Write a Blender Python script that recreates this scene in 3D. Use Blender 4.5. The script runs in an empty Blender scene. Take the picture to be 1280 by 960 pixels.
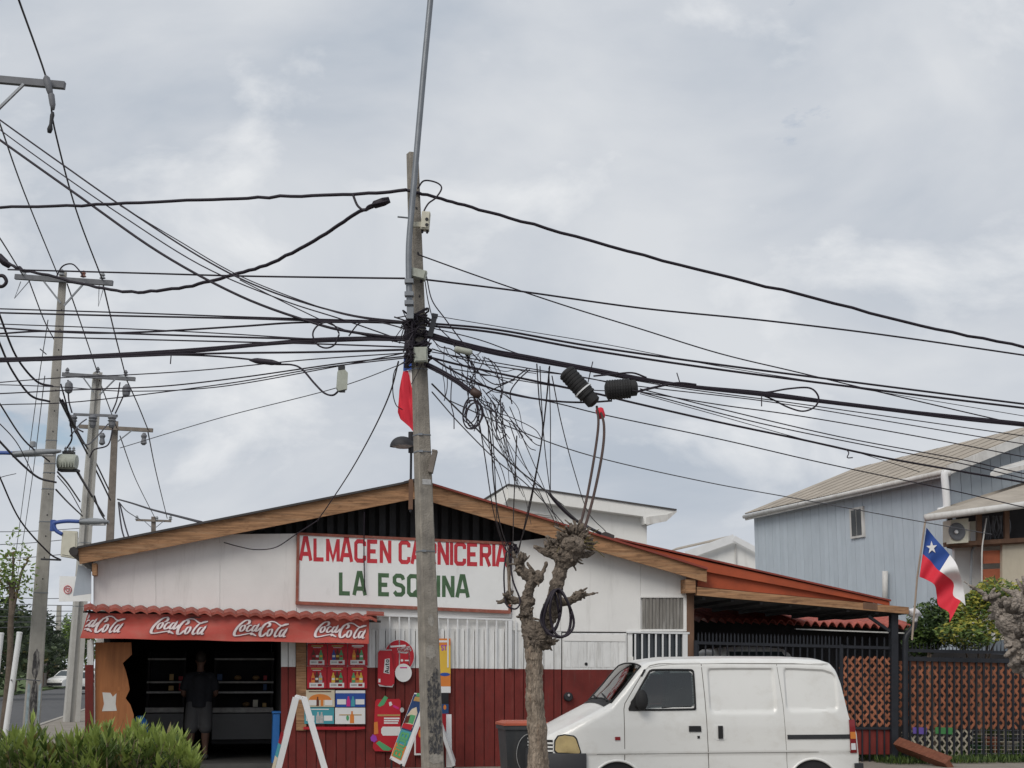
import bpy, bmesh, math, random
from mathutils import Vector, Matrix, noise
R = math.radians
random.seed(7)
scene = bpy.context.scene
COL = scene.collection

# ------------------------------------------------------------------ camera
FPX, HZ, EYE = 1850.0, 833.0, 1.65          # focal length in photo pixels, horizon row, eye height
PITCH = math.atan((HZ - 480) / FPX)
cam_d = bpy.data.cameras.new('camera')
cam_d.sensor_width = 36; cam_d.lens = 36 * FPX / 1280
cam_d.clip_start = 0.1; cam_d.clip_end = 3000
cam = bpy.data.objects.new('camera', cam_d); COL.objects.link(cam)
cam.location = (0, 0, EYE); cam.rotation_euler = (R(90) + PITCH, 0, 0)
scene.camera = cam

# ------------------------------------------------------------------ world: broken overcast
SUN_EL, SUN_AZ = 42, 208                     # soft sun behind the clouds, behind the viewer's left shoulder
w = bpy.data.worlds.new('World'); scene.world = w; w.use_nodes = True
nt = w.node_tree; nt.nodes.clear()
N = nt.nodes.new; L = nt.links.new
out = N('ShaderNodeOutputWorld')
sky = N('ShaderNodeTexSky'); sky.sky_type = 'NISHITA'; sky.sun_disc = False
sky.sun_elevation = R(SUN_EL); sky.sun_rotation = R(SUN_AZ)
bg1 = N('ShaderNodeBackground'); bg1.inputs['Strength'].default_value = 0.10
L(sky.outputs[0], bg1.inputs['Color'])
tc = N('ShaderNodeTexCoord')
sep = N('ShaderNodeSeparateXYZ'); L(tc.outputs['Generated'], sep.inputs[0])
mx = N('ShaderNodeMath'); mx.operation = 'MAXIMUM'; mx.inputs[1].default_value = 0.0; L(sep.outputs['Z'], mx.inputs[0])
ad = N('ShaderNodeMath'); ad.operation = 'ADD'; ad.inputs[1].default_value = 0.16; L(mx.outputs[0], ad.inputs[0])
dv = N('ShaderNodeVectorMath'); dv.operation = 'DIVIDE'
cb = N('ShaderNodeCombineXYZ')
for i in range(3): L(ad.outputs[0], cb.inputs[i])
L(tc.outputs['Generated'], dv.inputs[0]); L(cb.outputs[0], dv.inputs[1])
mp = N('ShaderNodeMapping'); mp.inputs['Location'].default_value = (3.1, 1.7, 0); mp.inputs['Scale'].default_value = (1.0, 1.0, 1.9)
L(tc.outputs['Generated'], mp.inputs[0])
def wnoise(scale, detail, rough, dist, off):
    n = N('ShaderNodeTexNoise'); n.inputs['Scale'].default_value = scale; n.inputs['Detail'].default_value = detail
    n.inputs['Roughness'].default_value = rough; n.inputs['Distortion'].default_value = dist
    m = N('ShaderNodeMapping'); m.inputs['Location'].default_value = off
    L(mp.outputs[0], m.inputs[0]); L(m.outputs[0], n.inputs['Vector']); return n
def wramp(src, stops):
    r = N('ShaderNodeValToRGB'); cr = r.color_ramp
    while len(cr.elements) < len(stops): cr.elements.new(0.5)
    for e, (p, c) in zip(cr.elements, stops): e.position = p; e.color = (*c, 1)
    L(src, r.inputs[0]); return r
n1 = wnoise(4.2, 9, 0.50, 0.35, (0, 0, 0))
r1 = wramp(n1.outputs[0], [(0.32, (0.445, 0.495, 0.565)), (0.47, (0.555, 0.59, 0.642)), (0.62, (0.655, 0.68, 0.715))])
n2 = wnoise(6.5, 9, 0.56, 0.3, (5.2, 1.3, 0.4))
r2 = wramp(n2.outputs[0], [(0.54, (0, 0, 0)), (0.73, (0.85, 0.85, 0.85))])
mixc = N('ShaderNodeMix'); mixc.data_type = 'RGBA'; mixc.blend_type = 'MIX'
L(r2.outputs[0], mixc.inputs[0]); L(r1.outputs[0], mixc.inputs[6]); mixc.inputs[7].default_value = (0.84, 0.85, 0.86, 1)
bg2 = N('ShaderNodeBackground'); bg2.inputs['Strength'].default_value = 1.05
L(mixc.outputs[2], bg2.inputs['Color'])
n3 = wnoise(5.0, 9, 0.6, 0.4, (9.4, 4.4, 0))
r3 = wramp(n3.outputs[0], [(0.29, (0.3, 0.3, 0.3)), (0.36, (1, 1, 1))])   # cloud cover: only small gaps of blue
ms = N('ShaderNodeMixShader'); L(r3.outputs[0], ms.inputs[0]); L(bg1.outputs[0], ms.inputs[1]); L(bg2.outputs[0], ms.inputs[2])
L(ms.outputs[0], out.inputs['Surface'])

sun_d = bpy.data.lights.new('sun', 'SUN'); sun_d.energy = 1.85; sun_d.angle = R(30); sun_d.color = (1.0, 0.945, 0.865)
sun = bpy.data.objects.new('sun', sun_d); COL.objects.link(sun)
sun_dir = Vector((math.sin(R(SUN_AZ)) * math.cos(R(SUN_EL)), math.cos(R(SUN_AZ)) * math.cos(R(SUN_EL)), math.sin(R(SUN_EL))))
sun.rotation_euler = sun_dir.to_track_quat('Z', 'Y').to_euler(); sun.location = (0, 0, 40)
vs = scene.view_settings; vs.view_transform = 'Standard'; vs.look = 'None'; vs.exposure = 0.0; vs.gamma = 1.0; vs.use_curve_mapping = False
scene.cycles.max_bounces = 6; scene.cycles.use_denoising = True

# ------------------------------------------------------------------ helpers
def P(px, py, D):
    """point at forward distance D seen at photo pixel (px, py)"""
    r = (px - 640) / FPX; u = (480 - py) / FPX
    c, s = math.cos(PITCH), math.sin(PITCH)
    t = D / (c - u * s)
    return Vector((r * t, D, EYE + (s + u * c) * t))
YAW = math.atan(0.2)
U = Vector((math.cos(YAW), math.sin(YAW), 0)); V = Vector((-math.sin(YAW), math.cos(YAW), 0)); NF = -V; Z = Vector((0, 0, 1))
F0 = P(400, HZ, 25.0); F0.z = 0
def fp(px, py, off=0.0):
    """point of the shop front plane (moved off metres towards the street)"""
    a = P(px, py, 10.0); o = Vector((0, 0, EYE)); d = a - o
    p0 = F0 + NF * off
    return o + d * ((p0 - o).dot(NF) / d.dot(NF))
def G(a, b, z=0.0):
    return F0 + U * a + V * b + Z * z
def fa(px, py=HZ, off=0.0):
    return (fp(px, py, off) - F0).dot(U)

class MB:
    def __init__(s): s.v = []; s.f = []; s.m = []
    def add(s, vs, fs, mi=0):
        k = len(s.v); s.v += [Vector(x) for x in vs]; s.f += [tuple(i + k for i in f) for f in fs]; s.m += [mi] * len(fs); return s
    def box(s, c, size, ax=None, mi=0):
        c = Vector(c); X, Y, Zz = ax or (Vector((1, 0, 0)), Vector((0, 1, 0)), Vector((0, 0, 1)))
        a, b, d = X * (size[0] / 2), Y * (size[1] / 2), Zz * (size[2] / 2)
        vs = [c + a * i + b * j + d * k for i in (-1, 1) for j in (-1, 1) for k in (-1, 1)]
        return s.add(vs, [(0, 1, 3, 2), (4, 6, 7, 5), (0, 4, 5, 1), (2, 3, 7, 6), (0, 2, 6, 4), (1, 5, 7, 3)], mi)
    def prism(s, pts, ext, mi=0):
        n = len(pts); pts = [Vector(p) for p in pts]; ext = Vector(ext)
        fs = [tuple(range(n)), tuple(range(2 * n - 1, n - 1, -1))] + [(i, i + n, (i + 1) % n + n, (i + 1) % n) for i in range(n)]
        return s.add(pts + [p + ext for p in pts], fs, mi)
    def beam(s, a, b, w, h, up=(0, 0, 1), mi=0):
        a, b = Vector(a), Vector(b); d = b - a; X = d.normalized(); Y = Vector(up).cross(X)
        if Y.length < 1e-5: Y = Vector((1, 0, 0)).cross(X)
        Y.normalize(); return s.box((a + b) / 2, (d.length, w, h), (X, Y, X.cross(Y)), mi)
    def tube(s, pts, r, n=8, cap=True, mi=0):
        pts = [Vector(p) for p in pts]; k = len(pts)
        rs = r if isinstance(r, (list, tuple)) else [r] * k
        T = [(pts[min(i + 1, k - 1)] - pts[max(i - 1, 0)]).normalized() for i in range(k)]
        ref = Vector((0, 0, 1)) if abs(T[0].z) < 0.9 else Vector((1, 0, 0))
        A = T[0].cross(ref).normalized(); vs = []
        for i in range(k):
            A = A - T[i] * A.dot(T[i])
            A = A.normalized() if A.length > 1e-6 else T[i].orthogonal().normalized()
            B = T[i].cross(A)
            for j in range(n):
                t = 2 * math.pi * j / n; vs.append(pts[i] + (A * math.cos(t) + B * math.sin(t)) * rs[i])
        fs = [(i * n + j, i * n + (j + 1) % n, (i + 1) * n + (j + 1) % n, (i + 1) * n + j) for i in range(k - 1) for j in range(n)]
        if cap: fs += [tuple(range(n - 1, -1, -1)), tuple((k - 1) * n + j for j in range(n))]
        return s.add(vs, fs, mi)
    def lathe(s, c, axis, prof, n=20, mi=0):
        """prof: (radius, distance along axis)"""
        axis = Vector(axis).normalized(); A = axis.orthogonal().normalized(); B = axis.cross(A); c = Vector(c); vs = []
        for r, h in prof:
            for j in range(n):
                t = 2 * math.pi * j / n; vs.append(c + axis * h + (A * math.cos(t) + B * math.sin(t)) * max(r, 1e-4))
        k = len(prof)
        fs = [(i * n + j, i * n + (j + 1) % n, (i + 1) * n + (j + 1) % n, (i + 1) * n + j) for i in range(k - 1) for j in range(n)]
        fs += [tuple(range(n - 1, -1, -1)), tuple((k - 1) * n + j for j in range(n))]
        return s.add(vs, fs, mi)
    def ball(s, c, r, sub=2, sq=(1, 1, 1), mi=0):
        bm = bmesh.new(); bmesh.ops.create_icosphere(bm, subdivisions=sub, radius=1)
        c = Vector(c); bm.verts.index_update()
        s.add([c + Vector((v.co.x * r * sq[0], v.co.y * r * sq[1], v.co.z * r * sq[2])) for v in bm.verts], [tuple(v.index for v in f.verts) for f in bm.faces], mi)
        bm.free(); return s
    def grid(s, rows, mi=0, wrap=False):
        nr, nc = len(rows), len(rows[0]); vs = [p for r in rows for p in r]
        fs = [(i * nc + j, i * nc + j + 1, (i + 1) * nc + j + 1, (i + 1) * nc + j) for i in range(nr - 1) for j in range(nc - 1)]
        return s.add(vs, fs, mi)

WORLD = {}
def wloc(o): return WORLD.get(o.name, Vector((0, 0, 0)))
def obj(name, mb, mats, parent=None, smooth=False, local=False, fix=True, auto=None):
    """link the collected shapes as ONE mesh object; vertices are world points unless local"""
    me = bpy.data.meshes.new(name)
    if local: org = Vector((0, 0, 0))
    else:
        lo = [min(v[i] for v in mb.v) for i in range(3)]; hi = [max(v[i] for v in mb.v) for i in range(3)]
        org = Vector(((lo[0] + hi[0]) / 2, (lo[1] + hi[1]) / 2, lo[2]))
    me.from_pydata([tuple(v - org) for v in mb.v], [], mb.f)
    for m in (mats if isinstance(mats, (list, tuple)) else [mats]): me.materials.append(MAT[m])
    me.polygons.foreach_set('material_index', mb.m)
    if smooth: me.polygons.foreach_set('use_smooth', [True] * len(me.polygons))
    if fix:
        bm = bmesh.new(); bm.from_mesh(me); bmesh.ops.recalc_face_normals(bm, faces=bm.faces); bm.to_mesh(me); bm.free()
    if auto is not None: me.set_sharp_from_angle(angle=R(auto))
    o = bpy.data.objects.new(name, me); COL.objects.link(o)
    if parent is not None:
        o.parent = parent
        if not local: o.location = org - wloc(parent)
    else: o.location = org
    if not local: WORLD[o.name] = org
    return o
def tag(o, label, cat, group=None, kind=None):
    o['label'] = label
    if cat: o['category'] = cat
    if group: o['group'] = group
    if kind: o['kind'] = kind
    return o
def struct(o): o['kind'] = 'structure'; return o
def thing(name, loc, label, cat, group=None, rz=0):
    o = bpy.data.objects.new(name, None); COL.objects.link(o); o.location = loc; o.rotation_euler = (0, 0, rz); o.empty_display_size = 0.2
    WORLD[o.name] = Vector(loc); return tag(o, label, cat, group)
def crom(pts, n=8):
    """Catmull-Rom through the points"""
    pts = [Vector(p) for p in pts]
    if len(pts) < 3: n = max(n, 2)
    q = [pts[0] * 2 - pts[1]] + pts + [pts[-1] * 2 - pts[-2]]; o = []
    for i in range(1, len(q) - 2):
        a, b, c, d = q[i - 1:i + 3]
        for k in range(n):
            t = k / n
            o.append(0.5 * ((2 * b) + (c - a) * t + (2 * a - 5 * b + 4 * c - d) * t * t + (3 * b - a - 3 * c + d) * t ** 3))
    return o + [pts[-1]]
def lerp(a, b, t): return a + (b - a) * t

# ------------------------------------------------------------------ materials
MAT = {}
def M(name, col, rough=0.7, var=0.12, scale=3.0, bump=0.0, bscale=60.0, metal=0.0, spec=0.35, dirt=None, dirt_amt=0.5, dirt_scale=(1.2, 1.2, 0.25), dirt_lo=0.5,
      stretch=None, rnd=0.0, bdist=0.02, coat=0.0, alpha=None, sub=0.0, coord='Object', dirt2=None):
    m = bpy.data.materials.new(name); m.use_nodes = True; MAT[name] = m
    t = m.node_tree; n_, l_ = t.nodes, t.links; b = n_['Principled BSDF']
    b.inputs['Roughness'].default_value = rough; b.inputs['Metallic'].default_value = metal
    b.inputs['Specular IOR Level'].default_value = spec; b.inputs['Coat Weight'].default_value = coat; b.inputs['Coat Roughness'].default_value = 0.08
    tc = n_.new('ShaderNodeTexCoord'); mp = n_.new('ShaderNodeMapping'); l_.new(tc.outputs[coord], mp.inputs[0])
    oi = n_.new('ShaderNodeObjectInfo')
    vm = n_.new('ShaderNodeVectorMath'); vm.operation = 'SCALE'; vm.inputs[0].default_value = (13.7, 7.3, 5.1); l_.new(oi.outputs['Random'], vm.inputs['Scale'])
    l_.new(vm.outputs[0], mp.inputs['Location'])
    if stretch: mp.inputs['Scale'].default_value = stretch
    nz = n_.new('ShaderNodeTexNoise'); nz.inputs['Scale'].default_value = scale; nz.inputs['Detail'].default_value = 6; nz.inputs['Roughness'].default_value = 0.6
    l_.new(mp.outputs[0], nz.inputs['Vector'])
    cr = n_.new('ShaderNodeValToRGB'); cr.color_ramp.elements[0].position = 0.3; cr.color_ramp.elements[1].position = 0.7
    cr.color_ramp.elements[0].color = (*[max(0, c * (1 - var)) for c in col], 1); cr.color_ramp.elements[1].color = (*[min(1, c * (1 + var)) for c in col], 1)
    l_.new(nz.outputs[0], cr.inputs[0]); res = cr.outputs[0]
    def over(res, colr, amt, sc, lo):
        mp2 = n_.new('ShaderNodeMapping'); mp2.inputs['Scale'].default_value = sc; l_.new(tc.outputs[coord], mp2.inputs[0]); l_.new(vm.outputs[0], mp2.inputs['Location'])
        n2 = n_.new('ShaderNodeTexNoise'); n2.inputs['Scale'].default_value = 6; n2.inputs['Detail'].default_value = 8; n2.inputs['Roughness'].default_value = 0.68
        l_.new(mp2.outputs[0], n2.inputs['Vector'])
        c2 = n_.new('ShaderNodeMapRange'); c2.inputs['From Min'].default_value = lo; c2.inputs['From Max'].default_value = lo + 0.22; c2.inputs['To Max'].default_value = amt
        l_.new(n2.outputs[0], c2.inputs[0])
        mm = n_.new('ShaderNodeMix'); mm.data_type = 'RGBA'; l_.new(c2.outputs[0], mm.inputs[0]); l_.new(res, mm.inputs[6]); mm.inputs[7].default_value = (*colr, 1)
        return mm.outputs[2]
    if dirt: res = over(res, dirt, dirt_amt, dirt_scale, dirt_lo)
    if dirt2: res = over(res, *dirt2)
    if rnd:
        hs = n_.new('ShaderNodeHueSaturation'); mr = n_.new('ShaderNodeMapRange'); mr.inputs['To Min'].default_value = 1 - rnd; mr.inputs['To Max'].default_value = 1 + rnd
        l_.new(oi.outputs['Random'], mr.inputs[0]); l_.new(mr.outputs[0], hs.inputs['Value']); l_.new(res, hs.inputs['Color']); res = hs.outputs[0]
    l_.new(res, b.inputs['Base Color'])
    if bump:
        bn = n_.new('ShaderNodeTexNoise'); bn.inputs['Scale'].default_value = bscale; bn.inputs['Detail'].default_value = 5; l_.new(mp.outputs[0], bn.inputs['Vector'])
        bp = n_.new('ShaderNodeBump'); bp.inputs['Strength'].default_value = bump; bp.inputs['Distance'].default_value = bdist
        l_.new(bn.outputs[0], bp.inputs['Height']); l_.new(bp.outputs[0], b.inputs['Normal'])
    if sub: b.inputs['Subsurface Weight'].default_value = sub
    return m
GR = (0.16, 0.15, 0.13)
M('white_wall', (0.77, 0.765, 0.75), 0.8, 0.05, 1.5, 0.08, 80, dirt=(0.46, 0.45, 0.43), dirt_amt=0.38, dirt_scale=(1.0, 1.0, 0.12), dirt_lo=0.54)
M('white_plank', (0.71, 0.715, 0.71), 0.75, 0.06, 3, 0.1, 60, dirt=(0.33, 0.32, 0.30), dirt_amt=0.55, dirt_scale=(2.5, 2.5, 0.25), dirt_lo=0.50, rnd=0.06)
M('maroon', (0.150, 0.024, 0.020), 0.6, 0.2, 3, 0.12, 60, dirt2=((0.085, 0.03, 0.026), 0.55, (2, 2, 0.5), 0.52), dirt=(0.22, 0.12, 0.10), dirt_amt=0.28, dirt_scale=(3, 3, 0.3), dirt_lo=0.56, rnd=0.09, spec=0.25)
M('sign_white', (0.77, 0.78, 0.78), 0.65, 0.04, 2, 0.03, 60, dirt=(0.46, 0.45, 0.43), dirt_amt=0.35, dirt_scale=(1, 1, 0.3), dirt_lo=0.56)
M('sign_red', (0.50, 0.035, 0.05), 0.6, 0.2, 9, dirt=(0.62, 0.3, 0.28), dirt_amt=0.3, dirt_scale=(3, 3, 3), dirt_lo=0.58)
M('sign_green', (0.065, 0.13, 0.065), 0.6, 0.2, 9, dirt=(0.3, 0.36, 0.3), dirt_amt=0.3, dirt_scale=(3, 3, 3), dirt_lo=0.58)
M('sign_frame', (0.26, 0.085, 0.06), 0.7, 0.25, 6, 0.1, 40, dirt=(0.45, 0.38, 0.33), dirt_amt=0.4, dirt_scale=(2, 2, 2), dirt_lo=0.52)
M('wood', (0.325, 0.178, 0.092), 0.75, 0.45, 4, 0.35, 12, stretch=(0.5, 1, 9), dirt=(0.12, 0.06, 0.032), dirt_amt=0.8, dirt_scale=(0.8, 1, 2.4), dirt_lo=0.51, dirt2=((0.44, 0.32, 0.21), 0.55, (0.25, 0.5, 5), 0.53))
M('wood_dark', (0.15, 0.085, 0.055), 0.8, 0.3, 5, 0.2, 20, stretch=(1, 1, 0.3))
M('wood_red', (0.17, 0.06, 0.035), 0.65, 0.3, 4, 0.25, 14, stretch=(1, 6, 6), dirt=(0.3, 0.16, 0.1), dirt_amt=0.4, dirt_scale=(0.6, 3, 3), dirt_lo=0.5)
M('plywood', (0.36, 0.14, 0.05), 0.55, 0.16, 2.5, 0.05, 20, stretch=(7, 7, 0.5), dirt=(0.2, 0.07, 0.025), dirt_amt=0.5, dirt_scale=(3, 3, 0.2), dirt_lo=0.5)
M('roof_dark', (0.06, 0.055, 0.055), 0.7, 0.2, 3)
M('roof_red', (0.24, 0.05, 0.035), 0.65, 0.2, 3, 0.1, 30, dirt=(0.12, 0.06, 0.05), dirt_amt=0.4, dirt_lo=0.5)
M('fascia_red', (0.36, 0.072, 0.028), 0.6, 0.16, 2.5, 0.1, 30, dirt=(0.2, 0.05, 0.03), dirt_amt=0.5, dirt_scale=(0.8, 0.8, 1.5), dirt_lo=0.52)
M('tile_red', (0.33, 0.075, 0.052), 0.6, 0.22, 5, 0.15, 40, rnd=0.13, dirt=(0.42, 0.3, 0.27), dirt_amt=0.45, dirt_scale=(2, 2, 4), dirt_lo=0.54)
M('banner', (0.50, 0.088, 0.068), 0.5, 0.09, 1.6, spec=0.3, dirt=(0.47, 0.15, 0.115), dirt_amt=0.6, dirt_scale=(0.5, 0.5, 1.1), dirt_lo=0.46)
M('logo_white', (0.74, 0.66, 0.66), 0.6, 0.04)
M('logo_edge', (0.30, 0.12, 0.14), 0.6, 0.04)
M('concrete', (0.255, 0.232, 0.20), 0.9, 0.28, 6, 0.5, 60, dirt=(0.145, 0.135, 0.125), dirt_amt=0.7, dirt_scale=(2.0, 2.0, 0.22), dirt_lo=0.47, dirt2=((0.40, 0.36, 0.30), 0.5, (3, 3, 0.5), 0.55))
M('concrete_pale', (0.33, 0.315, 0.285), 0.9, 0.16, 4, 0.3, 60, dirt=(0.2, 0.19, 0.17), dirt_amt=0.45, dirt_scale=(2, 2, 0.25), dirt_lo=0.5)
M('concrete_brown', (0.19, 0.165, 0.145), 0.9, 0.2, 4, 0.3, 60)
M('concrete_new', (0.42, 0.41, 0.385), 0.9, 0.1, 4, 0.2, 60, dirt=(0.3, 0.29, 0.26), dirt_amt=0.4, dirt_scale=(2, 2, 0.25), dirt_lo=0.5)
M('black_cable', (0.020, 0.015, 0.023), 0.55, 0.2, 8, spec=0.3)
M('brown_cable', (0.060, 0.036, 0.030), 0.55, 0.2, 8)
M('grey_cable', (0.075, 0.075, 0.085), 0.55, 0.2, 8)
M('galv', (0.20, 0.215, 0.235), 0.45, 0.15, 5, 0.05, 60, metal=0.55, dirt=(0.2, 0.2, 0.2), dirt_amt=0.4, dirt_scale=(3, 3, .5), dirt_lo=0.5)
M('steel_arm', (0.14, 0.145, 0.16), 0.6, 0.2, 5)
M('lamp_grey', (0.24, 0.255, 0.27), 0.5, 0.1, 5)
M('blue_paint', (0.045, 0.09, 0.30), 0.45, 0.1, 5)
M('cream_box', (0.56, 0.54, 0.45), 0.6, 0.08, 5, dirt=(0.35, 0.33, 0.27), dirt_amt=0.4, dirt_lo=0.54)
M('pale_box', (0.36, 0.38, 0.33), 0.6, 0.12, 8, dirt=(0.2, 0.2, 0.17), dirt_amt=0.5, dirt_scale=(3, 3, 1), dirt_lo=0.5)
M('ceramic', (0.26, 0.12, 0.09), 0.35, 0.1)
M('flag_red', (0.62, 0.028, 0.05), 0.75, 0.06, 4, 0.1, 120); M('flag_white', (0.72, 0.71, 0.71), 0.75, 0.04, 4, 0.1, 120); M('flag_blue', (0.022, 0.065, 0.26), 0.75, 0.08, 4, 0.1, 120)
M('pole_wood', (0.30, 0.24, 0.19), 0.7, 0.2, 4)
M('black_metal', (0.016, 0.018, 0.024), 0.5, 0.25, 6, spec=0.35)
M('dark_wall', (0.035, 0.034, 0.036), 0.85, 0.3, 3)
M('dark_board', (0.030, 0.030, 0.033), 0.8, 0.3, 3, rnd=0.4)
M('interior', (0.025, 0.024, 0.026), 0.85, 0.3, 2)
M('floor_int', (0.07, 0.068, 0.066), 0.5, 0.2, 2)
M('blue_board', (0.43, 0.485, 0.54), 0.75, 0.05, 2, 0.06, 40, dirt=(0.32, 0.385, 0.45), dirt_amt=0.4, dirt_scale=(2, 2, 0.15), dirt_lo=0.52, rnd=0.035)
M('old_roof', (0.345, 0.308, 0.262), 0.85, 0.14, 2, 0.2, 30, dirt=(0.22, 0.19, 0.165), dirt_amt=0.5, dirt_scale=(0.5, 0.5, 0.5), dirt_lo=0.5)
M('gutter', (0.55, 0.545, 0.53), 0.6, 0.12, 3, dirt=(0.28, 0.25, 0.22), dirt_amt=0.55, dirt_lo=0.5)
M('house_white', (0.70, 0.70, 0.685), 0.85, 0.04, 1.5, 0.06, 60, dirt=(0.5, 0.49, 0.46), dirt_amt=0.4, dirt_scale=(0.8, 0.8, 0.15), dirt_lo=0.54)
M('cream_wall', (0.50, 0.45, 0.36), 0.85, 0.08, 2, 0.08, 60, dirt=(0.36, 0.31, 0.24), dirt_amt=0.4, dirt_lo=0.52)
M('window_dark', (0.035, 0.042, 0.05), 0.12, 0.2, 2, spec=0.5)
M('brick_orange', (0.38, 0.115, 0.06), 0.8, 0.15, 4, rnd=0.12)
M('trellis', (0.28, 0.105, 0.057), 0.8, 0.25, 6, rnd=0.28, dirt=(0.26, 0.12, 0.07), dirt_amt=0.5, dirt_scale=(3, 3, 3), dirt_lo=0.5)
M('trellis_pale', (0.42, 0.38, 0.30), 0.8, 0.15, 6, rnd=0.12)
M('purple', (0.12, 0.075, 0.32), 0.6, 0.1); M('green_plastic', (0.05, 0.19, 0.06), 0.6, 0.1); M('white_plastic', (0.66, 0.67, 0.68), 0.5, 0.05)
M('bin_grey', (0.045, 0.048, 0.052), 0.5, 0.15, 5, 0.05, 60, dirt=(0.1, 0.09, 0.08), dirt_amt=0.4); M('bin_lid', (0.42, 0.095, 0.05), 0.5, 0.12, 4)
M('asphalt', (0.085, 0.086, 0.09), 0.9, 0.15, 2, 0.3, 120, dirt=(0.13, 0.125, 0.12), dirt_amt=0.5, dirt_scale=(0.2, 0.2, 0.2), dirt_lo=0.5)
M('pavement', (0.24, 0.215, 0.185), 0.9, 0.15, 1.5, 0.3, 70, dirt=(0.15, 0.125, 0.1), dirt_amt=0.6, dirt_scale=(0.3, 0.3, 0.3), dirt_lo=0.48)
M('kerb', (0.33, 0.31, 0.28), 0.9, 0.12, 3, 0.2, 60)
M('earth', (0.16, 0.13, 0.10), 0.95, 0.2, 1.5, 0.3, 40)
M('grass', (0.07, 0.11, 0.03), 0.9, 0.3, 2, 0.4, 60, dirt=(0.16, 0.13, 0.08), dirt_amt=0.5, dirt_scale=(0.3, 0.3, 0.3), dirt_lo=0.52)
M('bark', (0.30, 0.243, 0.19), 0.95, 0.45, 7, 1.0, 26, stretch=(2.6, 2.6, 0.45), bdist=0.05, dirt=(0.085, 0.064, 0.048), dirt_amt=0.85, dirt_scale=(3.0, 3.0, 1.0), dirt_lo=0.48, dirt2=((0.34, 0.18, 0.10), 0.55, (1.2, 1.2, 0.25), 0.57))
M('knob_bark', (0.185, 0.150, 0.120), 0.95, 0.4, 10, 1.0, 34, bdist=0.05, dirt=(0.055, 0.043, 0.034), dirt_amt=0.8, dirt_scale=(3, 3, 2), dirt_lo=0.47, dirt2=((0.32, 0.26, 0.2), 0.5, (4, 4, 1), 0.56))
M('knob_pale', (0.30, 0.26, 0.225), 0.95, 0.4, 10, 1.0, 34, bdist=0.05, dirt=(0.10, 0.08, 0.065), dirt_amt=0.8, dirt_scale=(3, 3, 2), dirt_lo=0.48)
M('twig', (0.20, 0.15, 0.11), 0.9, 0.3, 9)
M('trunk', (0.12, 0.095, 0.075), 0.95, 0.3, 7, 0.6, 30)
def leaf(name, col, rnd=0.0):
    m = M(name, col, 0.5, 0.35, 5.0, rnd=rnd, spec=0.3)
    b = m.node_tree.nodes['Principled BSDF']; b.inputs['Transmission Weight'].default_value = 0.0
    tr = m.node_tree.nodes.new('ShaderNodeBsdfTranslucent'); tr.inputs[0].default_value = (*[min(1, c * 1.5) for c in col], 1)
    mi = m.node_tree.nodes.new('ShaderNodeMixShader'); mi.inputs[0].default_value = 0.28
    o = m.node_tree.nodes['Material Output']; m.node_tree.links.new(b.outputs[0], mi.inputs[1]); m.node_tree.links.new(tr.outputs[0], mi.inputs[2]); m.node_tree.links.new(mi.outputs[0], o.inputs[0])
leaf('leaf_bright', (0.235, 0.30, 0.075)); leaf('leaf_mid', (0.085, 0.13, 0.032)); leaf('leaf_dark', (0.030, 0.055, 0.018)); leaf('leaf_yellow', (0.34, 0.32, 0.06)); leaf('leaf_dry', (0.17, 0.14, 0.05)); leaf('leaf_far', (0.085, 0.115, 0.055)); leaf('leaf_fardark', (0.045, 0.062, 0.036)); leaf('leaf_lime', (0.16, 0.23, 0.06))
M('car_white', (0.71, 0.71, 0.69), 0.32, 0.02, 2, spec=0.5, coat=0.35, dirt=(0.55, 0.53, 0.49), dirt_amt=0.5, dirt_scale=(0.5, 0.5, 0.7), dirt_lo=0.5)
M('car_silver', (0.55, 0.56, 0.58), 0.3, 0.02, 2, metal=0.3)
M('car_gap', (0.10, 0.085, 0.075), 0.8, 0.1); M('rubber', (0.018, 0.018, 0.019), 0.7, 0.2); M('bumper', (0.028, 0.029, 0.033), 0.6, 0.15, 6, 0.08, 120)
M('glass_dark', (0.035, 0.047, 0.052), 0.06, 0.15, 1.5, spec=0.6); M('glass_wind', (0.13, 0.16, 0.155), 0.05, 0.25, 1.2, spec=0.7)
def glass(name, tint, refl):
    m = bpy.data.materials.new(name); m.use_nodes = True; MAT[name] = m; n_, l_ = m.node_tree.nodes, m.node_tree.links; n_.remove(n_['Principled BSDF'])
    tr = n_.new('ShaderNodeBsdfTransparent'); tr.inputs[0].default_value = (*tint, 1); gl = n_.new('ShaderNodeBsdfGlossy'); gl.inputs['Roughness'].default_value = 0.03
    fr = n_.new('ShaderNodeFresnel'); fr.inputs[0].default_value = 1.5; ad = n_.new('ShaderNodeMath'); ad.operation = 'ADD'; ad.inputs[1].default_value = refl; l_.new(fr.outputs[0], ad.inputs[0])
    mi = n_.new('ShaderNodeMixShader'); l_.new(ad.outputs[0], mi.inputs[0]); l_.new(tr.outputs[0], mi.inputs[1]); l_.new(gl.outputs[0], mi.inputs[2]); l_.new(mi.outputs[0], n_['Material Output'].inputs[0])
glass('pane_clear', (0.42, 0.47, 0.46), 0.05); glass('pane_screen', (0.60, 0.66, 0.63), 0.10)
M('cabin', (0.05, 0.052, 0.056), 0.85, 0.2, 5); M('seat_cloth', (0.075, 0.078, 0.09), 0.9, 0.2, 8)
M('headlight', (0.40, 0.31, 0.15), 0.25, 0.25, 6, spec=0.5, coat=0.5); M('tail_red', (0.22, 0.012, 0.016), 0.25, 0.1, coat=0.4); M('amber', (0.6, 0.2, 0.04), 0.3, 0.1); M('rim', (0.35, 0.35, 0.36), 0.4, 0.1, metal=0.5)
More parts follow.
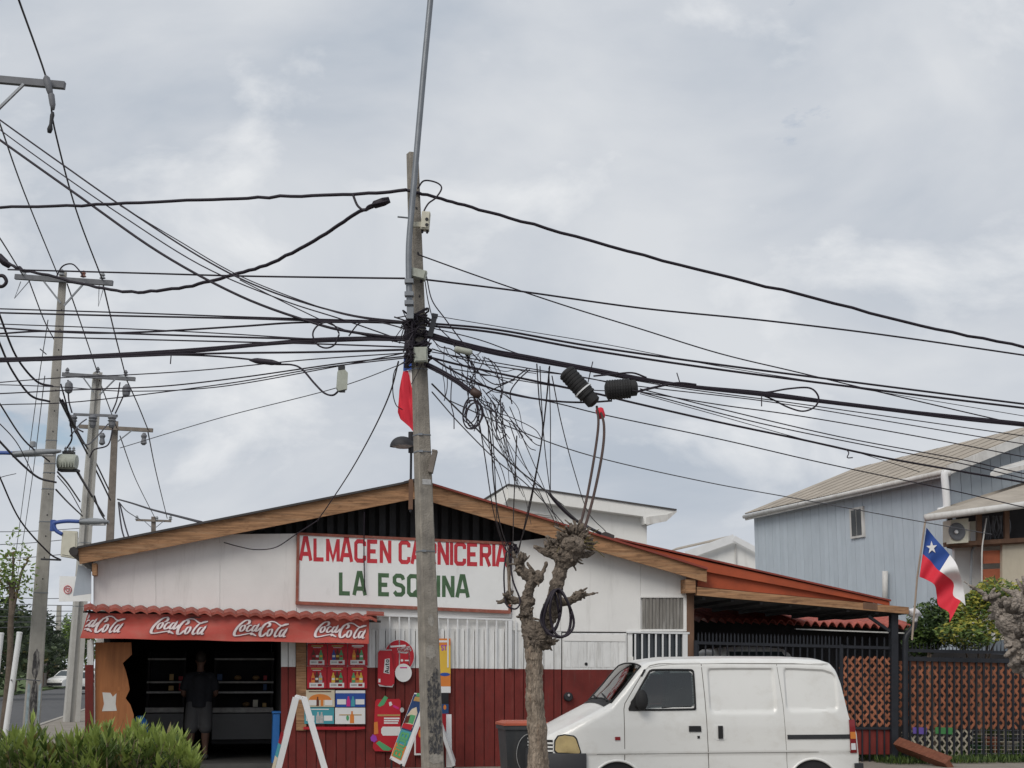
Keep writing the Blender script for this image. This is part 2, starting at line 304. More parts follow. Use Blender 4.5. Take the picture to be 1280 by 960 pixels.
M('red_print', (0.44, 0.020, 0.032), 0.45, 0.06, 3, spec=0.3); M('red_dark', (0.30, 0.012, 0.02), 0.45, 0.1); M('white_print', (0.70, 0.70, 0.70), 0.5, 0.04); M('grey_print', (0.42, 0.42, 0.42), 0.5, 0.2, 20)
M('orange_print', (0.62, 0.20, 0.04), 0.5, 0.1); M('yellow_print', (0.68, 0.44, 0.06), 0.5, 0.08); M('blue_print', (0.025, 0.075, 0.32), 0.5, 0.1); M('teal_print', (0.06, 0.30, 0.36), 0.5, 0.1); M('cream_print', (0.60, 0.53, 0.40), 0.5, 0.06); M('green_print', (0.09, 0.34, 0.15), 0.5, 0.1); M('black_print', (0.015, 0.015, 0.018), 0.5, 0.1); M('brown_print', (0.10, 0.03, 0.02), 0.5, 0.2); M('purple_print', (0.30, 0.05, 0.40), 0.5, 0.1); M('navy_print', (0.02, 0.06, 0.16), 0.5, 0.1); M('gold_print', (0.42, 0.27, 0.10), 0.5, 0.1); M('magenta_print', (0.55, 0.03, 0.20), 0.5, 0.1)
M('skin', (0.10, 0.055, 0.04), 0.6, 0.06, sub=0.05); M('hair', (0.02, 0.015, 0.012), 0.7, 0.2); M('shirt', (0.010, 0.011, 0.015), 0.85, 0.1); M('shorts', (0.055, 0.055, 0.058), 0.85, 0.1); M('shoe', (0.05, 0.05, 0.05), 0.7)
M('counter', (0.13, 0.13, 0.135), 0.5, 0.06); M('chrome', (0.30, 0.29, 0.28), 0.4, 0.3, 9); M('food', (0.20, 0.12, 0.055), 0.7, 0.2, rnd=0.3); M('blue_crate', (0.02, 0.12, 0.36), 0.45, 0.1)
M('grime', (0.20, 0.19, 0.175), 0.9, 0.25, 5, 0.2, 40, stretch=(4, 4, .4), dirt=(0.42, 0.41, 0.39), dirt_amt=0.6, dirt_scale=(3, 3, 0.3), dirt_lo=0.5)
M('rag', (0.6, 0.6, 0.62), 0.8, 0.1, 8); M('paper', (0.62, 0.61, 0.58), 0.8, 0.08, 5)
# ================================================================== ground, road, pavement
KA = -6.6                                    # kerb line of the side street (metres along the front from the reference)
struct(obj('ground', MB().prism([(-900, -300, -0.14), (900, -300, -0.14), (900, 1500, -0.14), (-900, 1500, -0.14)], (0, 0, -0.5)), 'earth'))
struct(obj('road', MB().prism([G(KA - 7.2, -60, -0.125), G(KA, -60, -0.125), G(KA, 420, -0.125), G(KA - 7.2, 420, -0.125)], (0, 0, -0.01)), 'asphalt'))
struct(obj('front_street', MB().prism([G(-120, -24, -0.119), G(120, -24, -0.119), G(120, -11.5, -0.119), G(-120, -11.5, -0.119)], (0, 0, -0.004)), 'asphalt'))
struct(obj('pavement', MB().prism([G(KA + 0.15, -11.4, 0), G(120, -11.4, 0), G(120, 420, 0), G(KA + 0.15, 420, 0)], (0, 0, -0.12)), 'pavement'))
struct(obj('near_pavement', MB().prism([G(-120, -60, 0), G(120, -60, 0), G(120, -24, 0), G(-120, -24, 0)], (0, 0, -0.1)), 'pavement'))
kb = MB()
for i in range(60): kb.box(G(KA + 0.07, -11 + i * 1.0, -0.05), (0.14, 0.985, 0.14), (U, V, Z))
struct(obj('kerb', kb, 'kerb'))
struct(obj('verge', MB().prism([G(KA - 40, -11, 0), G(KA - 7.3, -11, 0), G(KA - 7.3, 420, 0), G(KA - 40, 420, 0)], (0, 0, -0.12)), 'grass'))

# ================================================================== the corner shop
def fprism(mb, pts, off, depth, mi=0):
    """outline in photo pixels on the shop front plane; front face at off, depth metres thick towards the back"""
    return mb.prism([fp(x, y, off) for x, y in pts], -NF * depth, mi)
def rect(x0, y0, x1, y1): return [(x0, y0), (x1, y0), (x1, y1), (x0, y1)]
shop = thing('corner_shop', G(1.2, 0), 'white and maroon gabled corner shop with open dark doorway behind the concrete pole', 'shop')
YB = 962                                     # row of the wall foot
def dado(x): return 831.2 + 0.0092 * (x - 110)
def eave_l(x): return 704.5 + (x - 99) * (623.0 - 704.5) / (523 - 99)
def eave_r(x): return 622.5 + (x - 523) * (728 - 622.5) / (883 - 523)

# upper gable panels (flat sheets with open joints), front at off 0
def upper(x0, x1, yb0, yb1, f0, f1, d=0.03, off=0.0):
    fprism(MB_, [(x0, f0), (x1, f1), (x1, yb1), (x0, yb0)], off, d)
for (x0, x1, yb0, yb1) in ((118, 194.75, 758, 761), (195, 274.75, 761, 764), (275, 370.5, 764, 767)):
    MB_ = MB(); t0 = max(eave_l(x0) - 4, 668 if x0 > 270 else 0); t1 = max(eave_l(x1) - 4, 667)
    upper(x0, x1, yb0, yb1, t0, t1); obj('wall_panel', MB_, 'white_wall', shop)
for (x0, x1, yb0, yb1) in ((640, 700.7, 788, 789), (701, 800.7, 789, 790), (801, 857.5, 746, 747)):
    MB_ = MB(); upper(x0, x1, yb0, yb1, max(eave_r(x0) - 4, 677), eave_r(x1) - 4); obj('wall_panel', MB_, 'white_wall', shop)
# strip of white boarding between sign and window grille
MB_ = MB(); fprism(MB_, [(371, 752), (639.5, 765), (639.5, 772), (371, 770)], -0.005, 0.03); obj('wall_panel', MB_, 'white_wall', shop)
MB_ = MB(); fprism(MB_, [(118, 706), (290, 676), (372, 676), (372, 760), (118, 756)], -0.035, 0.03); obj('wall_core', MB_, 'white_wall', shop); obj('wall_core', fprism(MB(), [(640, 690), (745, 692), (858, 726), (858, 790), (640, 790)], -0.035, 0.03), 'white_wall', shop)
# dark open gable: back boards and studs
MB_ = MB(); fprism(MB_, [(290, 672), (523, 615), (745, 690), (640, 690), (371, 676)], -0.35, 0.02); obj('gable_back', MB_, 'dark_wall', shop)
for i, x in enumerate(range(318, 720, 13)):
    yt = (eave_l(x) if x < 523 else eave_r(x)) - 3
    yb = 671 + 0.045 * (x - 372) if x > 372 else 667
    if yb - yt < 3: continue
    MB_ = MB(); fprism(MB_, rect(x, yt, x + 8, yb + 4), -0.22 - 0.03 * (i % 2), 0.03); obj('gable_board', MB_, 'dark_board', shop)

# lower walls of vertical planks: white above the dado, maroon below (each plank an object)
def plank(x0, x1, ytop, off=-0.01, w_only=False):
    MB_ = MB(); yd = dado((x0 + x1) / 2); g = 0.45
    fprism(MB_, rect(x0 + g, ytop, x1 - g, yd), off, 0.03, 0)
    if not w_only: fprism(MB_, rect(x0 + g, yd + 0.02, x1 - g, YB), off, 0.03, 1)
    obj('plank', MB_, ['white_plank', 'maroon'], shop)
x = 351.0
for x1 in (360.2, 370): plank(x, x1, 801, 0.0); x = x1
x = 383.0; k = 0
while x < 700:
    wdt = (12.4, 11.8, 13.1, 12.2)[k % 4]; k += 1
    top = 786 if 440 < x < 640 else (788 if x >= 640 else 803)
    plank(x, min(x + wdt, 702), top, -0.012 + 0.006 * ((k * 7) % 3 - 1)); x += wdt
obj('wall_panel', fprism(MB(), rect(370.5, 913.4, 382.7, YB), -0.01, 0.03), 'maroon', shop)
# backing behind the plank gaps
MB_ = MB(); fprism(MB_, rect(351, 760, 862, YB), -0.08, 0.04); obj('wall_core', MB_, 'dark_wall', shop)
# recessed slot above the shutters (grey shade) and grille
MB_ = MB(); fprism(MB_, [(440, 766), (640, 772), (640, 790), (440, 788)], -0.055, 0.02); obj('lintel_board', MB_, 'white_wall', shop)
gr = obj('window_grille', fprism(MB(), [(440, 766.5), (640, 773.5), (640, 775.8), (440, 768.8)], 0.045, 0.025), 'white_plastic', shop)
for i in range(17):
    xb = 450.5 + 12.15 * i
    if 383 + 60 < xb < 462: continue
    obj('bar', fprism(MB(), rect(xb - 0.8, 768.5 + 0.035 * (xb - 440), xb + 0.95, dado(xb) - 1), 0.04, 0.016), 'white_plastic', gr)
obj('bar', fprism(MB(), rect(635.6, 774, 640, dado(638) - 1), 0.042, 0.03), 'white_plastic', gr)
# right-hand door leaf: flat white over maroon panel
MB_ = MB(); fprism(MB_, rect(703, 791.3, 783.5, dado(743)), 0.0, 0.03, 0); fprism(MB_, rect(703, dado(743) + 0.02, 783.5, YB), 0.0, 0.03, 1)
door = obj('door_leaf', MB_, ['white_plank', 'maroon'], shop)
for i in range(8):
    obj('groove_strip', fprism(MB(), rect(705 + i * 9.9, 802.5, 713.2 + i * 9.9, 834), 0.006, 0.005), 'white_plank', door)
obj('top_rail', fprism(MB(), [(705, 792.5), (782, 793.5), (782, 802), (705, 801)], 0.014, 0.013), 'white_wall', door)
obj('peep_hole', MB().lathe(fp(732.5, 830, 0.0), NF, [(0.028, 0), (0.028, 0.012), (0.015, 0.016)], 14), 'black_print', door)
lk = obj('black_lamp', MB().lathe(fp(709.5, 871, 0.0), NF, [(0.07, 0), (0.078, 0.02), (0.078, 0.07), (0.06, 0.095)], 20), 'bumper', door, smooth=True, auto=40)
obj('lens', MB().lathe(fp(711, 869, 0.105), NF, [(0.022, 0), (0.02, 0.012)], 12), 'grey_print', lk)
obj('wall_panel', fprism(MB(), rect(784.6, 789, 790.5, YB), 0.004, 0.03), 'white_plank', shop)
# barred side window
win = obj('window_frame', fprism(fprism(MB(), [(783.5, 789.2), (862, 790.2), (862, 792.6), (783.5, 791.2)], 0.03, 0.05), rect(853.5, 792.8, 859.5, 838), 0.03, 0.05), 'white_plastic', shop)
for i in range(7): obj('bar', fprism(MB(), rect(793.2 + i * 8.6, 792.5, 795.1 + i * 8.6, 838), 0.02, 0.016), 'white_plastic', win)
obj('pane', fprism(MB(), rect(790.5, 792, 853.5, 839), -0.05, 0.01), 'window_dark', win)
obj('sill', fprism(MB(), rect(784, 839, 861, 843), 0.05, 0.1), 'white_plastic', win)
obj('wall_panel', fprism(MB(), rect(790.6, 843.5, 861, YB), 0.0, 0.03), 'maroon', shop)
# weathered vent with vertical slats
vent = obj('vent_frame', fprism(fprism(fprism(MB(), rect(801, 744, 858.3, 747), 0.012, 0.03), rect(801, 786.5, 858.3, 789.2), 0.012, 0.03), rect(854.5, 747.1, 858.3, 786.4), 0.012, 0.03), 'white_wall', shop)
for i in range(12): obj('slat', fprism(MB(), rect(803.3 + i * 4.25, 747.4, 806.9 + i * 4.25, 786.3), -0.002 - 0.01 * (i % 2), 0.02), 'grime', vent)
obj('vent_back', fprism(MB(), rect(801, 746, 856, 788), -0.045, 0.02), 'dark_wall', vent)
# posts
obj('corner_post', fprism(fprism(MB(), rect(109, 800, 116.5, 831), 0.02, 0.14, 0), rect(106.2, 831.1, 116.5, YB), 0.02, 0.14, 1), ['white_plank', 'maroon'], shop)
obj('timber_post', fprism(MB(), rect(370.3, 800, 382.8, 913), 0.03, 0.12), 'wood', shop)
obj('timber_post', fprism(MB(), rect(858.6, 736, 867.5, YB), 0.02, 0.16), 'wood_dark', shop)
obj('wall_panel', fprism(MB(), [(116.8, 700), (120, 700), (120, 760), (116.8, 760)], -0.05, 0.1), 'white_wall', shop)

# barge boards, corbels, ridge, roof sheets
obj('barge_board', fprism(MB(), [(97.5, 685.5), (310, 643), (523.2, 601.3), (523.2, 622.5), (310, 664), (99.5, 705)], 0.34, 0.05), 'wood', shop)
obj('barge_board', fprism(MB(), [(523.6, 601.3), (700, 654.5), (883.5, 712), (883.5, 728), (700, 675), (523.6, 622.5)], 0.34, 0.05), 'wood', shop)
obj('corbel', fprism(MB(), rect(115, 704, 120.8, 719), 0.28, 0.34), 'wood', shop)
obj('corbel', fprism(MB(), rect(857, 724, 869.5, 741), 0.28, 0.34), 'wood', shop)
def slab(pts, back, th, name, mat, parent, rise=0.0):
    m = MB(); a = [fp(x, y, 0.40) for x, y in pts]; b = [p + V * back + Z * rise for p in a]
    top = [p + Z * th for p in a]; tb = [p + Z * th for p in b]
    n = len(a)
    for i in range(n - 1):
        m.add([a[i], a[i + 1], b[i + 1], b[i], top[i], top[i + 1], tb[i + 1], tb[i]], [(0, 1, 2, 3), (4, 7, 6, 5), (0, 4, 5, 1), (2, 6, 7, 3), (0, 3, 7, 4), (1, 5, 6, 2)])
    return obj(name, m, mat, parent)
slab([(95.5, 685.8), (523.3, 601.0)], 9.5, 0.035, 'roof_sheet', 'roof_dark', shop)
slab([(523.5, 601.0), (885, 712.0)], 9.5, 0.035, 'roof_sheet', 'roof_red', shop)
obj('ridge_cap', fprism(MB(), [(505, 601.5), (523, 597.0), (541, 603.5), (541, 605.5), (523, 600), (505, 604.5)], 0.44, 9.4), 'roof_dark', shop)
obj('roof_vent', fprism(MB(), [(747, 668), (757, 664.5), (768, 669), (768, 673.5), (747, 670)], -1.2, 0.3), 'roof_dark', shop)
# gutter end at the left eave, blue-grey side flashing
obj('gutter', MB().tube([fp(92, 689, 0.4), fp(92, 689, 0.4) + V * 8], 0.075, 8), 'roof_dark', shop)
obj('side_flashing', fprism(MB(), [(98, 706), (114, 712), (114, 742), (91, 745)], 0.12, 0.03), 'blue_board', shop)
# bulk of the building
aL, aR = fa(117), fa(860)
m = MB(); m.box(G((aL + aR) / 2, 9.6, 1.4), (aR - aL, 0.12, 2.8), (U, V, Z)); m.box(G(aL + 0.06, 4.9, 1.4), (0.12, 9.2, 2.8), (U, V, Z)); m.box(G(aR - 0.06, 4.9, 1.4), (0.12, 9.2, 2.8), (U, V, Z))
obj('wall', m, 'white_wall', shop)
aD = fa(356)
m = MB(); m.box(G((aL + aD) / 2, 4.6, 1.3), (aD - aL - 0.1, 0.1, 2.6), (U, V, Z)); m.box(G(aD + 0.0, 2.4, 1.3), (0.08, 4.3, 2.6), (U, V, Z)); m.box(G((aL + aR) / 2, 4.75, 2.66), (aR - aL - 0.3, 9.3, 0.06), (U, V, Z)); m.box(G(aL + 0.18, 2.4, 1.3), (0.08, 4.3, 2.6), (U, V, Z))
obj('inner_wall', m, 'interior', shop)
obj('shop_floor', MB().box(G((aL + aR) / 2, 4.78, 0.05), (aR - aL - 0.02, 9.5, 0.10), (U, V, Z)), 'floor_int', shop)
# open plywood door leaf with a ragged edge, bill remnant
ply = [(119, 803), (164, 803), (165, 818), (153.5, 829), (157, 838), (160, 850), (162, 862), (157, 873), (163, 881), (167, 893), (167.5, 905), (157, 915), (160, 925), (158, 935), (119, 940)]
pl = obj('plywood_leaf', fprism(MB(), ply, -0.06, 0.03), 'plywood', shop)
obj('torn_bill', fprism(MB(), [(128, 865.5), (138, 866), (141, 871), (145.5, 866.5), (144.5, 880), (146, 888.5), (127.5, 889), (130, 880)], -0.056, 0.003), 'paper', pl)
obj('batten', fprism(MB(), rect(128, 858.5, 161, 863.5), -0.057, 0.02), 'plywood', pl)
obj('lower_panel', fprism(MB(), rect(117, 940.5, 160, YB), -0.07, 0.03), 'maroon', pl)

# ---------------------------------------------------------------- shop interior: chilled counters, shelves, goods
def cabinet(x0, x1, label, b0):
    a0, a1 = fa(x0, HZ, -b0), fa(x1, HZ, -b0); c = (a0 + a1) / 2; wd = a1 - a0
    t = thing('display_counter', G(c, b0 + 0.4), label, 'counter', 'display counters inside the shop')
    def zz(py): return fp((x0 + x1) / 2, py, -b0).z
    def bar(name, y0, y1, mat, dep=0.1, fwd=0.0, p=t):
        return obj(name, MB().box(G(c, b0 + dep / 2 - fwd, (zz(y0) + zz(y1)) / 2), (wd, dep, zz(y0) - zz(y1) if zz(y0) > zz(y1) else zz(y1) - zz(y0)), (U, V, Z)), mat, p)
    bar('base', 892, 924, 'counter', 0.7); bar('kick_plate', 924.2, 930, 'interior', 0.6, -0.06)
    bar('steel_rail', 884.5, 890.5, 'chrome', 0.12, 0.03)
    bar('back_panel', 815, 891, 'interior', 0.04, -0.72)
    for y, mat in ((822.8, 'chrome'), (851.8, 'chrome'), (864.5, 'grey_print')):
        s = bar('shelf', y, y + 2.2, mat, 0.45, -0.1)
    for x in (a0 + 0.02, a1 - 0.02): obj('upright', MB().box(G(x, b0 + 0.5, (zz(815) + zz(891)) / 2), (0.04, 0.5, zz(815) - zz(891)), (U, V, Z)), 'interior', t)
    for y in (850.5, 863.2, 884):
        k = int(wd / 0.16)
        for i in range(k):
            if random.random() < 0.5: continue
            if random.random() < .55:
                hh_ = random.uniform(.06, .15); mm = MB().box(G(a0 + 0.1 + i * 0.16, b0 + 0.2, zz(y) + hh_ / 2), (random.uniform(.05, .11), .08, hh_), (U, V, Z)); obj('packet', mm, random.choice(('gold_print', 'red_dark', 'navy_print', 'counter', 'cream_box')), t); continue
            mm = MB().ball(G(a0 + 0.1 + i * 0.16, b0 + 0.22 + random.uniform(-.06, .1), zz(y) + 0.045), 0.062, 2, (1.1, 1, 0.72))
            obj('bread_roll', mm, 'food', t, smooth=True)
    return t
cabinet(184, 232, 'dark display counter left of the standing customer', 2.0)
cabinet(268, 343, 'dark display counter right of the standing customer', 2.0)
bc = thing('plastic_board', G(fa(344.5, HZ, -0.25), 0.25, 0.1), 'narrow bright blue plastic board standing at right side of shop doorway', 'board')
p0 = fp(341, 891, -0.25); p1 = fp(347.5, 955, -0.25)
obj('panel', MB().box(((p0 + p1) / 2), (abs((p1 - p0).dot(U)), 0.35, p0.z - 0.1), (U, V, Z)), 'blue_crate', bc)
obj('rim', MB().box(Vector((*((p0 + p1) / 2).xy, p0.z + 0.012)), (abs((p1 - p0).dot(U)) + 0.03, 0.38, 0.03), (U, V, Z)), 'blue_crate', bc)
bg = MB()
q = fp(174, 905, -0.5)
rows = []
for i in range(9):
    t = i / 8; rr = 0.12 * (0.75 + 0.5 * math.sin(t * math.pi * 0.85)) * (1 if i < 8 else 0.4)
    rows.append([q + Vector((math.cos(a) * rr, math.sin(a) * rr * 0.8, -0.62 + 0.75 * t + 0.012 * math.sin(5 * a + i))) for a in [2 * math.pi * j / 16 for j in range(17)]])
tag(obj('blue_sack', bg.grid(rows), 'blue_crate', smooth=True), 'dark blue sack standing just inside the plywood door leaf', 'sack')

# ================================================================== lettering
STROKES = {
 'A': [[(0, 0), (.24, 1), (.36, 1), (.6, 0)], [(.1, .3), (.5, .3)]], 'L': [[(.06, 1), (.06, .07), (.55, .07)]],
 'M': [[(.06, 0), (.06, 1)], [(.06, .97), (.36, .1), (.66, .97)], [(.66, 1), (.66, 0)]], 'C': [[(.56, .72), (.56, .85), (.46, .93), (.16, .93), (.06, .83), (.06, .17), (.16, .07), (.46, .07), (.56, .15), (.56, .3)]],
 'E': [[(.55, .93), (.06, .93), (.06, .07), (.55, .07)], [(.1, .5), (.46, .5)]], 'N': [[(.06, 0), (.06, 1)], [(.06, .97), (.54, .03)], [(.54, 0), (.54, 1)]],
 'R': [[(.06, 0), (.06, .93), (.44, .93), (.54, .84), (.54, .58), (.44, .48), (.1, .48)], [(.32, .46), (.54, 0)]], 'I': [[(.06, 0), (.06, 1)]],
 'S': [[(.55, .75), (.5, .88), (.4, .93), (.18, .93), (.07, .83), (.07, .64), (.17, .54), (.44, .48), (.55, .38), (.55, .17), (.44, .07), (.18, .07), (.06, .2)]],
 'Q': [[(.3, .93), (.16, .93), (.06, .83), (.06, .17), (.16, .07), (.46, .07), (.56, .17), (.56, .83), (.46, .93), (.3, .93)], [(.36, .26), (.6, -.04)]],
 'U': [[(.06, 1), (.06, .17), (.16, .07), (.44, .07), (.54, .17), (.54, 1)]], 'O': [[(.3, .93), (.16, .93), (.06, .83), (.06, .17), (.16, .07), (.46, .07), (.56, .17), (.56, .83), (.46, .93), (.3, .93)]],
 'B': [[(.3, .5), (.46, .57), (.52, .68), (.5, .86), (.42, .93), (.06, .93), (.06, .07), (.45, .07), (.55, .17), (.55, .38), (.45, .5), (.1, .5)]], 'G': [[(.56, .74), (.46, .93), (.16, .93), (.06, .83), (.06, .17), (.16, .07), (.46, .07), (.56, .17), (.56, .48), (.34, .48)]],
 'T': [[(0, .93), (.6, .93)], [(.3, .9), (.3, 0)]], 'u': [[(.06, .68), (.06, .17), (.15, .07), (.42, .07)], [(.48, .68), (.48, 0)]], 't': [[(.22, 1), (.22, .15), (.3, .07), (.44, .07)], [(.04, .66), (.44, .66)]], 'o': [[(.28, .66), (.14, .66), (.06, .56), (.06, .17), (.14, .07), (.42, .07), (.5, .17), (.5, .56), (.42, .66), (.28, .66)]],
}
def ribbon(pts, ws):
    """outline strip of a pen stroke in 2-D: returns left and right points"""
    n = len(pts); Lp, Rp = [], []
    closed = (pts[0] - pts[-1]).length < 1e-6
    for i in range(n):
        a = pts[i - 1] if i > 0 else (pts[-2] if closed else pts[0] * 2 - pts[1]); c = pts[i + 1] if i < n - 1 else (pts[1] if closed else pts[-1] * 2 - pts[-2])
        d1 = (pts[i] - a).normalized(); d2 = (c - pts[i]).normalized(); t = (d1 + d2)
        t = t.normalized() if t.length > 1e-4 else d2
        nn = Vector((-t.y, t.x)); k = 1 / max(0.55, math.sqrt(max(0, (1 + d1.dot(d2)) / 2)))
        Lp.append(pts[i] + nn * ws[i] / 2 * k); Rp.append(pts[i] - nn * ws[i] / 2 * k)
    return Lp, Rp
def stroke_mesh(mb, strokes, to3, ws, off0=0.0, mi=0, th=0.0015):
    """strokes: lists of 2-D points; to3(x, y, off) -> world"""
    for si, (st, wd) in enumerate(zip(strokes, ws)):
        Lp, Rp = ribbon([Vector(p) for p in st], wd); o = off0 + 0.0006 * si
        vs = []
        for a, b in zip(Lp, Rp): vs += [to3(a.x, a.y, o + th), to3(b.x, b.y, o + th), to3(a.x, a.y, o), to3(b.x, b.y, o)]
        fs = []
        for i in range(len(Lp) - 1):
            k = 4 * i; fs += [(k, k + 1, k + 5, k + 4), (k, k + 4, k + 6, k + 2), (k + 1, k + 3, k + 7, k + 5)]
        fs += [(0, 2, 3, 1), (4 * len(Lp) - 4, 4 * len(Lp) - 3, 4 * len(Lp) - 1, 4 * len(Lp) - 2)]
        mb.add(vs, fs, mi)
    return mb
def block_text(txt, quad, off, mat, parent, wgt=0.15, gap=0.17, name='letter', spaces=0.42, to=None, widths=None):
    """letters spread over quad = (tl, tr, br, bl) photo pixels"""
    adv = []
    for ch in txt:
        if ch == ' ': adv.append(spaces); continue
        adv.append(max(p[0] for s in STROKES[ch] for p in s) + 0.06 + gap)
    tot = sum(adv) - gap; x = 0.0
    tl, tr, br, bl = [Vector(q) for q in quad]
    def mk(x0):
        def f(u, v, o):
            t = (x0 + u) / tot; p = lerp(lerp(bl, br, t), lerp(tl, tr, t), v)
            return (to or fp)(p.x, p.y, off + o)
        return f
    for ch, a in zip(txt, adv):
        if ch != ' ':
            st = STROKES[ch]; mb = MB(); stroke_mesh(mb, st, mk(x), [[wgt] * len(s) for s in st]); obj(name, mb, mat, parent)
        x += a
# sign board
sg = thing('shop_sign', fp(505, 760, 0.05), 'white hand painted sign board reading ALMACEN CARNICERIA LA ESQUINA on the gable', 'sign')
obj('board', fprism(MB(), [(373.5, 668), (636.5, 680), (636.5, 763.5), (372, 752)], 0.05, 0.03), 'sign_white', sg)
for q in ([(371.5, 665.5), (638.5, 677.8), (638.5, 681), (371.5, 668.7)], [(369.5, 751.3), (638.5, 763), (638.5, 767.2), (369.5, 755.4)], [(371, 668.8), (374.6, 669), (373.2, 751.3), (369.6, 751.2)], [(635.6, 681.1), (638.5, 681.2), (638.5, 762.9), (635.6, 762.8)]):
    obj('frame_strip', fprism(MB(), q, 0.068, 0.05), 'sign_frame', sg)
block_text('ALMACEN CARNICERIA', [(375.5, 672.5), (635.5, 680), (635.5, 708.5), (375.5, 700.5)], 0.0506, 'sign_red', sg, 0.188, 0.12, spaces=0.36)
block_text('LA ESQUINA', [(424.5, 715.5), (586.5, 720.5), (586.5, 747), (424.5, 743.5)], 0.0506, 'sign_green', sg, 0.195, 0.17, spaces=0.50)
# drip cable and rod in front of the sign
m = MB().tube(crom([fp(455.5, 640, 0.3), fp(455, 690, 0.12), fp(456, 740, 0.1)]), 0.011, 6)
tag(obj('drop_cable', m, 'black_cable'), 'dark cable hanging straight down over the letter C of the painted sign', 'cable')

# ================================================================== awning with the drinks banner
aw = thing('awning', fp(285, 800, 0.55), 'red awning with tiled edge and white script drink logos over the doorway', 'awning')
def wav(x): return 0.5 * math.sin((x - 100) * 0.045)
BX0, BX1 = 100.0, 461.0
def ban(x, t, off=0.0):
    """point of the cloth valance: x pixel, t = 0 top .. 1 bottom"""
    xt = 110 + (x - BX0) * (BX1 + 0.5 - 110) / (BX1 - BX0); xx = lerp(xt, x, t)
    y = lerp(766.5 + 0.0115 * (x - BX0), 797.5 + 0.0195 * (x - BX0), t) + (0.35 * math.sin(x * 0.07) if t > 0.5 else 0)
    o = 0.55 + 0.030 * math.sin(x * 0.021 + t * 3.2) * math.sin(t * 3.0 + 0.4) + 0.020 * math.sin(x * 0.047 - t * 4.5) + 0.03 * t
    return fp(xx, y, o + off)
rows = [[ban(lerp(BX0, BX1, i / 90), j / 14) for i in range(91)] for j in range(15)]
rb = [[ban(lerp(BX0, BX1, i / 90), j / 14, -0.006) for i in range(91)] for j in range(15)]
bn = obj('valance', MB().grid(rows).grid(rb), 'banner', aw, smooth=True, fix=False)
# side return of the awning cloth (left) and slanted cover
obj('side_flap', MB().prism([ban(BX0, 0, -0.01), ban(BX0, 1, -0.01), fp(113, 798, 0.02), fp(113, 752, 0.02)], U * 0.006), 'banner', aw)
obj('soffit', MB().prism([fp(112, 770, 0.52), fp(460, 776, 0.52), fp(460, 778, 0.0), fp(112, 766, 0.0)], Z * 0.02), 'roof_dark', aw)
# script logo (x 0..3.05, y 0..1)
def zl(x, y): return ((x - 128) / 200.0, (270 - y) / 180.0)
LG = [
 [(258, 142), (284, 130), (292, 110), (276, 95), (238, 104), (192, 142), (155, 190), (140, 232), (150, 258), (190, 258), (250, 246), (310, 236), (340, 240), (385, 262)],
 [(238, 150), (214, 160), (198, 186), (204, 210), (226, 206), (246, 180), (246, 155), (236, 148)],
 [(326, 152), (302, 150), (280, 172), (272, 198), (284, 212), (308, 202), (330, 180)],
 [(378, 152), (356, 152), (336, 178), (334, 206), (352, 208), (376, 180), (396, 142), (374, 196), (380, 212), (404, 196), (424, 168)],
 [(492, 166), (516, 152), (522, 132), (502, 120), (470, 134), (440, 174), (424, 222), (428, 258), (450, 266), (476, 246), (492, 226)],
 [(470, 132), (505, 112), (545, 104), (585, 112), (620, 134), (655, 148), (690, 136), (732, 128)],
 [(548, 188), (524, 196), (506, 228), (510, 258), (530, 258), (552, 226), (554, 196), (544, 186)],
 [(655, 150), (628, 170), (600, 214), (588, 250), (600, 268), (624, 252)],
 [(690, 192), (664, 196), (644, 226), (642, 258), (660, 260), (686, 228), (714, 186), (688, 240), (690, 264), (712, 258)],
 [(318, 232), (332, 240), (346, 246)],
]
def script(mb, to3, big=1.0, grow=0.0, off=0.0, mi=0):
    for i, st in enumerate(LG):
        p = crom([Vector((*zl(*q), 0)) for q in st], 5); p = [Vector((q.x, q.y)) for q in p]; ws = []
        for k in range(len(p)):
            d = (p[min(k + 1, len(p) - 1)] - p[max(k - 1, 0)]); an = math.atan2(d.y, d.x)
            thick = 0.150 if i in (0, 4) else 0.115
            wv = 0.055 + (thick - 0.055) * abs(math.sin(an - R(8))) ** 1.2
            if i == 5: wv = 0.06 + 0.07 * max(0, (k / len(p) - 0.5)) * 2
            if i == 9: wv = 0.16
            e = min(k, len(p) - 1 - k) / 4; wv *= min(1, 0.45 + e * 0.55)
            ws.append(wv * big + grow)
        stroke_mesh(mb, [[tuple(q) for q in p]], to3, [ws], off + 0.0003 * i, mi, 0.0008)
    return mb
for (x0, xw, yc, hh) in ((84.0, 66.5, 778.6, 22), (185, 71.5, 781.6, 21.5), (290, 69.5, 784.8, 21), (392, 66.5, 786.6, 20.5)):
    def to3(x, y, o, x0=x0, xw=xw, yc=yc, hh=hh):
        px = x0 + x / 3.05 * xw; px = max(px, BX0 + 1.5)
        yt = 766.5 + 0.0115 * (px - BX0); ybt = 797.5 + 0.0195 * (px - BX0); py = yc - (y - 0.5) * hh + 0.02 * (px - x0)
        return ban(px, (py - yt) / (ybt - yt), 0.012 + o)
    obj('logo_shadow', script(MB(), to3, 1.0, 0.06, 0.0), 'logo_edge', bn)
    obj('logo', script(MB(), to3, 1.0, 0.0, 0.006), 'logo_white', bn)
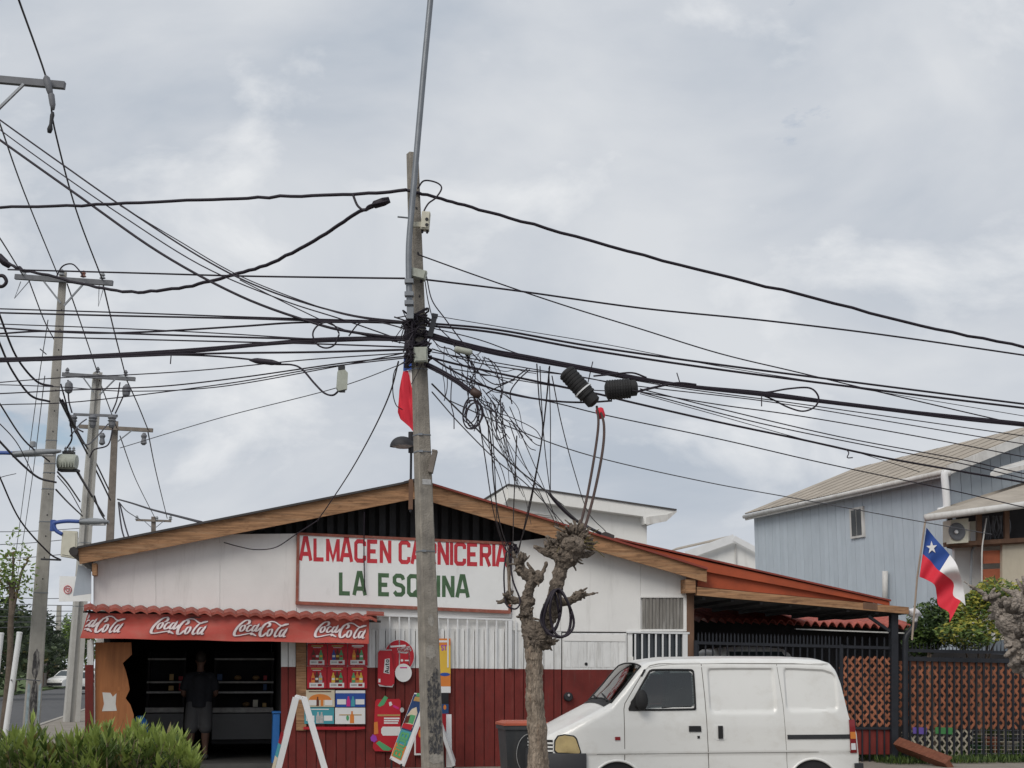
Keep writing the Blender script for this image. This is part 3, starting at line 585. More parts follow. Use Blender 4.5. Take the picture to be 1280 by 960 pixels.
# row of pressed tiles along the awning top
for i in range(23):
    x0 = 105 + i * 15.9; x1 = x0 + 16.4
    rws = []
    for j in range(5):
        t = j / 4; row = []
        for k in range(9):
            s = k / 8; xx = lerp(x0, x1, s); yb = 749.5 + 0.0345 * (xx - 110)
            lift = 0.036 * (0.5 - 0.5 * math.cos(2 * math.pi * (s * 0.96 + 0.02)))
            p = fp(xx, yb + 6.5 + 4.5 * t + 1.6 * s, lerp(0.03, 0.66, t)); row.append(p + Z * lift)
        rws.append(row)
    lo = [[p - Z * 0.045 for p in r] for r in rws]
    mm = MB().grid(rws).grid(lo); mm.grid([rws[-1], lo[-1]]); mm.grid([[r[0] for r in rws], [r[0] for r in lo]]); mm.grid([[r[-1] for r in rws], [r[-1] for r in lo]])
    obj('roof_tile', mm, 'tile_red', aw, smooth=True, fix=False, auto=35)
obj('tile_batten', MB().tube([fp(104, 764.5, 0.5), fp(476, 777, 0.5)], 0.02, 6), 'roof_dark', aw)
obj('roof_tile', MB().prism([fp(458, 766, 0.1), fp(480, 767, 0.1), fp(480, 770, 0.6), fp(458, 769, 0.6)], Z * 0.03), 'tile_red', aw)

# ================================================================== posters and cut-out boards on the front
def fill(mb, pts, off, th=0.003, mi=0): return fprism(mb, pts, off, th, mi)
def ell(cx, cy, rx, ry, n=20, a0=0, a1=360): return [(cx + rx * math.cos(R(lerp(a0, a1, i / n))), cy + ry * math.sin(R(lerp(a0, a1, i / n)))) for i in range(n if a1 - a0 == 360 else n + 1)]
def bottle(cx, y0, y1, w):
    h = y1 - y0
    return [(cx - w, y1), (cx - w, y0 + h * .42), (cx - w * .42, y0 + h * .18), (cx - w * .42, y0), (cx + w * .42, y0), (cx + w * .42, y0 + h * .18), (cx + w, y0 + h * .42), (cx + w, y1)]
pc = [['brown_print', 'red_dark', 'green_print'], ['blue_print', 'brown_print', 'green_print'], ['orange_print', 'brown_print', 'green_print'], ['orange_print', 'brown_print', 'grey_print'], ['yellow_print', 'brown_print', 'green_print'], ['green_print', 'orange_print', 'yellow_print']]
for r_ in range(2):
    for c_ in range(3):
        x0 = 383.8 + c_ * 25.3 + (0.6 if r_ == 0 else 0); y0 = 804.5 + r_ * 28.4; x1 = x0 + 24.6; y1 = y0 + 27.6
        words_ = [['first', 'second', 'third'][c_], ['top', 'second'][r_]]
        po = tag(obj('poster', fill(MB(), rect(x0, y0, x1, y1), 0.035, 0.006), 'red_print'), 'red drink poster with bottles, %s from left in the %s row under the awning' % (words_[0], words_[1]), 'poster', 'red drink posters beside the doorway')
        obj('price_box', fill(MB(), rect(x0 + 3, y1 - 7, x1 - 3.5, y1 - 1.2), 0.038), 'white_print', po)
        obj('text_line', fill(MB(), rect(x0 + 7, y0 + 4.7, x1 - 7.5, y0 + 5.4), 0.0375), 'white_print', po); obj('price_print', fill(MB(), rect(x0 + 4.5, y1 - 5.4, x0 + 11.5, y1 - 3.2), 0.0404, 0.001), 'grey_print', po); obj('price_print', fill(MB(), rect(x0 + 13.5, y1 - 5.6, x0 + 18.5, y1 - 2.8), 0.0404, 0.001), 'red_dark', po); obj('glass_print', fill(MB(), ell(x0 + 12.2, y1 - 9.5, 9.5, 9.5, 14, 180, 360), 0.0366, 0.001), 'red_dark', po)
        obj('heading', fill(MB(), rect(x0 + 5, y0 + 1.8, x1 - 5, y0 + 3.9), 0.0375), 'white_print' if (r_ + c_) == 2 and r_ == 0 else 'gold_print', po)
        k = r_ * 3 + c_
        for q, cx in enumerate((x0 + 7.5, x0 + 12.2, x0 + 16.8)):
            yb = y0 + (6.5 if q == 1 else 8)
            bo = obj('bottle_print', fill(MB(), bottle(cx, yb, y1 - 7.2, 2.2), 0.0384 + q * 0.0004, 0.002), pc[k][q], po)
            obj('bottle_label', fill(MB(), rect(cx - 1.7, y0 + 14.5, cx + 1.7, y0 + 17), 0.0392 + q * 0.0004, 0.0005), ['red_print', 'white_print', 'yellow_print'][(q + k) % 3], bo)
low = [('cream_print', 'cream poster with an orange arch and price boxes, upper left of the lower four', 382.5, 862.5, 418.3, 883.5), ('blue_print', 'deep blue poster with two price boxes, upper right of the lower four', 419.5, 863, 456.5, 883.8), ('teal_print', 'turquoise poster with pale bottles, lower left of the lower four', 380.5, 884.3, 417.6, 904.8), ('white_print', 'white poster with an orange bottle, lower right of the lower four', 418.8, 884.6, 456.5, 905)]
for k, (mt, lb, x0, y0, x1, y1) in enumerate(low):
    po = tag(obj('poster', fill(MB(), rect(x0, y0, x1, y1), 0.036, 0.006), mt), lb, 'poster', 'price posters beside the doorway')
    if k == 0:
        obj('arch_print', fill(MB(), ell(400, 875, 14, 7.5, 14, 180, 360), 0.039), 'orange_print', po)
        for cx in (397, 402.5): obj('bottle_print', fill(MB(), bottle(cx, 871, 882.5, 1.7), 0.0395, 0.002), 'orange_print' if cx > 400 else 'brown_print', po)
        for xa in (386, 406): obj('price_box', fill(MB(), rect(xa, 875, xa + 9.5, 881.5), 0.0402, 0.002), 'white_print', po)
        obj('heading', fill(MB(), rect(386, 864, 414, 865.2), 0.039), 'brown_print', po)
    if k == 1:
        obj('heading', fill(MB(), rect(419.5, 863, 456.5, 866.5), 0.0385), 'white_print', po)
        for cx, mt2 in ((435.5, 'magenta_print'), (441.2, 'teal_print')): obj('bottle_print', fill(MB(), bottle(cx, 870.5, 883, 2.3), 0.0395, 0.002), mt2, po)
        for xa in (421.5, 444.5): obj('price_box', fill(MB(), rect(xa, 874, xa + 11, 880.5), 0.0395, 0.002), 'white_print', po)
    if k == 2:
        for cx in (397.5, 402): obj('bottle_print', fill(MB(), bottle(cx, 890, 904, 2.4), 0.0395, 0.002), 'grey_print', po)
        for xa in (382.5, 405): obj('price_box', fill(MB(), rect(xa, 894.5, xa + 10.5, 901), 0.0395, 0.002), 'white_print', po)
        obj('heading', fill(MB(), rect(389, 886, 411, 887.2), 0.0395), 'white_print', po)
    if k == 3:
        obj('bottle_print', fill(MB(), bottle(440, 889, 904, 2.6), 0.0395, 0.002), 'orange_print', po)
        obj('bottle_print', fill(MB(), ell(434.5, 897.5, 1.8, 3.4, 10), 0.0395, 0.002), 'green_print', po)
        obj('band', fill(MB(), rect(424, 893, 452, 894.2), 0.039), 'gold_print', po)
st = tag(obj('shelf_strip', fill(MB(), [(379.5, 908.5), (456.5, 908.5), (456, 911), (440, 912.6), (379, 911.8)], 0.045, 0.02), 'red_print'), 'red strip running under the lower four price posters', 'strip')
# can cut-out
can = thing('can_cutout', fp(483, 858, 0.05), 'red drink can cut-out board with white vertical lettering on the planks', 'sign')
obj('board', fill(MB(), [(472.5, 816), (475, 812.6), (490, 812.6), (493.6, 817), (493, 854), (489.5, 857.5), (474, 856.5), (472, 853.5)], 0.062, 0.012), 'red_print', can)
obj('can_rim', fill(MB(), [(472.6, 855), (481, 857.4), (490, 857.6), (492.4, 854.8), (490.5, 859.2), (474.5, 858)], 0.066, 0.01), 'grey_print', can)
obj('can_rim', fill(MB(), rect(475, 812, 490, 813.1), 0.066, 0.01), 'grey_print', can)
obj('can_shade', fill(MB(), [(489, 814), (493, 818), (492.5, 836), (491.3, 836)], 0.0632, 0.001), 'red_dark', can)
def rot_to(x0, y0, w_, h_):   # vertical reading upwards
    return [(x0, y0 + h_), (x0, y0), (x0 + w_, y0), (x0 + w_, y0 + h_)]
obj('label_patch', fill(MB(), [(481, 824), (487, 823), (487, 842.5), (479.5, 841)], 0.0632, 0.001), 'white_print', can)
block_text('Auto', rot_to(481.6, 824.5, 4.6, 16.5), 0.0636, 'black_print', can, 0.2, 0.14)
obj('small_print', fill(MB(), rect(473, 848.5, 475.6, 853), 0.0634, 0.001), 'white_print', can)
dsc = thing('red_disc', fp(499, 840, 0.03), 'round red logo disc partly behind the can cut-out', 'sign')
obj('board', fill(MB(), ell(499, 820, 18.5, 20, 32), 0.04, 0.012), 'red_print', dsc)
obj('rim', fill(MB(), ell(499, 820, 19.2, 20.7, 32), 0.034, 0.01), 'white_print', dsc)
obj('white_band', fill(MB(), [(488, 807.2), (507, 806), (507, 808.2), (488, 809.4)], 0.0415, 0.001), 'white_print', dsc)
obj('label_patch', fill(MB(), [(496.5, 810.5), (512, 807.6), (514.5, 813), (508, 817), (497, 816)], 0.0415, 0.001), 'grey_print', dsc)
def to3(x, y, o): return fp(496.8 + x / 3.05 * 16.5, 812.3 - (y - 0.5) * 6.5 - 0.3 * x, 0.043 + o)
obj('logo', script(MB(), to3, 1.2), 'red_dark', dsc)
obj('print_dot', fill(MB(), ell(502.5, 825.5, 1.6, 1.6, 12), 0.0415, 0.001), 'white_print', dsc); obj('print_line', fill(MB(), rect(506, 824.8, 511, 826.4), 0.0415, 0.001), 'white_print', dsc)
wd = thing('white_disc', fp(504.5, 853, 0.06), 'small blank white price disc below the red disc', 'sign')
obj('board', fill(MB(), ell(504.3, 841, 10.4, 11.4, 28), 0.058, 0.01), 'white_print', wd)
obj('heading', fill(MB(), [(500, 833.8), (509, 833.8), (509, 835.4), (500, 835.4)], 0.0592, 0.001), 'magenta_print', wd)
# red irregular board with hands holding bottles
rc = thing('price_board', fp(485, 939, 0.03), 'red cut-out price board with green bottles and a white box, low on the maroon planks', 'sign')
obj('board', fill(MB(), [(469, 877), (471, 874), (499, 873.5), (501, 876), (500.5, 930), (490, 939.5), (469, 939), (466, 935), (467.5, 915), (468, 895)], 0.045, 0.014), 'red_print', rc)
obj('bottle_print', fill(MB(), [(472, 882), (481, 869.5), (485, 872), (480, 881), (475, 883.5)], 0.0475, 0.002), 'green_print', rc)
obj('bottle_print', fill(MB(), [(470, 929), (474, 926), (490, 936), (486, 938.5), (479, 938)], 0.0475, 0.002), 'green_print', rc)
obj('bottle_cap', fill(MB(), ell(502.5, 887.5, 2.6, 3.2, 12), 0.05, 0.01), 'grey_print', rc)
obj('white_box', fill(MB(), [(478.5, 908.3), (500.5, 908.3), (500.5, 919.5), (478.5, 919.5), (476.5, 916), (476.5, 911)], 0.0475, 0.002), 'white_print', rc)
for i in range(3): obj('print_line', fill(MB(), rect(480, 897 + i * 2.9, 499.5 - i, 898.9 + i * 2.9), 0.0475, 0.002), 'white_print', rc)
obj('print_line', fill(MB(), rect(472, 893, 500, 895.2), 0.0475, 0.002), 'gold_print', rc)
obj('hand_print', fill(MB(), [(463, 922), (466, 918), (470, 920), (471.5, 925), (468, 928), (464, 926)], 0.052, 0.008), 'purple_print', rc)
obj('hand_print', fill(MB(), [(486, 878), (489, 877), (490.5, 881), (487, 883)], 0.0475, 0.002), 'white_print', rc); obj('hand_print', fill(MB(), [(492, 881), (499, 884.5), (498, 887), (491, 883.5)], 0.0475, 0.002), 'magenta_print', rc)
obj('bottle_print', fill(MB(), [(467.5, 903), (472, 902), (473, 917), (467.5, 918)], 0.0475, 0.002), 'orange_print', rc)
# tall orange banner behind the pole
ob = thing('tall_banner', fp(556, 917, 0.03), 'tall narrow orange and yellow banner board right behind the concrete pole', 'sign')
for (y0, y1, mt) in ((798, 807, 'orange_print'), (807, 842, 'yellow_print'), (842, 858, 'orange_print'), (858, 866, 'white_print'), (866, 880, 'black_print'), (880, 892, 'navy_print'), (892, 914, 'red_dark')):
    obj('band', fill(MB(), rect(541, y0 + .1, 563.2 - (2.5 if y0 > 860 else 0), y1), 0.035, 0.01), mt, ob)
obj('print_line', fill(MB(), rect(549, 800.5, 561, 803), 0.0372, 0.002), 'white_print', ob); block_text('ST', [(551.5, 806.5), (558.5, 806.5), (558.5, 813), (551.5, 813)], 0.037, 'purple_print', ob, 0.2, 0.15)
obj('label_patch', fill(MB(), ell(556, 843, 6.5, 2.2, 14), 0.0372, 0.002), 'blue_print', ob)
obj('print_dot', fill(MB(), ell(556, 884, 1.8, 3.2, 10), 0.0372, 0.002), 'orange_print', ob)
# ================================================================== folding sandwich boards
def quad_to(tl, tr, br, bl):
    def f(u, v, o=0.0):
        n = (tr - tl).cross(bl - tl).normalized(); p = lerp(lerp(tl, tr, u), lerp(bl, br, u), v)
        if n.y > 0: n = -n
        return p + n * o
    return f
def panel(name, q, th, mat, parent):
    tl, tr, br, bl = q; n = (tr - tl).cross(bl - tl).normalized()
    if n.y > 0: n = -n
    return obj(name, MB().prism([tl, tr, br, bl], -n * th), mat, parent)
ap = P(375, 872, 21.6); fl = P(343, 973, 21.6); fr = P(412, 973, 21.6); fl.z = fr.z = 0.0; dv_ = V * 0.62 + U * (-0.015)
sb = thing('sandwich_board', (ap.x, ap.y + .3, 0), 'white folding sandwich board standing edge-on in front of the price posters', 'sandwich board', 'sandwich boards on the pavement')
for s, foot in ((-1, fl), (1, fr)):
    top = ap + U * (s * 0.055); p = panel('side_panel', [top + dv_, top, foot + U * s * 0.0, foot + dv_], 0.035, 'white_print', sb)
    obj('frame_leg', MB().beam(top - V * 0.02, foot - V * 0.02 + Z * 0.002, 0.085, 0.045, V), 'white_plastic', sb)
    if s < 0:
        f = quad_to(top + dv_, top, foot, foot + dv_)
        n_l = Vector((-1, -0.1, 0.3)).normalized()
        for (v0, v1, mt) in ((0.42, 0.55, 'red_dark'), (0.55, 0.7, 'teal_print'), (0.7, 0.92, 'cream_print')):
            a = [f(u, v) + n_l * 0.045 for u, v in ((0.08, v0), (0.96, v0), (0.96, v1), (0.08, v1))]; obj('print_band', MB().prism(a, n_l * 0.002), mt, sb)
obj('hinge', MB().tube([ap - V * 0.03, ap + dv_], 0.03, 8), 'white_plastic', sb)
sb2 = thing('sandwich_board', P(528, 968, 24.1), 'tilted sandwich board with printed bottle, half behind the concrete pole', 'sandwich board', 'sandwich boards on the pavement')
q = [P(518, 866, 24.62), P(537, 868, 24.0), P(503.5, 957.5, 23.7), P(487, 948.5, 24.3)]
panel('front_panel', q, 0.03, 'white_print', sb2); f = quad_to(*q)
def pq(name, pts, o, mt): return obj(name, MB().prism([f(u, v, o) for u, v in pts], Vector((0, 0.002, 0))), mt, sb2)
pq('print_ground', [(.03, .02), (.78, .02), (.78, .55), (.03, .55)], .003, 'navy_print'); pq('print_ground', [(.03, .552), (.78, .552), (.78, .75), (.03, .75)], .003, 'teal_print'); pq('print_ground', [(.03, .752), (.78, .752), (.78, .95), (.03, .95)], .003, 'orange_print')
pq('bottle_print', [(.2, .0), (.62, .0), (.62, .05), (.2, .05)], .006, 'green_print'); pq('bottle_print', [(.15, .055), (.68, .055), (.68, .12), (.15, .12)], .006, 'gold_print')
pq('bottle_print', [(.1, .5), (.1, .34), (.25, .24), (.5, .2), (.7, .28), (.74, .5)], .006, 'cream_print'); pq('bottle_print', [(.3, .32), (.66, .32), (.68, .44), (.36, .44)], .008, 'green_print'); pq('bottle_print', [(.08, .36), (.32, .33), (.36, .44), (.08, .46)], .009, 'brown_print'); pq('bottle_print', [(.06, .46), (.72, .45), (.72, .53), (.06, .53)], .0095, 'red_print')
def to_p(px, py, o): return f(px, py, o)
block_text('BIOB', [(.16, .93), (.16, .58), (.70, .58), (.70, .93)], .007, 'green_print', sb2, 0.2, 0.12, to=lambda x, y, o: f(x, y, o))
q2 = [P(536.5, 868, 24.0), P(538, 868, 24.6), P(567.5, 951, 24.85), P(566.5, 957, 24.3)]
panel('rear_panel', q2, 0.03, 'white_print', sb2)
obj('frame_leg', MB().beam(P(538, 872, 23.95), P(567, 957, 24.25), 0.05, 0.05, V), 'white_plastic', sb2)
for q_ in (P(501.5, 956.5, 23.75), P(489.5, 949.5, 24.25), P(566.5, 957, 24.3)): obj('foot', MB().beam(Vector((q_.x, q_.y, 0)), q_ + Z * .02, .03, .03), 'rubber', sb2)
wl = tag(obj('leaning_board', MB().prism([P(558, 893, 24.75), P(564.3, 893, 24.72), P(565, 959, 24.6), P(558, 959, 24.63)], V * 0.03), 'white_plastic'), 'narrow plain white board leaning on the maroon planks right of the pole', 'board')
rp = thing('framed_poster', P(524, 945, 24.75), 'red framed poster low behind the tilted sandwich board', 'poster')
obj('frame', fprism(MB(), rect(518, 905, 536, 944), 0.05, 0.02), 'white_print', rp); obj('print_sheet', fprism(MB(), rect(519.8, 908, 534, 941.5), 0.053, 0.003), 'red_dark', rp); obj('print_dot', fprism(MB(), ell(525, 917, 2, 5, 10), 0.056, 0.002), 'orange_print', rp)

# ================================================================== wheelie bin
bx = P(651, 905, 18.9); bb = thing('wheelie_bin', (bx.x, bx.y + .25, 0), 'dark grey wheelie bin with orange lid between tree trunk and van', 'bin')
def ring(c, w_, d_, z): return [c + U * (sx * w_ / 2) + V * (sy * d_ / 2) + Z * z for sx, sy in ((-1, -1), (1, -1), (1, 1), (-1, 1))]
c = Vector((bx.x + 0.02, bx.y + .25, 0)); h = bx.z
r0, r1, r2, r3 = ring(c, .42, .42, .06), ring(c, .53, .52, h - .07), ring(c, .57, .56, h - .068), ring(c, .57, .56, h - .02)
mb = MB()
for a, b_ in ((r0, r1), (r1, r2), (r2, r3)): mb.add(a + b_, [(i, (i + 1) % 4, (i + 1) % 4 + 4, i + 4) for i in range(4)])
mb.add(r0, [(3, 2, 1, 0)]); obj('body', mb, 'bin_grey', bb)
l0, l1, l2 = ring(c, .585, .58, h - .018), ring(c, .585, .58, h + .01), ring(c, .44, .44, h + .035); mb = MB()
for a, b_ in ((l0, l1), (l1, l2)): mb.add(a + b_, [(i, (i + 1) % 4, (i + 1) % 4 + 4, i + 4) for i in range(4)])
mb.add(l2, [(0, 1, 2, 3)]); mb.add(l0, [(3, 2, 1, 0)]); obj('lid', mb, 'bin_lid', bb)
for s in (-1, 1): obj('wheel', MB().lathe(c + U * (s * .24) + V * .2 + Z * .1, U, [(.1, -.025), (.1, .025)], 18), 'rubber', bb)
obj('ring_mark', MB().tube(crom([c + U * (.035 + .16 * math.cos(t)) - V * (.2575 - .0 + (0.02 * math.sin(t))) + Z * (h - .36 + .24 * math.sin(t)) for t in [i * math.pi / 10 for i in range(21)]], 2), 0.004, 5), 'grey_print', bb)

# ================================================================== the van
def loft(top, halfw, z0, emb=None, NX=200, NS=110, rc=0.11, tumble=0.10, belt=0.95, crown=0.03, xs=None):
    """body of revolution-free sections: returns (grid rows, surface function side(X, z, sgn))"""
    def zt(X):
        for (xa, za), (xb, zb) in zip(top, top[1:]):
            if X <= xb:
                return za + (zb - za) * (X - xa) / max(1e-6, xb - xa)
        return top[-1][1]
    L_ = top[-1][0]
    def hw(X, z): return halfw(X) - tumble * (max(0, z - belt) / 0.8) ** 1.35
    rows = []
    for i in range(NX + 1):
        X = L_ * i / NX; zt_ = zt(X); r = min(rc, (zt_ - z0) * 0.45); zs = zt_ - r; pts = []
        ns = int(NS * 0.36); na = int(NS * 0.1)
        for k in range(ns): 
            z = lerp(z0, zs, k / ns); pts.append((-hw(X, z) + (emb(X, z) if emb else 0), z))
        yb = hw(X, zs)
        for k in range(na):
            t = k / na * math.pi / 2; pts.append((-(yb - r + r * math.cos(t)), zs + r * math.sin(t)))
        yc = yb - r; nm = 8
        mid = [(-yc + 2 * yc * k / nm, zt_ + crown * (1 - (1 - 2 * k / nm) ** 2)) for k in range(nm + 1)]
        full = pts + mid + [(-y, z) for y, z in reversed(pts)]
        rows.append([Vector((X, y, z)) for y, z in full])
    return rows, zt, hw
def smooth01(t): t = max(0, min(1, t)); return t * t * (3 - 2 * t)
def rrect(X, z, x0, x1, z0, z1, r, s):
    cx, cz = (x0 + x1) / 2, (z0 + z1) / 2; qx = abs(X - cx) - (x1 - x0) / 2 + r; qz = abs(z - cz) - (z1 - z0) / 2 + r
    d = math.hypot(max(qx, 0), max(qz, 0)) + min(max(qx, qz), 0) - r
    return smooth01(-d / s)
def vx(px): return (px - 683) / 105.4
def vz(py): return EYE + (HZ - py) / 106.7
VAN_L = 3.75
top = [(0.0, .70), (.02, .84), (.06, .875), (.14, .915), (.30, .99), (.55, 1.115), (.72, 1.20), (.78, 1.235), (.95, 1.42), (1.10, 1.60), (1.17, 1.668), (1.25, 1.70), (1.5, 1.732), (2.2, 1.745), (3.0, 1.742), (3.36, 1.725), (3.47, 1.69), (3.53, 1.62), (3.57, 1.50), (3.64, 1.13), (3.69, .98), (3.74, .93), (3.75, .70)]
def van_w(X):
    a = .735
    if X < .5: a -= .135 * ((.5 - X) / .5) ** 2.2
    if X > 3.4: a -= .05 * ((X - 3.4) / .35) ** 2
    return a
def van_emb(X, z):
    e = 0.026 * rrect(X, z, vx(887), vx(974), vz(891), vz(833), .07, .03)
    e += 0.026 * rrect(X, z, vx(985), vx(1054), vz(889), vz(833), .07, .03)
    e += 0.012 * smooth01((vz(938) - z) / 0.02) - 0.012 * smooth01((vz(939.5) + .05 - z) / .3) * 0
    e += 0.004 * rrect(X, z, vx(874), vx(979), vz(937), vz(833) + .1, .02, .012) * 0
    return e
rows, van_zt, van_hw = loft(top, van_w, .30, van_emb, 250, 150)
vp = P(683, 960, 17.38); VY = R(8.5); vu = Vector((math.cos(VY), math.sin(VY), 0)); vv = Vector((-math.sin(VY), math.cos(VY), 0))
van_o = Vector((vp.x, vp.y, 0)) + vv * .735
van = thing('parked_van', van_o, 'small white panel van with dark bumper parked in front of the shop', 'van', rz=VY)
WA, WB, WRr = vx(770), vx(1017), .305
def in_arch(p): return any(math.hypot(p.x - wx, p.z - .27) < WRr + .015 for wx in (WA, WB)) and abs(p.y) > .3
WIN = [(vx(x), vz(y)) for x, y in ((791.5, 882.5), (791.8, 881), (813.5, 844.6), (817, 841.2), (822, 840.2), (862.5, 840.2), (865.4, 841.4), (866.6, 844), (866.6, 879), (865.4, 881.6), (862.5, 882.8), (794, 883.2))]
def inside(x, y, poly):
    c = False
    for (xa, ya), (xb, yb) in zip(poly, poly[1:] + poly[:1]):
        if (ya > y) != (yb > y) and x < (xb - xa) * (y - ya) / (yb - ya) + xa: c = not c
    return c
def in_screen(p):
    if not .805 < p.x < 1.14: return False
    return abs(p.y) < van_hw(p.x, van_zt(p.x) - .11) - .10 and p.z > van_zt(p.x) - .06
mb = MB().grid(rows); keep = []
for fc in mb.f:
    cc = sum((mb.v[i] for i in fc), Vector()) / 4
    keep.append(not (in_arch(cc) or in_screen(cc) or (abs(cc.y) > .5 and inside(cc.x, cc.z, WIN))))
mb.f = [f_ for f_, k_ in zip(mb.f, keep) if k_]; mb.m = [0] * len(mb.f)
mb.add(rows[0], [tuple(range(len(rows[0])))]); mb.add(rows[-1], [tuple(range(len(rows[-1]) - 1, -1, -1))])
obj('body', mb, 'car_white', van, smooth=True, local=True, auto=38)
def side(X, z, o=0.0, s=-1): return Vector((X, s * (van_hw(X, z) - van_emb(X, z) + o), z))
def side_patch(name, outline, off, mat, parent, rows_=14, cols=8, th=0.006, s=-1):
    zs = [p[1] for p in outline]; z0, z1 = min(zs) + 1e-4, max(zs) - 1e-4; n = len(outline); fr, bk = [], []
    for i in range(rows_ + 1):
        z = lerp(z0, z1, i / rows_); xs = []
        for k in range(n):
            a, b_ = outline[k], outline[(k + 1) % n]
            if (a[1] - z) * (b_[1] - z) < 0: xs.append(lerp(a[0], b_[0], (z - a[1]) / (b_[1] - a[1])))
        if len(xs) < 2: continue
        fr.append([side(lerp(min(xs), max(xs), j / cols), z, off, s) for j in range(cols + 1)]); bk.append([side(lerp(min(xs), max(xs), j / cols), z, off - th, s) for j in range(cols + 1)])
    m = MB().grid(fr).grid(bk); m.grid([fr[0], bk[0]]); m.grid([fr[-1], bk[-1]]); m.grid([[r[0] for r in fr], [r[0] for r in bk]]); m.grid([[r[-1] for r in fr], [r[-1] for r in bk]])
    return obj(name, m, mat, parent, smooth=True, local=True, auto=40)
def px_out(pts): return [(vx(x), vz(y)) for x, y in pts]
def side_line(name, pts, wdt, mat, parent, off=0.0012, s=-1):
    p2 = [Vector(p) for p in pts]; q_ = []
    for a, b_ in zip(p2, p2[1:]): q_ += [lerp(a, b_, k / 8) for k in range(8)]
    q_.append(p2[-1]); Lp, Rp = ribbon(q_, [wdt] * len(q_))
    return obj(name, MB().grid([[side(a.x, a.y, off, s) for a in Lp], [side(a.x, a.y, off, s) for a in Rp]]), mat, parent, local=True)
wo = [(786.5, 885), (786.5, 880), (811, 841), (815, 837.3), (821, 836), (864, 836), (868.5, 837.5), (870.5, 841.5), (870.5, 881), (868.5, 885), (864, 886.5), (790, 887)]
wi = [(789.5, 883.5), (790, 880.5), (812.5, 843.5), (816.5, 839.8), (822, 838.6), (863, 838.6), (866.5, 840), (868, 843.5), (868, 879.5), (866.5, 882.8), (863, 884.2), (793, 884.6)]
for s in (-1, 1):
    so = crom([side(x_, z_, .004, s) for x_, z_ in px_out([((a[0] + b_[0]) / 2, (a[1] + b_[1]) / 2) for a, b_ in zip(wo, wi)] + [((wo[0][0] + wi[0][0]) / 2, (wo[0][1] + wi[0][1]) / 2)])], 4)
    obj('window_seal', MB().tube(so, .012, 8), 'rubber', van, smooth=True, local=True); side_patch('side_window', px_out(wi), .004, 'pane_clear', van, s=s, th=.004)
dl = lambda pts, wdt=.008: [side_line('door_gap', px_out(pts), wdt, 'car_gap', van, s=s) for s in (-1, 1)]
dl([(779.5, 947), (779.5, 885), (781, 878), (807, 838), (815, 832), (826, 829.8), (879, 829)])
dl([(880, 829), (882, 870), (884.5, 958)]); dl([(977, 829), (981.5, 880), (984, 958)], .005); dl([(884, 829), (1045, 830)], .006)
dl([(700, 939), (1068, 938)], .005)
side_patch('trim_strip', px_out([(985, 917), (1067, 917), (1068, 922.3), (985, 922.3)]), .010, 'bumper', van)
h1 = side_patch('door_handle', px_out([(860, 905.5), (875, 905.5), (875.5, 912.5), (860, 912.5)]), .012, 'rubber', van)
h2 = side_patch('door_handle', px_out([(896.5, 905.5), (902.5, 905.5), (902.5, 921), (896.5, 921)]), .022, 'rubber', van)
side_patch('handle_recess', px_out([(891, 906), (895, 904), (904, 904), (908, 907), (908, 921), (904, 923), (895, 923), (891, 921)]), .004, 'car_white', van)
side_patch('lock_barrel', px_out([(870.5, 917.5), (873.5, 917.5), (873.5, 920.5), (870.5, 920.5)]), .008, 'rubber', van)
side_patch('side_marker', px_out([(767.5, 918), (774, 918), (774, 922), (767.5, 922)]), .010, 'tail_red', van)
0 and side_patch('fuel_flap_edge', px_out([(861, 950), (866, 947), (880, 946), (880, 947), (867, 948), (862.5, 951)]), .003, 'car_gap', van)
side_patch('tail_lamp', px_out([(1066, 899), (1074, 899), (1075.5, 940), (1066.5, 940)]), .012, 'tail_red', van)
side_patch('tail_lamp_lens', px_out([(1066.8, 914), (1074.4, 914), (1074.8, 922.5), (1067, 922.5)]), .016, 'amber', van); side_patch('tail_lamp_lens', px_out([(1067.5, 928), (1073.5, 928), (1074, 936), (1067.5, 936)]), .016, 'white_plastic', van)
for s in (-1, 1):
    side_patch('headlight', px_out([(695, 934), (695.5, 923), (699, 917.5), (706, 916), (715, 916.5), (719, 920), (724.5, 936), (722, 938), (698, 936.5)]), .014, 'headlight', van, s=s)
    side_patch('headlight_seal', px_out([(693.8, 936), (694, 922), (698, 916), (706, 914.4), (716, 915), (720.5, 919), (726, 937), (723, 939), (697, 938)]), .008, 'rubber', van, s=s)
    side_patch('grille', px_out([(683.6, 938), (683.8, 921.5), (692.5, 921.5), (692.5, 938)]), .004, 'rubber', van, s=s)
    for y in (924.5, 929, 933.5): side_patch('grille_bar', px_out([(683.4, y), (692.5, y), (692.5, y + 2.2), (683.4, y + 2.2)]), .010, 'car_white', van, s=s, rows_=3)
# front grille across the nose, bumper, plate
obj('grille', MB().box((.012, 0, .745), (.03, 1.06, .13)), 'rubber', van, local=True)
for z in (.705, .745, .785): obj('grille_bar', MB().box((-.006, 0, z), (.02, 1.06, .018)), 'car_white', van, local=True)
bp_ = []
for i in range(41):
    t = i / 40; y = lerp(-.765, .765, t); ax = abs(y)
    bp_.append(y)
def bump_loop(zb, zt2, off):
    pts = []
    for X in [.46 - .46 * k / 14 for k in range(15)]: pts.append(Vector((X - off * (1 if X < .05 else 0), -(van_w(X) + off), 0)))
    for k in range(1, 12): pts.append(Vector((-off - .03 * math.sin(math.pi * k / 12), lerp(-(van_w(0) + off), van_w(0) + off, k / 12), 0)))
    for X in [.46 * k / 14 for k in range(15)]: pts.append(Vector((X - off * (1 if X < .05 else 0), van_w(X) + off, 0)))
    return pts
bl = bump_loop(0, 0, .028); bi = bump_loop(0, 0, -.02); mb = MB()
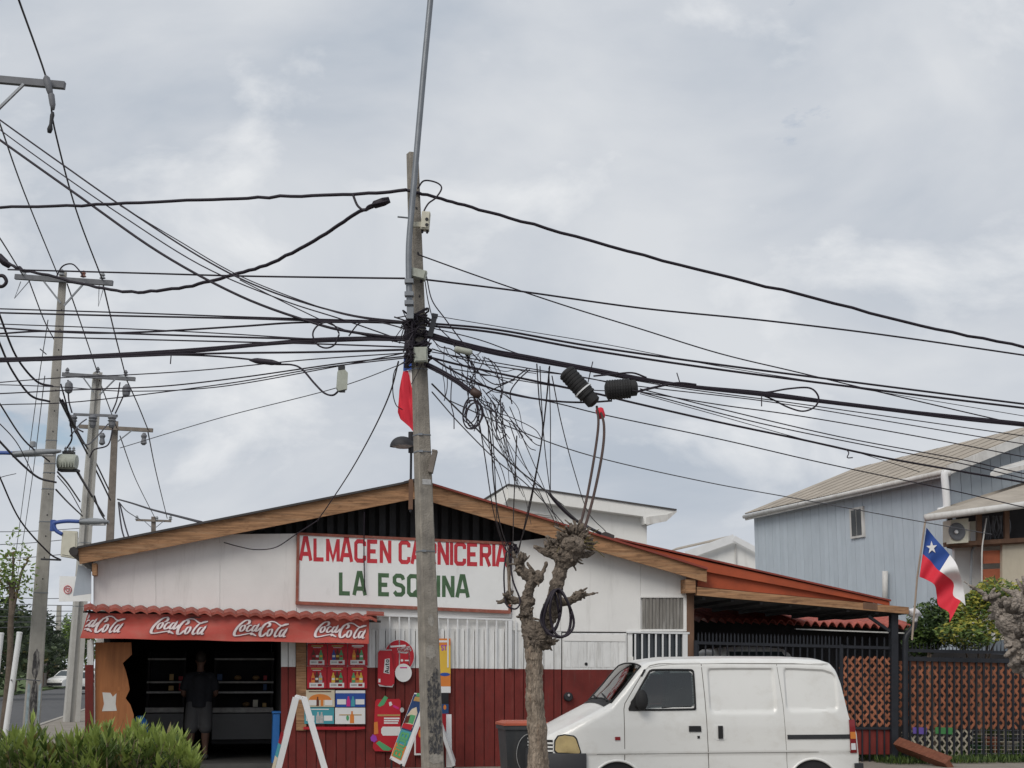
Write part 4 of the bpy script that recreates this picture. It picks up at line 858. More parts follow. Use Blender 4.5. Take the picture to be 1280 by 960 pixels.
def zl_(pts, z): return [p + Z * z for p in pts]
mb.grid([zl_(bi, .665), zl_(bump_loop(0, 0, .015), .672), zl_(bl, .655), zl_(bl, .36), zl_(bump_loop(0, 0, .0), .30), zl_(bi, .29)])
obj('front_bumper', mb, 'bumper', van, smooth=True, local=True, auto=45)
obj('rear_bumper', MB().box((3.74, 0, .42), (.10, 1.44, .22)), 'bumper', van, local=True)
# windscreen, wiper cowl
def topf(X, y, o=0.0): 
    z = van_zt(X); yc = van_hw(X, z - .11) - .11
    return Vector((X - o * .75, y, z + .03 * (1 - min(1, (y / yc) ** 2)) + o * .65))
def screen(name, x0, x1, mg, off, mat):
    rw = []
    for i in range(13):
        X = lerp(x0, x1, i / 12); yc = van_hw(X, van_zt(X) - .11) - .015 - mg
        rw.append([topf(X, 0, off) * 0 + Vector((topf(X, 0).x - off * .75, lerp(-yc, yc, j / 16), topf(X, min(abs(lerp(-yc, yc, j / 16)), yc * .86)).z + off * .65 - .10 * max(0, abs(lerp(-1, 1, j / 16)) - .82) ** 1.6 * 6 * .3)) for j in range(17)])
    lo = [[p - Vector((-.004, 0, .004)) for p in r] for r in rw]
    m = MB().grid(rw).grid(lo); m.grid([rw[0], lo[0]]); m.grid([rw[-1], lo[-1]]); m.grid([[r[0] for r in rw], [r[0] for r in lo]]); m.grid([[r[-1] for r in rw], [r[-1] for r in lo]])
    return obj(name, m, mat, van, smooth=True, local=True, auto=40)
ws_ = screen('windscreen', .785, 1.155, .05, .010, 'pane_screen')
vsw = [v.co.copy() for v in ws_.data.vertices][:13 * 17]; loop_ = vsw[0:17] + [vsw[17 * i + 16] for i in range(1, 13)] + vsw[17 * 12:17 * 13][::-1][1:] + [vsw[17 * i] for i in range(11, -1, -1)]
obj('screen_seal', MB().tube(loop_, .010, 6), 'rubber', van, smooth=True, local=True)
# cabin seen through the glass
obj('dashboard', MB().prism([(.84, -.66, 1.10), (1.12, -.66, 1.12), (1.16, -.66, .95), (.84, -.66, .9)], (0, 1.32, 0)), 'cabin', van, local=True)
obj('bulkhead', MB().box((2.0, 0, 1.05), (.04, 1.25, 1.2)), 'cabin', van, local=True); obj('cabin_floor', MB().box((1.45, 0, .60), (1.2, 1.3, .06)), 'cabin', van, local=True)
for y_ in (-.34, .34):
    st_ = obj('seat', MB().box((1.52, y_, .86), (.46, .46, .14)).prism([(1.68, y_ - .22, .9), (1.82, y_ - .20, 1.38), (1.90, y_ - .20, 1.37), (1.80, y_ - .22, .88)], (0, .42, 0)), 'seat_cloth', van, local=True)
    obj('head_rest', MB().ball((1.87, y_, 1.47), .11, 3, (.5, 1.0, .75)), 'seat_cloth', st_, smooth=True, local=True)
obj('steering_wheel', MB().tube([Vector((1.22 + .07 * math.sin(t), -.34 + .18 * math.cos(t), 1.13 + .16 * math.sin(t))) for t in [2 * math.pi * k / 24 for k in range(25)]], .014, 8), 'rubber', van, smooth=True, local=True)
cw = MB()
cw.grid([[topf(lerp(.70, .80, i / 3), lerp(-.62, .62, j / 10), .008) for j in range(11)] for i in range(4)]); obj('wiper_cowl', cw, 'rubber', van, smooth=True, local=True, fix=False)
for y0, y1 in ((-.52, -.02), (.08, .55)):
    obj('wiper', MB().tube([topf(.775, y0, .022), topf(.80, (y0 + y1) / 2, .026), topf(.825, y1, .022)], .010, 6), 'rubber', van, local=True)
# mirror, antenna foot, roof gutter
for s in (-1, 1):
    m = MB().ball(side(vx(800), vz(874), .10, s), .105, 3, (.68, .62, 1.15)); m.tube([side(vx(795), vz(882), 0, s), side(vx(798), vz(878), .09, s)], .022, 8); obj('mirror', m, 'rubber', van, smooth=True, local=True)
    side_patch('mirror_base', px_out([(788, 886), (788, 876), (795, 868), (798, 886)]), .014, 'rubber', van, s=s)
obj('roof_gutter', MB().tube([Vector((X, -(van_hw(X, van_zt(X) - .10) + .0) + .012, van_zt(X) - .055)) for X in [1.16 + 2.2 * i / 30 for i in range(31)]], .008, 6), 'car_white', van, local=True)
obj('pillar_vent', MB().tube([side(vx(803), vz(845), .004), side(vx(808), vz(837), .004)], .012, 6), 'rubber', van, local=True)
obj('roof_knob', MB().box((vx(800), -.25, 1.735), (.06, .05, .06)), 'car_white', van, local=True)
obj('under_body', MB().box((1.9, 0, .42), (3.4, 1.2, .26)), 'rubber', van, local=True)
for wx in (WA, WB):
    for s in (-1, 1):
        obj('arch_lip', MB().tube([Vector((wx + (WRr + .012) * math.cos(t), s * (van_w(wx) - .004), .27 + (WRr + .012) * math.sin(t))) for t in [math.pi * k / 28 for k in range(29)]], .015, 8), 'car_white', van, smooth=True, local=True)
        obj('wheel_well', MB().lathe(Vector((wx, s * (van_w(wx) - .30), .27)), (0, s, 0), [(WRr + .02, 0), (WRr + .02, .28)], 30), 'rubber', van, local=True)
        wh = obj('wheel', MB().lathe(Vector((wx, s * (van_w(wx) - .19), .27)), (0, s, 0), [(.18, 0), (.25, .005), (.27, .03), (.27, .13), (.25, .16), (.19, .165), (.18, .14)], 36), 'rubber', van, smooth=True, local=True, auto=40)
        obj('rim', MB().lathe(Vector((wx, s * (van_w(wx) - .19), .27)), (0, s, 0), [(.178, .0), (.178, .15), (.15, .13), (.08, .12), (.05, .15), (.02, .15)], 30), 'rim', wh, smooth=True, local=True, auto=40)

# simple cars: far ones in the side street and one under the carport
def small_car(loc, rz, mat, label, sc=1.0):
    tp = [(0, .55), (.05, .72), (.3, .82), (1.0, .95), (1.15, 1.0), (1.75, 1.40), (2.0, 1.46), (2.9, 1.46), (3.3, 1.38), (3.75, .98), (4.0, .93), (4.08, .6)]
    hwf = lambda X: .82 - (.16 * ((.5 - X) / .5) ** 2 if X < .5 else 0) - (.12 * ((X - 3.7) / .38) ** 2 if X > 3.7 else 0)
    rw, ztf, hwf2 = loft(tp, hwf, .22, None, 60, 60, .1, .22, .9, .03)
    t = thing('parked_car', loc, label, 'car', 'cars of the side street', rz) if 'carport' not in label else thing('parked_car', loc, label, 'car', None, rz)
    off = Vector((-2.04, 0, 0)); mb = MB().grid([[p + off for p in r] for r in rw]); mb.add([p + off for p in rw[0]], [tuple(range(len(rw[0])))]); mb.add([p + off for p in rw[-1]], [tuple(range(len(rw[-1]) - 1, -1, -1))])
    obj('body', mb, mat, t, smooth=True, local=True, auto=35)
    for s in (-1, 1):
        o = [Vector((X, s * (hwf2(X, z) + .008), z)) + off for X, z in ((1.35, 1.0), (1.8, 1.34), (3.1, 1.34), (3.55, 1.02))]
        obj('side_window', MB().prism(o, (0, -s * .006, 0)), 'glass_dark', t, local=True)
        for wx in (.75, 3.3):
            wh = obj('wheel', MB().lathe(Vector((wx, s * .66, .3)) + off, (0, s, 0), [(.2, 0), (.3, .02), (.3, .16), (.2, .18)], 24), 'rubber', t, local=True); obj('rim', MB().lathe(Vector((wx, s * .68, .3)) + off, (0, s, 0), [(.19, 0), (.19, .17), (.05, .15)], 18), 'rim', wh, local=True)
    for xs, n_ in (((1.12, 1.72), 'windscreen'), ((3.78, 3.32), 'rear_window')):
        o = [Vector((xs[0], -.66, ztf(xs[0]) + .015)), Vector((xs[0], .66, ztf(xs[0]) + .015)), Vector((xs[1], .52, ztf(xs[1]) + .015)), Vector((xs[1], -.52, ztf(xs[1]) + .015))]
        obj(n_, MB().prism([p + off for p in o], (0, 0, .02)), 'glass_dark', t, local=True)
    for s in (-1, 1):
        obj('headlight', MB().ball(Vector((.1, s * .55, .68)) + off, .13, 2, (.6, 1.1, .6)), 'white_plastic', t, smooth=True, local=True); obj('tail_lamp', MB().ball(Vector((4.0, s * .58, .8)) + off, .13, 2, (.5, .9, 1.0)), 'tail_red', t, smooth=True, local=True)
    obj('front_bumper', MB().box(Vector((.02, 0, .38)) + off, (.12, 1.35, .2)), 'bumper', t, local=True); obj('rear_bumper', MB().box(Vector((4.06, 0, .4)) + off, (.12, 1.4, .2)), 'bumper', t, local=True)
    return t
c1 = P(85, 857, 122); small_car((c1.x, c1.y, -.12), R(75), 'car_white', 'distant white car facing us beyond the pale pole')
c2 = P(108, 863, 100); small_car((c2.x, c2.y, -.12), R(-79), 'car_white', 'distant white car seen from behind, close beside the shop corner')
c3 = P(937, 815, 28.6); small_car((c3.x, c3.y, .0), YAW + math.pi / 2, 'car_white', 'white car parked in the carport behind the black gate').scale = (1.0, 1.0, 1.36)

# ================================================================== customer in the doorway, seen from behind
def remesh_obj(name, chains, mat, parent, vox=0.014, balls=(), disp=0.0, dsc=0.1, smooth_it=4, local=False, ends=True):
    mb = MB()
    for pts, rs in chains: mb.tube(pts, rs, 12)
    for pts, rs in (chains if ends else []):
        for p, r in ((pts[0], rs[0]), (pts[-1], rs[-1])): mb.ball(p, r * .99, 2)
    for c_, r_, sq in balls: mb.ball(c_, r_, 3, sq)
    o = obj(name, mb, mat, parent, smooth=True, local=local)
    m = o.modifiers.new('remesh', 'REMESH'); m.mode = 'VOXEL'; m.voxel_size = vox; m.use_smooth_shade = True
    if smooth_it: s = o.modifiers.new('smooth', 'SMOOTH'); s.iterations = smooth_it; s.factor = 0.5
    if disp:
        tx = bpy.data.textures.new(name + '_tex', 'CLOUDS'); tx.noise_scale = dsc; tx.noise_depth = 3
        d = o.modifiers.new('disp', 'DISPLACE'); d.texture = tx; d.strength = disp; d.mid_level = 0.5; d.texture_coords = 'LOCAL'
    return o
pb = fp(247, 930, -1.15); base = Vector((pb.x, pb.y, 0.10))
per = thing('person', base, 'person in black T-shirt and grey shorts standing with back to us inside the doorway', 'person')
def B(x, y, z): return base + U * x + V * y + Z * z
legs = []
for s in (-1, 1): legs.append((crom([B(s * .10, 0, .93), B(s * .115, -.01, .72), B(s * .12, -.015, .50), B(s * .125, .02, .30), B(s * .13, .0, .09)], 3), [.10, .098, .095, .09, .085, .08, .066, .07, .07, .062, .05, .045, .042]))
feet = [([B(s * .13, 0, .05), B(s * .145, .10, .04), B(s * .15, .19, .03)], [.045, .042, .03]) for s in (-1, 1)]
torso = [(crom([B(0, 0, .95), B(0, -.01, 1.12), B(0, -.02, 1.30), B(0, 0, 1.44)], 3), [.15, .148, .145, .14, .145, .15, .155, .16, .13, .08][:10])]
torso += [([B(-.08, 0, .98), B(-.10, 0, 1.15), B(-.13, -.01, 1.33)], [.11, .11, .10]), ([B(.08, 0, .98), B(.10, 0, 1.15), B(.13, -.01, 1.33)], [.11, .11, .10]), ([B(0, 0, 1.40), B(0, .01, 1.52), B(0, .02, 1.58)], [.075, .06, .06])]
arms = []
for s in (-1, 1): arms.append((crom([B(s * .19, -.01, 1.38), B(s * .25, .0, 1.22), B(s * .27, .04, 1.10), B(s * .22, .20, 1.06), B(s * .17, .30, 1.08)], 2), [.065, .06, .055, .052, .048, .044, .04, .036, .03]))
hands = []
for s in (-1, 1):
    pw = B(s * .17, .30, 1.08); hands.append(([pw, pw + V * .07], [.034, .032]))
    for k in range(4): hands.append(([pw + V * .07 + U * (-.024 + .016 * k), pw + V * (.12 + .012 * (k in (1, 2))) + U * (-.028 + .018 * k) - Z * .01, pw + V * .145 + U * (-.028 + .018 * k) - Z * .035], [.010, .009, .008]))
    hands.append(([pw + V * .02 - U * s * .03, pw + V * .06 - U * s * .06, pw + V * .09 - U * s * .06 - Z * .01], [.011, .010, .009]))
remesh_obj('body', legs + feet + torso + arms + hands, 'skin', per, .014, [(B(0, .02, 1.66), .10, (.82, .95, 1.18)), (B(-.083, .02, 1.65), .024, (.5, 1, 1.3)), (B(.083, .02, 1.65), .024, (.5, 1, 1.3)), (B(0, .12, 1.645), .018, (.8, 1, 1.2))])
remesh_obj('shirt', [(crom([B(0, 0, .87), B(0, -.01, 1.12), B(0, -.02, 1.30), B(0, 0, 1.43)], 3), [.175, .172, .168, .165, .165, .168, .172, .172, .14, .085]), ([B(-.09, 0, .87), B(-.11, 0, 1.15), B(-.14, -.01, 1.35)], [.125, .122, .112]), ([B(.09, 0, .87), B(.11, 0, 1.15), B(.14, -.01, 1.35)], [.125, .122, .112])] + [([B(s * .18, -.01, 1.39), B(s * .245, 0, 1.24), B(s * .26, .02, 1.16)], [.085, .082, .085]) for s in (-1, 1)], 'shirt', per, .016, [(B(s * .15, -.01, 1.375), .105, (1.1, .9, .8)) for s in (-1, 1)] + [(B(0, 0, 1.42), .11, (1, .9, .6))], ends=False)
remesh_obj('shorts', [([B(s * .085, 0, .95), B(s * .105, 0, .75), B(s * .12, -.01, .53)], [.135, .13, .118]) for s in (-1, 1)] + [([B(0, 0, .92), B(0, 0, .85)], [.14, .12])], 'shorts', per, .016)
remesh_obj('hair', [], 'hair', per, .014, [(B(0, .0, 1.70), .108, (.84, .96, 1.05))])
for s in (-1, 1): remesh_obj('shoe', [([B(s * .13, -.02, .05), B(s * .14, .08, .045), B(s * .15, .2, .035)], [.052, .05, .038])], 'shoe', per, .012)
# ================================================================== concrete poles
def cpole(name, b, t, s0, s1, th, mat, label, group=None, hsec=False):
    """tapered square pole from b to t; th turns the front face"""
    o = thing(name, b, label, 'utility pole', group)
    n1 = Vector((math.sin(R(th)), -math.cos(R(th)), 0)); n2 = Vector((-math.cos(R(th)), -math.sin(R(th)), 0)); mb = MB()
    ch = 0.16
    def sec(c, s): return [c + (n1 * a + n2 * d) * s for a, d in ((1, 1 - ch), (1, -1 + ch), (1 - ch, -1), (-1 + ch, -1), (-1, -1 + ch), (-1, 1 - ch), (-1 + ch, 1), (1 - ch, 1))]
    if hsec:
        for d in (-.68, .68):
            a0 = [b + (n1 * i + n2 * (d + .32 * j)) * s0 for i, j in ((1, 1), (1, -1), (-1, -1), (-1, 1))]; a1 = [t + (n1 * i + n2 * (d + .32 * j)) * s1 for i, j in ((1, 1), (1, -1), (-1, -1), (-1, 1))]
            mb.add(a0 + a1, [(0, 1, 5, 4), (1, 2, 6, 5), (2, 3, 7, 6), (3, 0, 4, 7), (4, 5, 6, 7), (3, 2, 1, 0)])
        a0 = [b + (n1 * i * .5 + n2 * .36 * j) * s0 for i, j in ((1, 1), (1, -1), (-1, -1), (-1, 1))]; a1 = [t + (n1 * i * .5 + n2 * .36 * j) * s1 - Z * .03 for i, j in ((1, 1), (1, -1), (-1, -1), (-1, 1))]
        mb.add(a0 + a1, [(0, 1, 5, 4), (1, 2, 6, 5), (2, 3, 7, 6), (3, 0, 4, 7), (4, 5, 6, 7), (3, 2, 1, 0)])
    else:
        rws = []
        for k in range(13):
            f_ = k / 12; s = sec(lerp(b, t, f_), lerp(s0, s1, f_)); rws.append(s + [s[0]])
        mb.grid(rws); mb.add(rws[-1][:-1], [tuple(range(8))])
    obj('shaft', mb, mat, o)
    def face(u, f_, off=0.0):       # u -1..1 over the front face, f_ 0..1 up the pole
        c = lerp(b, t, f_); s = lerp(s0, s1, f_); return c + n1 * (s + off) - n2 * (u * s)
    def lface(u, f_, off=0.0):
        c = lerp(b, t, f_); s = lerp(s0, s1, f_); return c + n2 * (s + off) + n1 * (u * s)
    def band(f_, hgt, mat_='galv', off=.006):
        c = lerp(b, t, f_); s = lerp(s0, s1, f_) + off; r0 = sec(c, s); r1 = sec(c + Z * hgt, s)
        m = MB().grid([r0 + [r0[0]], r1 + [r1[0]]]); m.grid([sec(c, s - off) + [sec(c, s - off)[0]], r0 + [r0[0]]]); m.grid([sec(c + Z * hgt, s - off) + [sec(c + Z * hgt, s - off)[0]], r1 + [r1[0]]])
        return obj('strap', m, mat_, o)
    return o, face, lface, band
PB = P(541, 960, 17.5); PT = P(515.5, 192, 17.5); k_ = -PB.z / (PT.z - PB.z); PB = lerp(PB, PT, k_)
HP = PT.z - PB.z
def pfr(py):                                   # fraction up the pole for a photo row
    lo, hi = 0.0, 1.0
    for _ in range(40):
        m = (lo + hi) / 2; p = lerp(PB, PT, m); d = p - Vector((0, 0, EYE)); c, s = math.cos(PITCH), math.sin(PITCH)
        fwd = d.y * c + d.z * s; up = -d.y * s + d.z * c
        if 480 - FPX * up / fwd > py: lo = m
        else: hi = m
    return lo
pole, pf, plf, pband = cpole('concrete_pole', PB, PT, .110, .060, 25, 'concrete', 'tall grey concrete utility pole wrapped in black cables in front of the shop sign')
for y in (401, 412, 423, 434, 441, 463, 545, 566, 690): pband(pfr(y), .018 if y < 450 else .012, 'galv' if y > 445 else 'bumper')
# paste-up remains and grime on the front face
def blob(n, jag): return [(math.cos(2 * math.pi * i / n) * (1 - jag + 2 * jag * random.random()), math.sin(2 * math.pi * i / n) * (1 - jag + 2 * jag * random.random())) for i in range(n)]
M('paste', (0.045, 0.045, 0.05), 0.85, 0.5, 22, dirt=(0.27, 0.245, 0.205), dirt_amt=0.97, dirt_scale=(4.5, 4.5, 2.2), dirt_lo=0.45)
M('paste_light', (0.30, 0.28, 0.25), 0.85, 0.2, 20, dirt=(0.10, 0.10, 0.10), dirt_amt=0.8, dirt_scale=(4, 4, 4), dirt_lo=0.52)
for (u, y, ru, ry, mt) in ((.1, 861, .75, 15, 'paste'), (.05, 893, .95, 19, 'paste'), (-.05, 930, 1.05, 13, 'paste'), (-.35, 872, .3, 12, 'paste'), (.1, 911, .7, 7, 'paste'), (.35, 843, .3, 8, 'paste'), (.0, 776, .3, 8, 'paste_light'), (-.2, 815, .5, 9, 'paste_light'), (.1, 948, .8, 6, 'paste_light')):
    pts = [(a * (1.25 if abs(b_) < .75 else 1), b_) for a, b_ in blob(34, .22)]; obj('paste_up', MB().prism([pf(max(-.83, min(.83, u + a * ru)), pfr(y + b_ * ry), .0025 + .0006 * (y % 5)) for a, b_ in pts], (0, .003, 0)), mt, pole)
obj('number_plate', MB().prism([pf(a, pfr(y), .004) for a, y in ((-.55, 600), (.75, 600), (.75, 606.5), (-.55, 606.5))], (0, .003, 0)), 'grey_print', pole)
for y in (262, 318, 345, 372): 
    c = pf(.0, pfr(y)); obj('bolt_hole', MB().lathe(c, (0, -1, 0), [(.016, -.01), (.016, .004)], 10), 'black_print', pole)
for y in (690, 545, 566):
    c = pf(-.6, pfr(y)); obj('strap_buckle', MB().box(c + Vector((0, -.012, .006)), (.05, .014, .026)), 'galv', pole)

# boxes and brackets hung on the pole
def hung_box(c, size, mat, label, name='terminal_box', ax=None, cat='box', group=None, extra=True):
    c = Vector(c); o = thing(name, c - Vector((0, 0, size[2] / 2)), label, cat, group)
    X, Y, Zz = ax or (Vector((1, 0, 0)), Vector((0, 1, 0)), Vector((0, 0, 1)))
    obj('casing', MB().box(c, size, (X, Y, Zz)), mat, o)
    if extra:
        obj('cover', MB().box(c - Y * (size[1] / 2 + .008), (size[0] * .86, .016, size[2] * .86), (X, Y, Zz)), mat, o)
        for s in (-.3, .3): obj('gland', MB().lathe(c + X * size[0] * s - Zz * size[2] / 2, -Zz, [(.015, 0), (.015, .03), (.008, .04)], 8), 'black_cable', o)
    return o
def tilt(a): return (Vector((math.cos(R(a)), 0, math.sin(R(a)))), Vector((0, 1, 0)), Vector((-math.sin(R(a)), 0, math.cos(R(a)))))
hb = hung_box(P(532, 277, 17.32), (.10, .13, .22), 'cream_box', 'cream meter box with dark socket holes high on the concrete pole', ax=tilt(-4))
for y in (274, 281): obj('socket', MB().lathe(P(533.5, y, 17.24), (0, -1, 0), [(.02, 0), (.02, .012)], 10), 'black_print', hb)
obj('bracket', MB().box(P(523, 281, 17.33), (.13, .06, .06)), 'cream_box', hb)
hung_box(P(522.5, 343, 17.3), (.20, .12, .11), 'pale_box', 'pale green terminal box on the pole above the cable knot', ax=tilt(-14))
hung_box(P(526, 444, 17.28), (.16, .10, .18), 'pale_box', 'grey green terminal box on the pole just below the cable knot', ax=tilt(2))
bd = thing('nailed_board', P(540, 590, 17.4), 'short grey board tilted against the right side of the concrete pole', 'board')
obj('plank', MB().box(P(541, 577, 17.4), (.055, .16, .27), tilt(-12)), 'concrete_brown', bd); obj('cap', MB().box(P(543.5, 564.5, 17.4), (.06, .17, .02), tilt(-12)), 'concrete_brown', bd)
bk = thing('cable_bracket', P(540, 420, 17.4), 'black angled cable bracket sticking up beside the cable knot', 'bracket')
obj('arm', MB().beam(P(537.5, 421, 17.4), P(543.5, 394.5, 17.4), .06, .05, (0, 1, 0)), 'black_metal', bk); obj('end_cap', MB().beam(P(543, 397, 17.4), P(544, 392.5, 17.4), .07, .06, (0, 1, 0)), 'black_metal', bk)
# galvanised mast tied to the pole
mast = thing('mast_pipe', P(512, 392, 17.2), 'slender grey galvanised pipe mast bending up past the top of the pole', 'pipe')
obj('tube', MB().tube(crom([P(513, 398, 17.25), P(512, 380, 17.2), P(511, 345, 17.2), P(511, 310, 17.2), P(513.5, 275, 17.2), P(517, 235, 17.2), P(523, 165, 17.2), P(530.5, 80, 17.2), P(538, 0, 17.2), P(545, -80, 17.2)], 5), .037, 12), 'galv', mast, smooth=True)
for y in (352, 368, 379): obj('clamp', MB().box(P(511.5, y, 17.18), (.105, .11, .05)), 'galv', mast)
obj('foot_plate', MB().box(P(513, 392, 17.2), (.08, .1, .14)), 'galv', mast)
obj('cross_pin', MB().tube([P(497, 271, 17.2), P(517, 273, 17.2)], .011, 6), 'galv', mast)

# dome lamp on a rod standing on the shop's roof peak, with flagpole
DL = 24.4
lm = thing('roof_lamp', P(515, 640, DL), 'small dark dome lamp on a rod at the shop roof peak', 'lamp')
obj('rod', MB().tube([P(513, 640, DL), P(514, 560, DL)], .02, 8), 'black_metal', lm)
rw = []
for i in range(9):
    t = i / 8; a_ = t * math.pi / 2
    rw.append([P(503, 545.5 + 13.0 * (1 - math.cos(a_)), DL) + Vector((math.cos(p_) * (.20 * math.sin(a_) + .01), math.sin(p_) * (.15 * math.sin(a_) + .01), 0)) for p_ in [2 * math.pi * k / 20 for k in range(21)]])
obj('shade', MB().grid(rw), 'bumper', lm, smooth=True); obj('lens', MB().lathe(P(504, 560, DL), (0, 0, 1), [(.12, 0), (.19, .03)], 20), 'grey_print', lm, smooth=True, auto=40)
obj('mount', MB().tube([P(514, 540, DL), P(514, 566, DL)], .05, 10), 'bumper', lm); obj('base_strap', MB().box(P(513.5, 618, DL), (.07, .05, .5)), 'wood_dark', lm)

# ================================================================== flags
def fmesh(polys, D, parent, th=.008):
    for name, pts, mat in polys:
        mb = MB(); bm = bmesh.new(); vs = [bm.verts.new(P(x, y, D + .05 * math.sin(x * .35) + .04 * math.sin(y * .12))) for x, y in pts]; bm.faces.new(vs)
        bmesh.ops.triangulate(bm, faces=bm.faces); bmesh.ops.subdivide_edges(bm, edges=bm.edges, cuts=3, use_grid_fill=True); bm.verts.index_update()
        for v in bm.verts: v.co.y += .035 * math.sin(v.co.x * 22 + v.co.z * 3) + .02 * math.sin(v.co.z * 15)
        fr = [v.co.copy() for v in bm.verts]; n = len(fr); fs = [tuple(v.index for v in f_.verts) for f_ in bm.faces]; bm.free()
        mb.add(fr, fs); mb.add([p + Vector((0, th, 0)) for p in fr], [tuple(reversed(f_)) for f_ in fs]); obj(name, mb, mat, parent, smooth=True, fix=False)
f1 = thing('flag', P(521, 545, 23.7), 'drooping red, white and blue flag half hidden behind the concrete pole', 'flag', 'flags with white star')
obj('flag_pole', MB().tube([P(522, 610, 24.2), P(522, 430, 23.8)], .016, 8), 'pole_wood', f1)
fmesh([('blue_canton', [(505, 446), (522, 440), (522, 456), (513, 461), (504, 464)], 'flag_blue'), ('white_stripe', [(510, 462.5), (522, 456.3), (523, 505), (516.8, 506), (516, 490), (514, 478)], 'flag_white'),
       ('red_stripe', [(504, 464.3), (509.8, 462.6), (513.7, 478), (515.8, 490), (516.5, 506.2), (522, 506.2), (521, 545), (512, 534), (500, 523), (497, 515), (499, 488)], 'flag_red')], 23.7, f1)
D2 = 26.0
f2 = thing('flag', P(1143, 775, D2), 'flag with white star flying from a slanted pole above the black gate', 'flag', 'flags with white star')
obj('flag_pole', MB().tube([P(1140, 800, D2), P(1146.5, 722, D2), P(1156.5, 652, D2)], .017, 8), 'pole_wood', f2)
topc = crom([Vector(p) for p in ((1158.2, 659.5, 0), (1170, 674, 0), (1183, 688.5, 0), (1195, 704, 0), (1201, 722, 0), (1205, 741, 0), (1207, 757, 0))], 6)
midc = crom([Vector(p) for p in ((1153.5, 692.5, 0), (1163, 701, 0), (1171, 711, 0), (1182, 719, 0), (1192, 729, 0), (1191.5, 744, 0), (1201, 751, 0))], 6)
botc = crom([Vector(p) for p in ((1149.5, 721, 0), (1159, 725, 0), (1168.5, 731.5, 0), (1171, 744, 0), (1173.5, 757, 0), (1186, 765.5, 0), (1187, 778, 0))], 6)
nT = len(topc)
def fl_pt(i, v):
    a, m_, b_ = topc[i], midc[i], botc[i]; p = lerp(a, m_, v * 2) if v <= .5 else lerp(m_, b_, v * 2 - 1)
    s = i / (nT - 1); return P(p.x, p.y, D2 + .13 * math.sin(s * 9 + v * 2.5) * (.25 + s) + .05 * math.sin(s * 19 + v * 5))
def fl_part(name, i0, i1, v0, v1, mat, off=0.0):
    rw = [[fl_pt(i, lerp(v0, v1, j / 8)) + Vector((0, -off, 0)) for i in range(i0, i1 + 1)] for j in range(9)]; lo = [[p + Vector((0, .008, 0)) for p in r] for r in rw]
    return obj(name, MB().grid(rw).grid(lo), mat, f2, smooth=True, fix=False)
ic = int(nT * .385)
fl_part('blue_canton', 0, ic, 0, .5, 'flag_blue'); fl_part('white_stripe', ic, nT - 1, 0, .5, 'flag_white'); fl_part('red_stripe', 0, nT - 1, .5, 1, 'flag_red')
sp = []
for k in range(10):
    a_ = R(-90 + 36 * k - 4); r_ = 7.0 if k % 2 == 0 else 2.75; sp.append((1164.8 + r_ * math.cos(a_), 684.5 + r_ * 1.18 * math.sin(a_)))
yst = min(fl_pt(i, v).y for i in range(3, 12) for v in (.1, .2, .3, .4))
obj('star', MB().prism([P(x, y, yst - .015) for x, y in sp], (0, .012, 0)), 'flag_white', f2)

# ================================================================== pruned street trees
def pruned(name, label, chains, balls, twigs, D, knob_twigs, lab_group='heavily pruned street trees'):
    base = P(*chains[0][0][0][:2], D); t = thing(name, (base.x, base.y, 0), label, 'tree', lab_group)
    ch = []
    for pts, rs in chains:
        p3 = crom([P(x, y, D + (q[0] if q else 0)) for x, y, *q in pts], 5); rr = []
        for i in range(len(p3)):
            f_ = i / (len(p3) - 1) * (len(rs) - 1); k = min(int(f_), len(rs) - 2); rr.append(lerp(rs[k], rs[k + 1], f_ - k) * random.uniform(.93, 1.08))
        ch.append((p3, rr))
    return t, ch
def spikes(mb, c, n, l0, l1, r0, up=.35, sq=(1, .8, .9), rad=.1):
    for _ in range(n):
        d = Vector((random.gauss(0, 1) * sq[0], random.gauss(0, 1) * sq[1], random.gauss(up, 1) * sq[2])).normalized(); l = random.uniform(l0, l1); a = c + d * rad * .6
        k1 = a + d * (rad * .5 + l * .5) + Vector((random.gauss(0, .02), random.gauss(0, .02), random.gauss(.01, .02))); k2 = k1 + (d + Vector((random.gauss(0, .3), random.gauss(0, .3), random.gauss(.2, .3)))).normalized() * l * .55
        r = r0 * random.uniform(.6, 1.3); mb.tube([a, k1, k2], [r * 1.5, r, r * .65], 7)
TD = 15.6
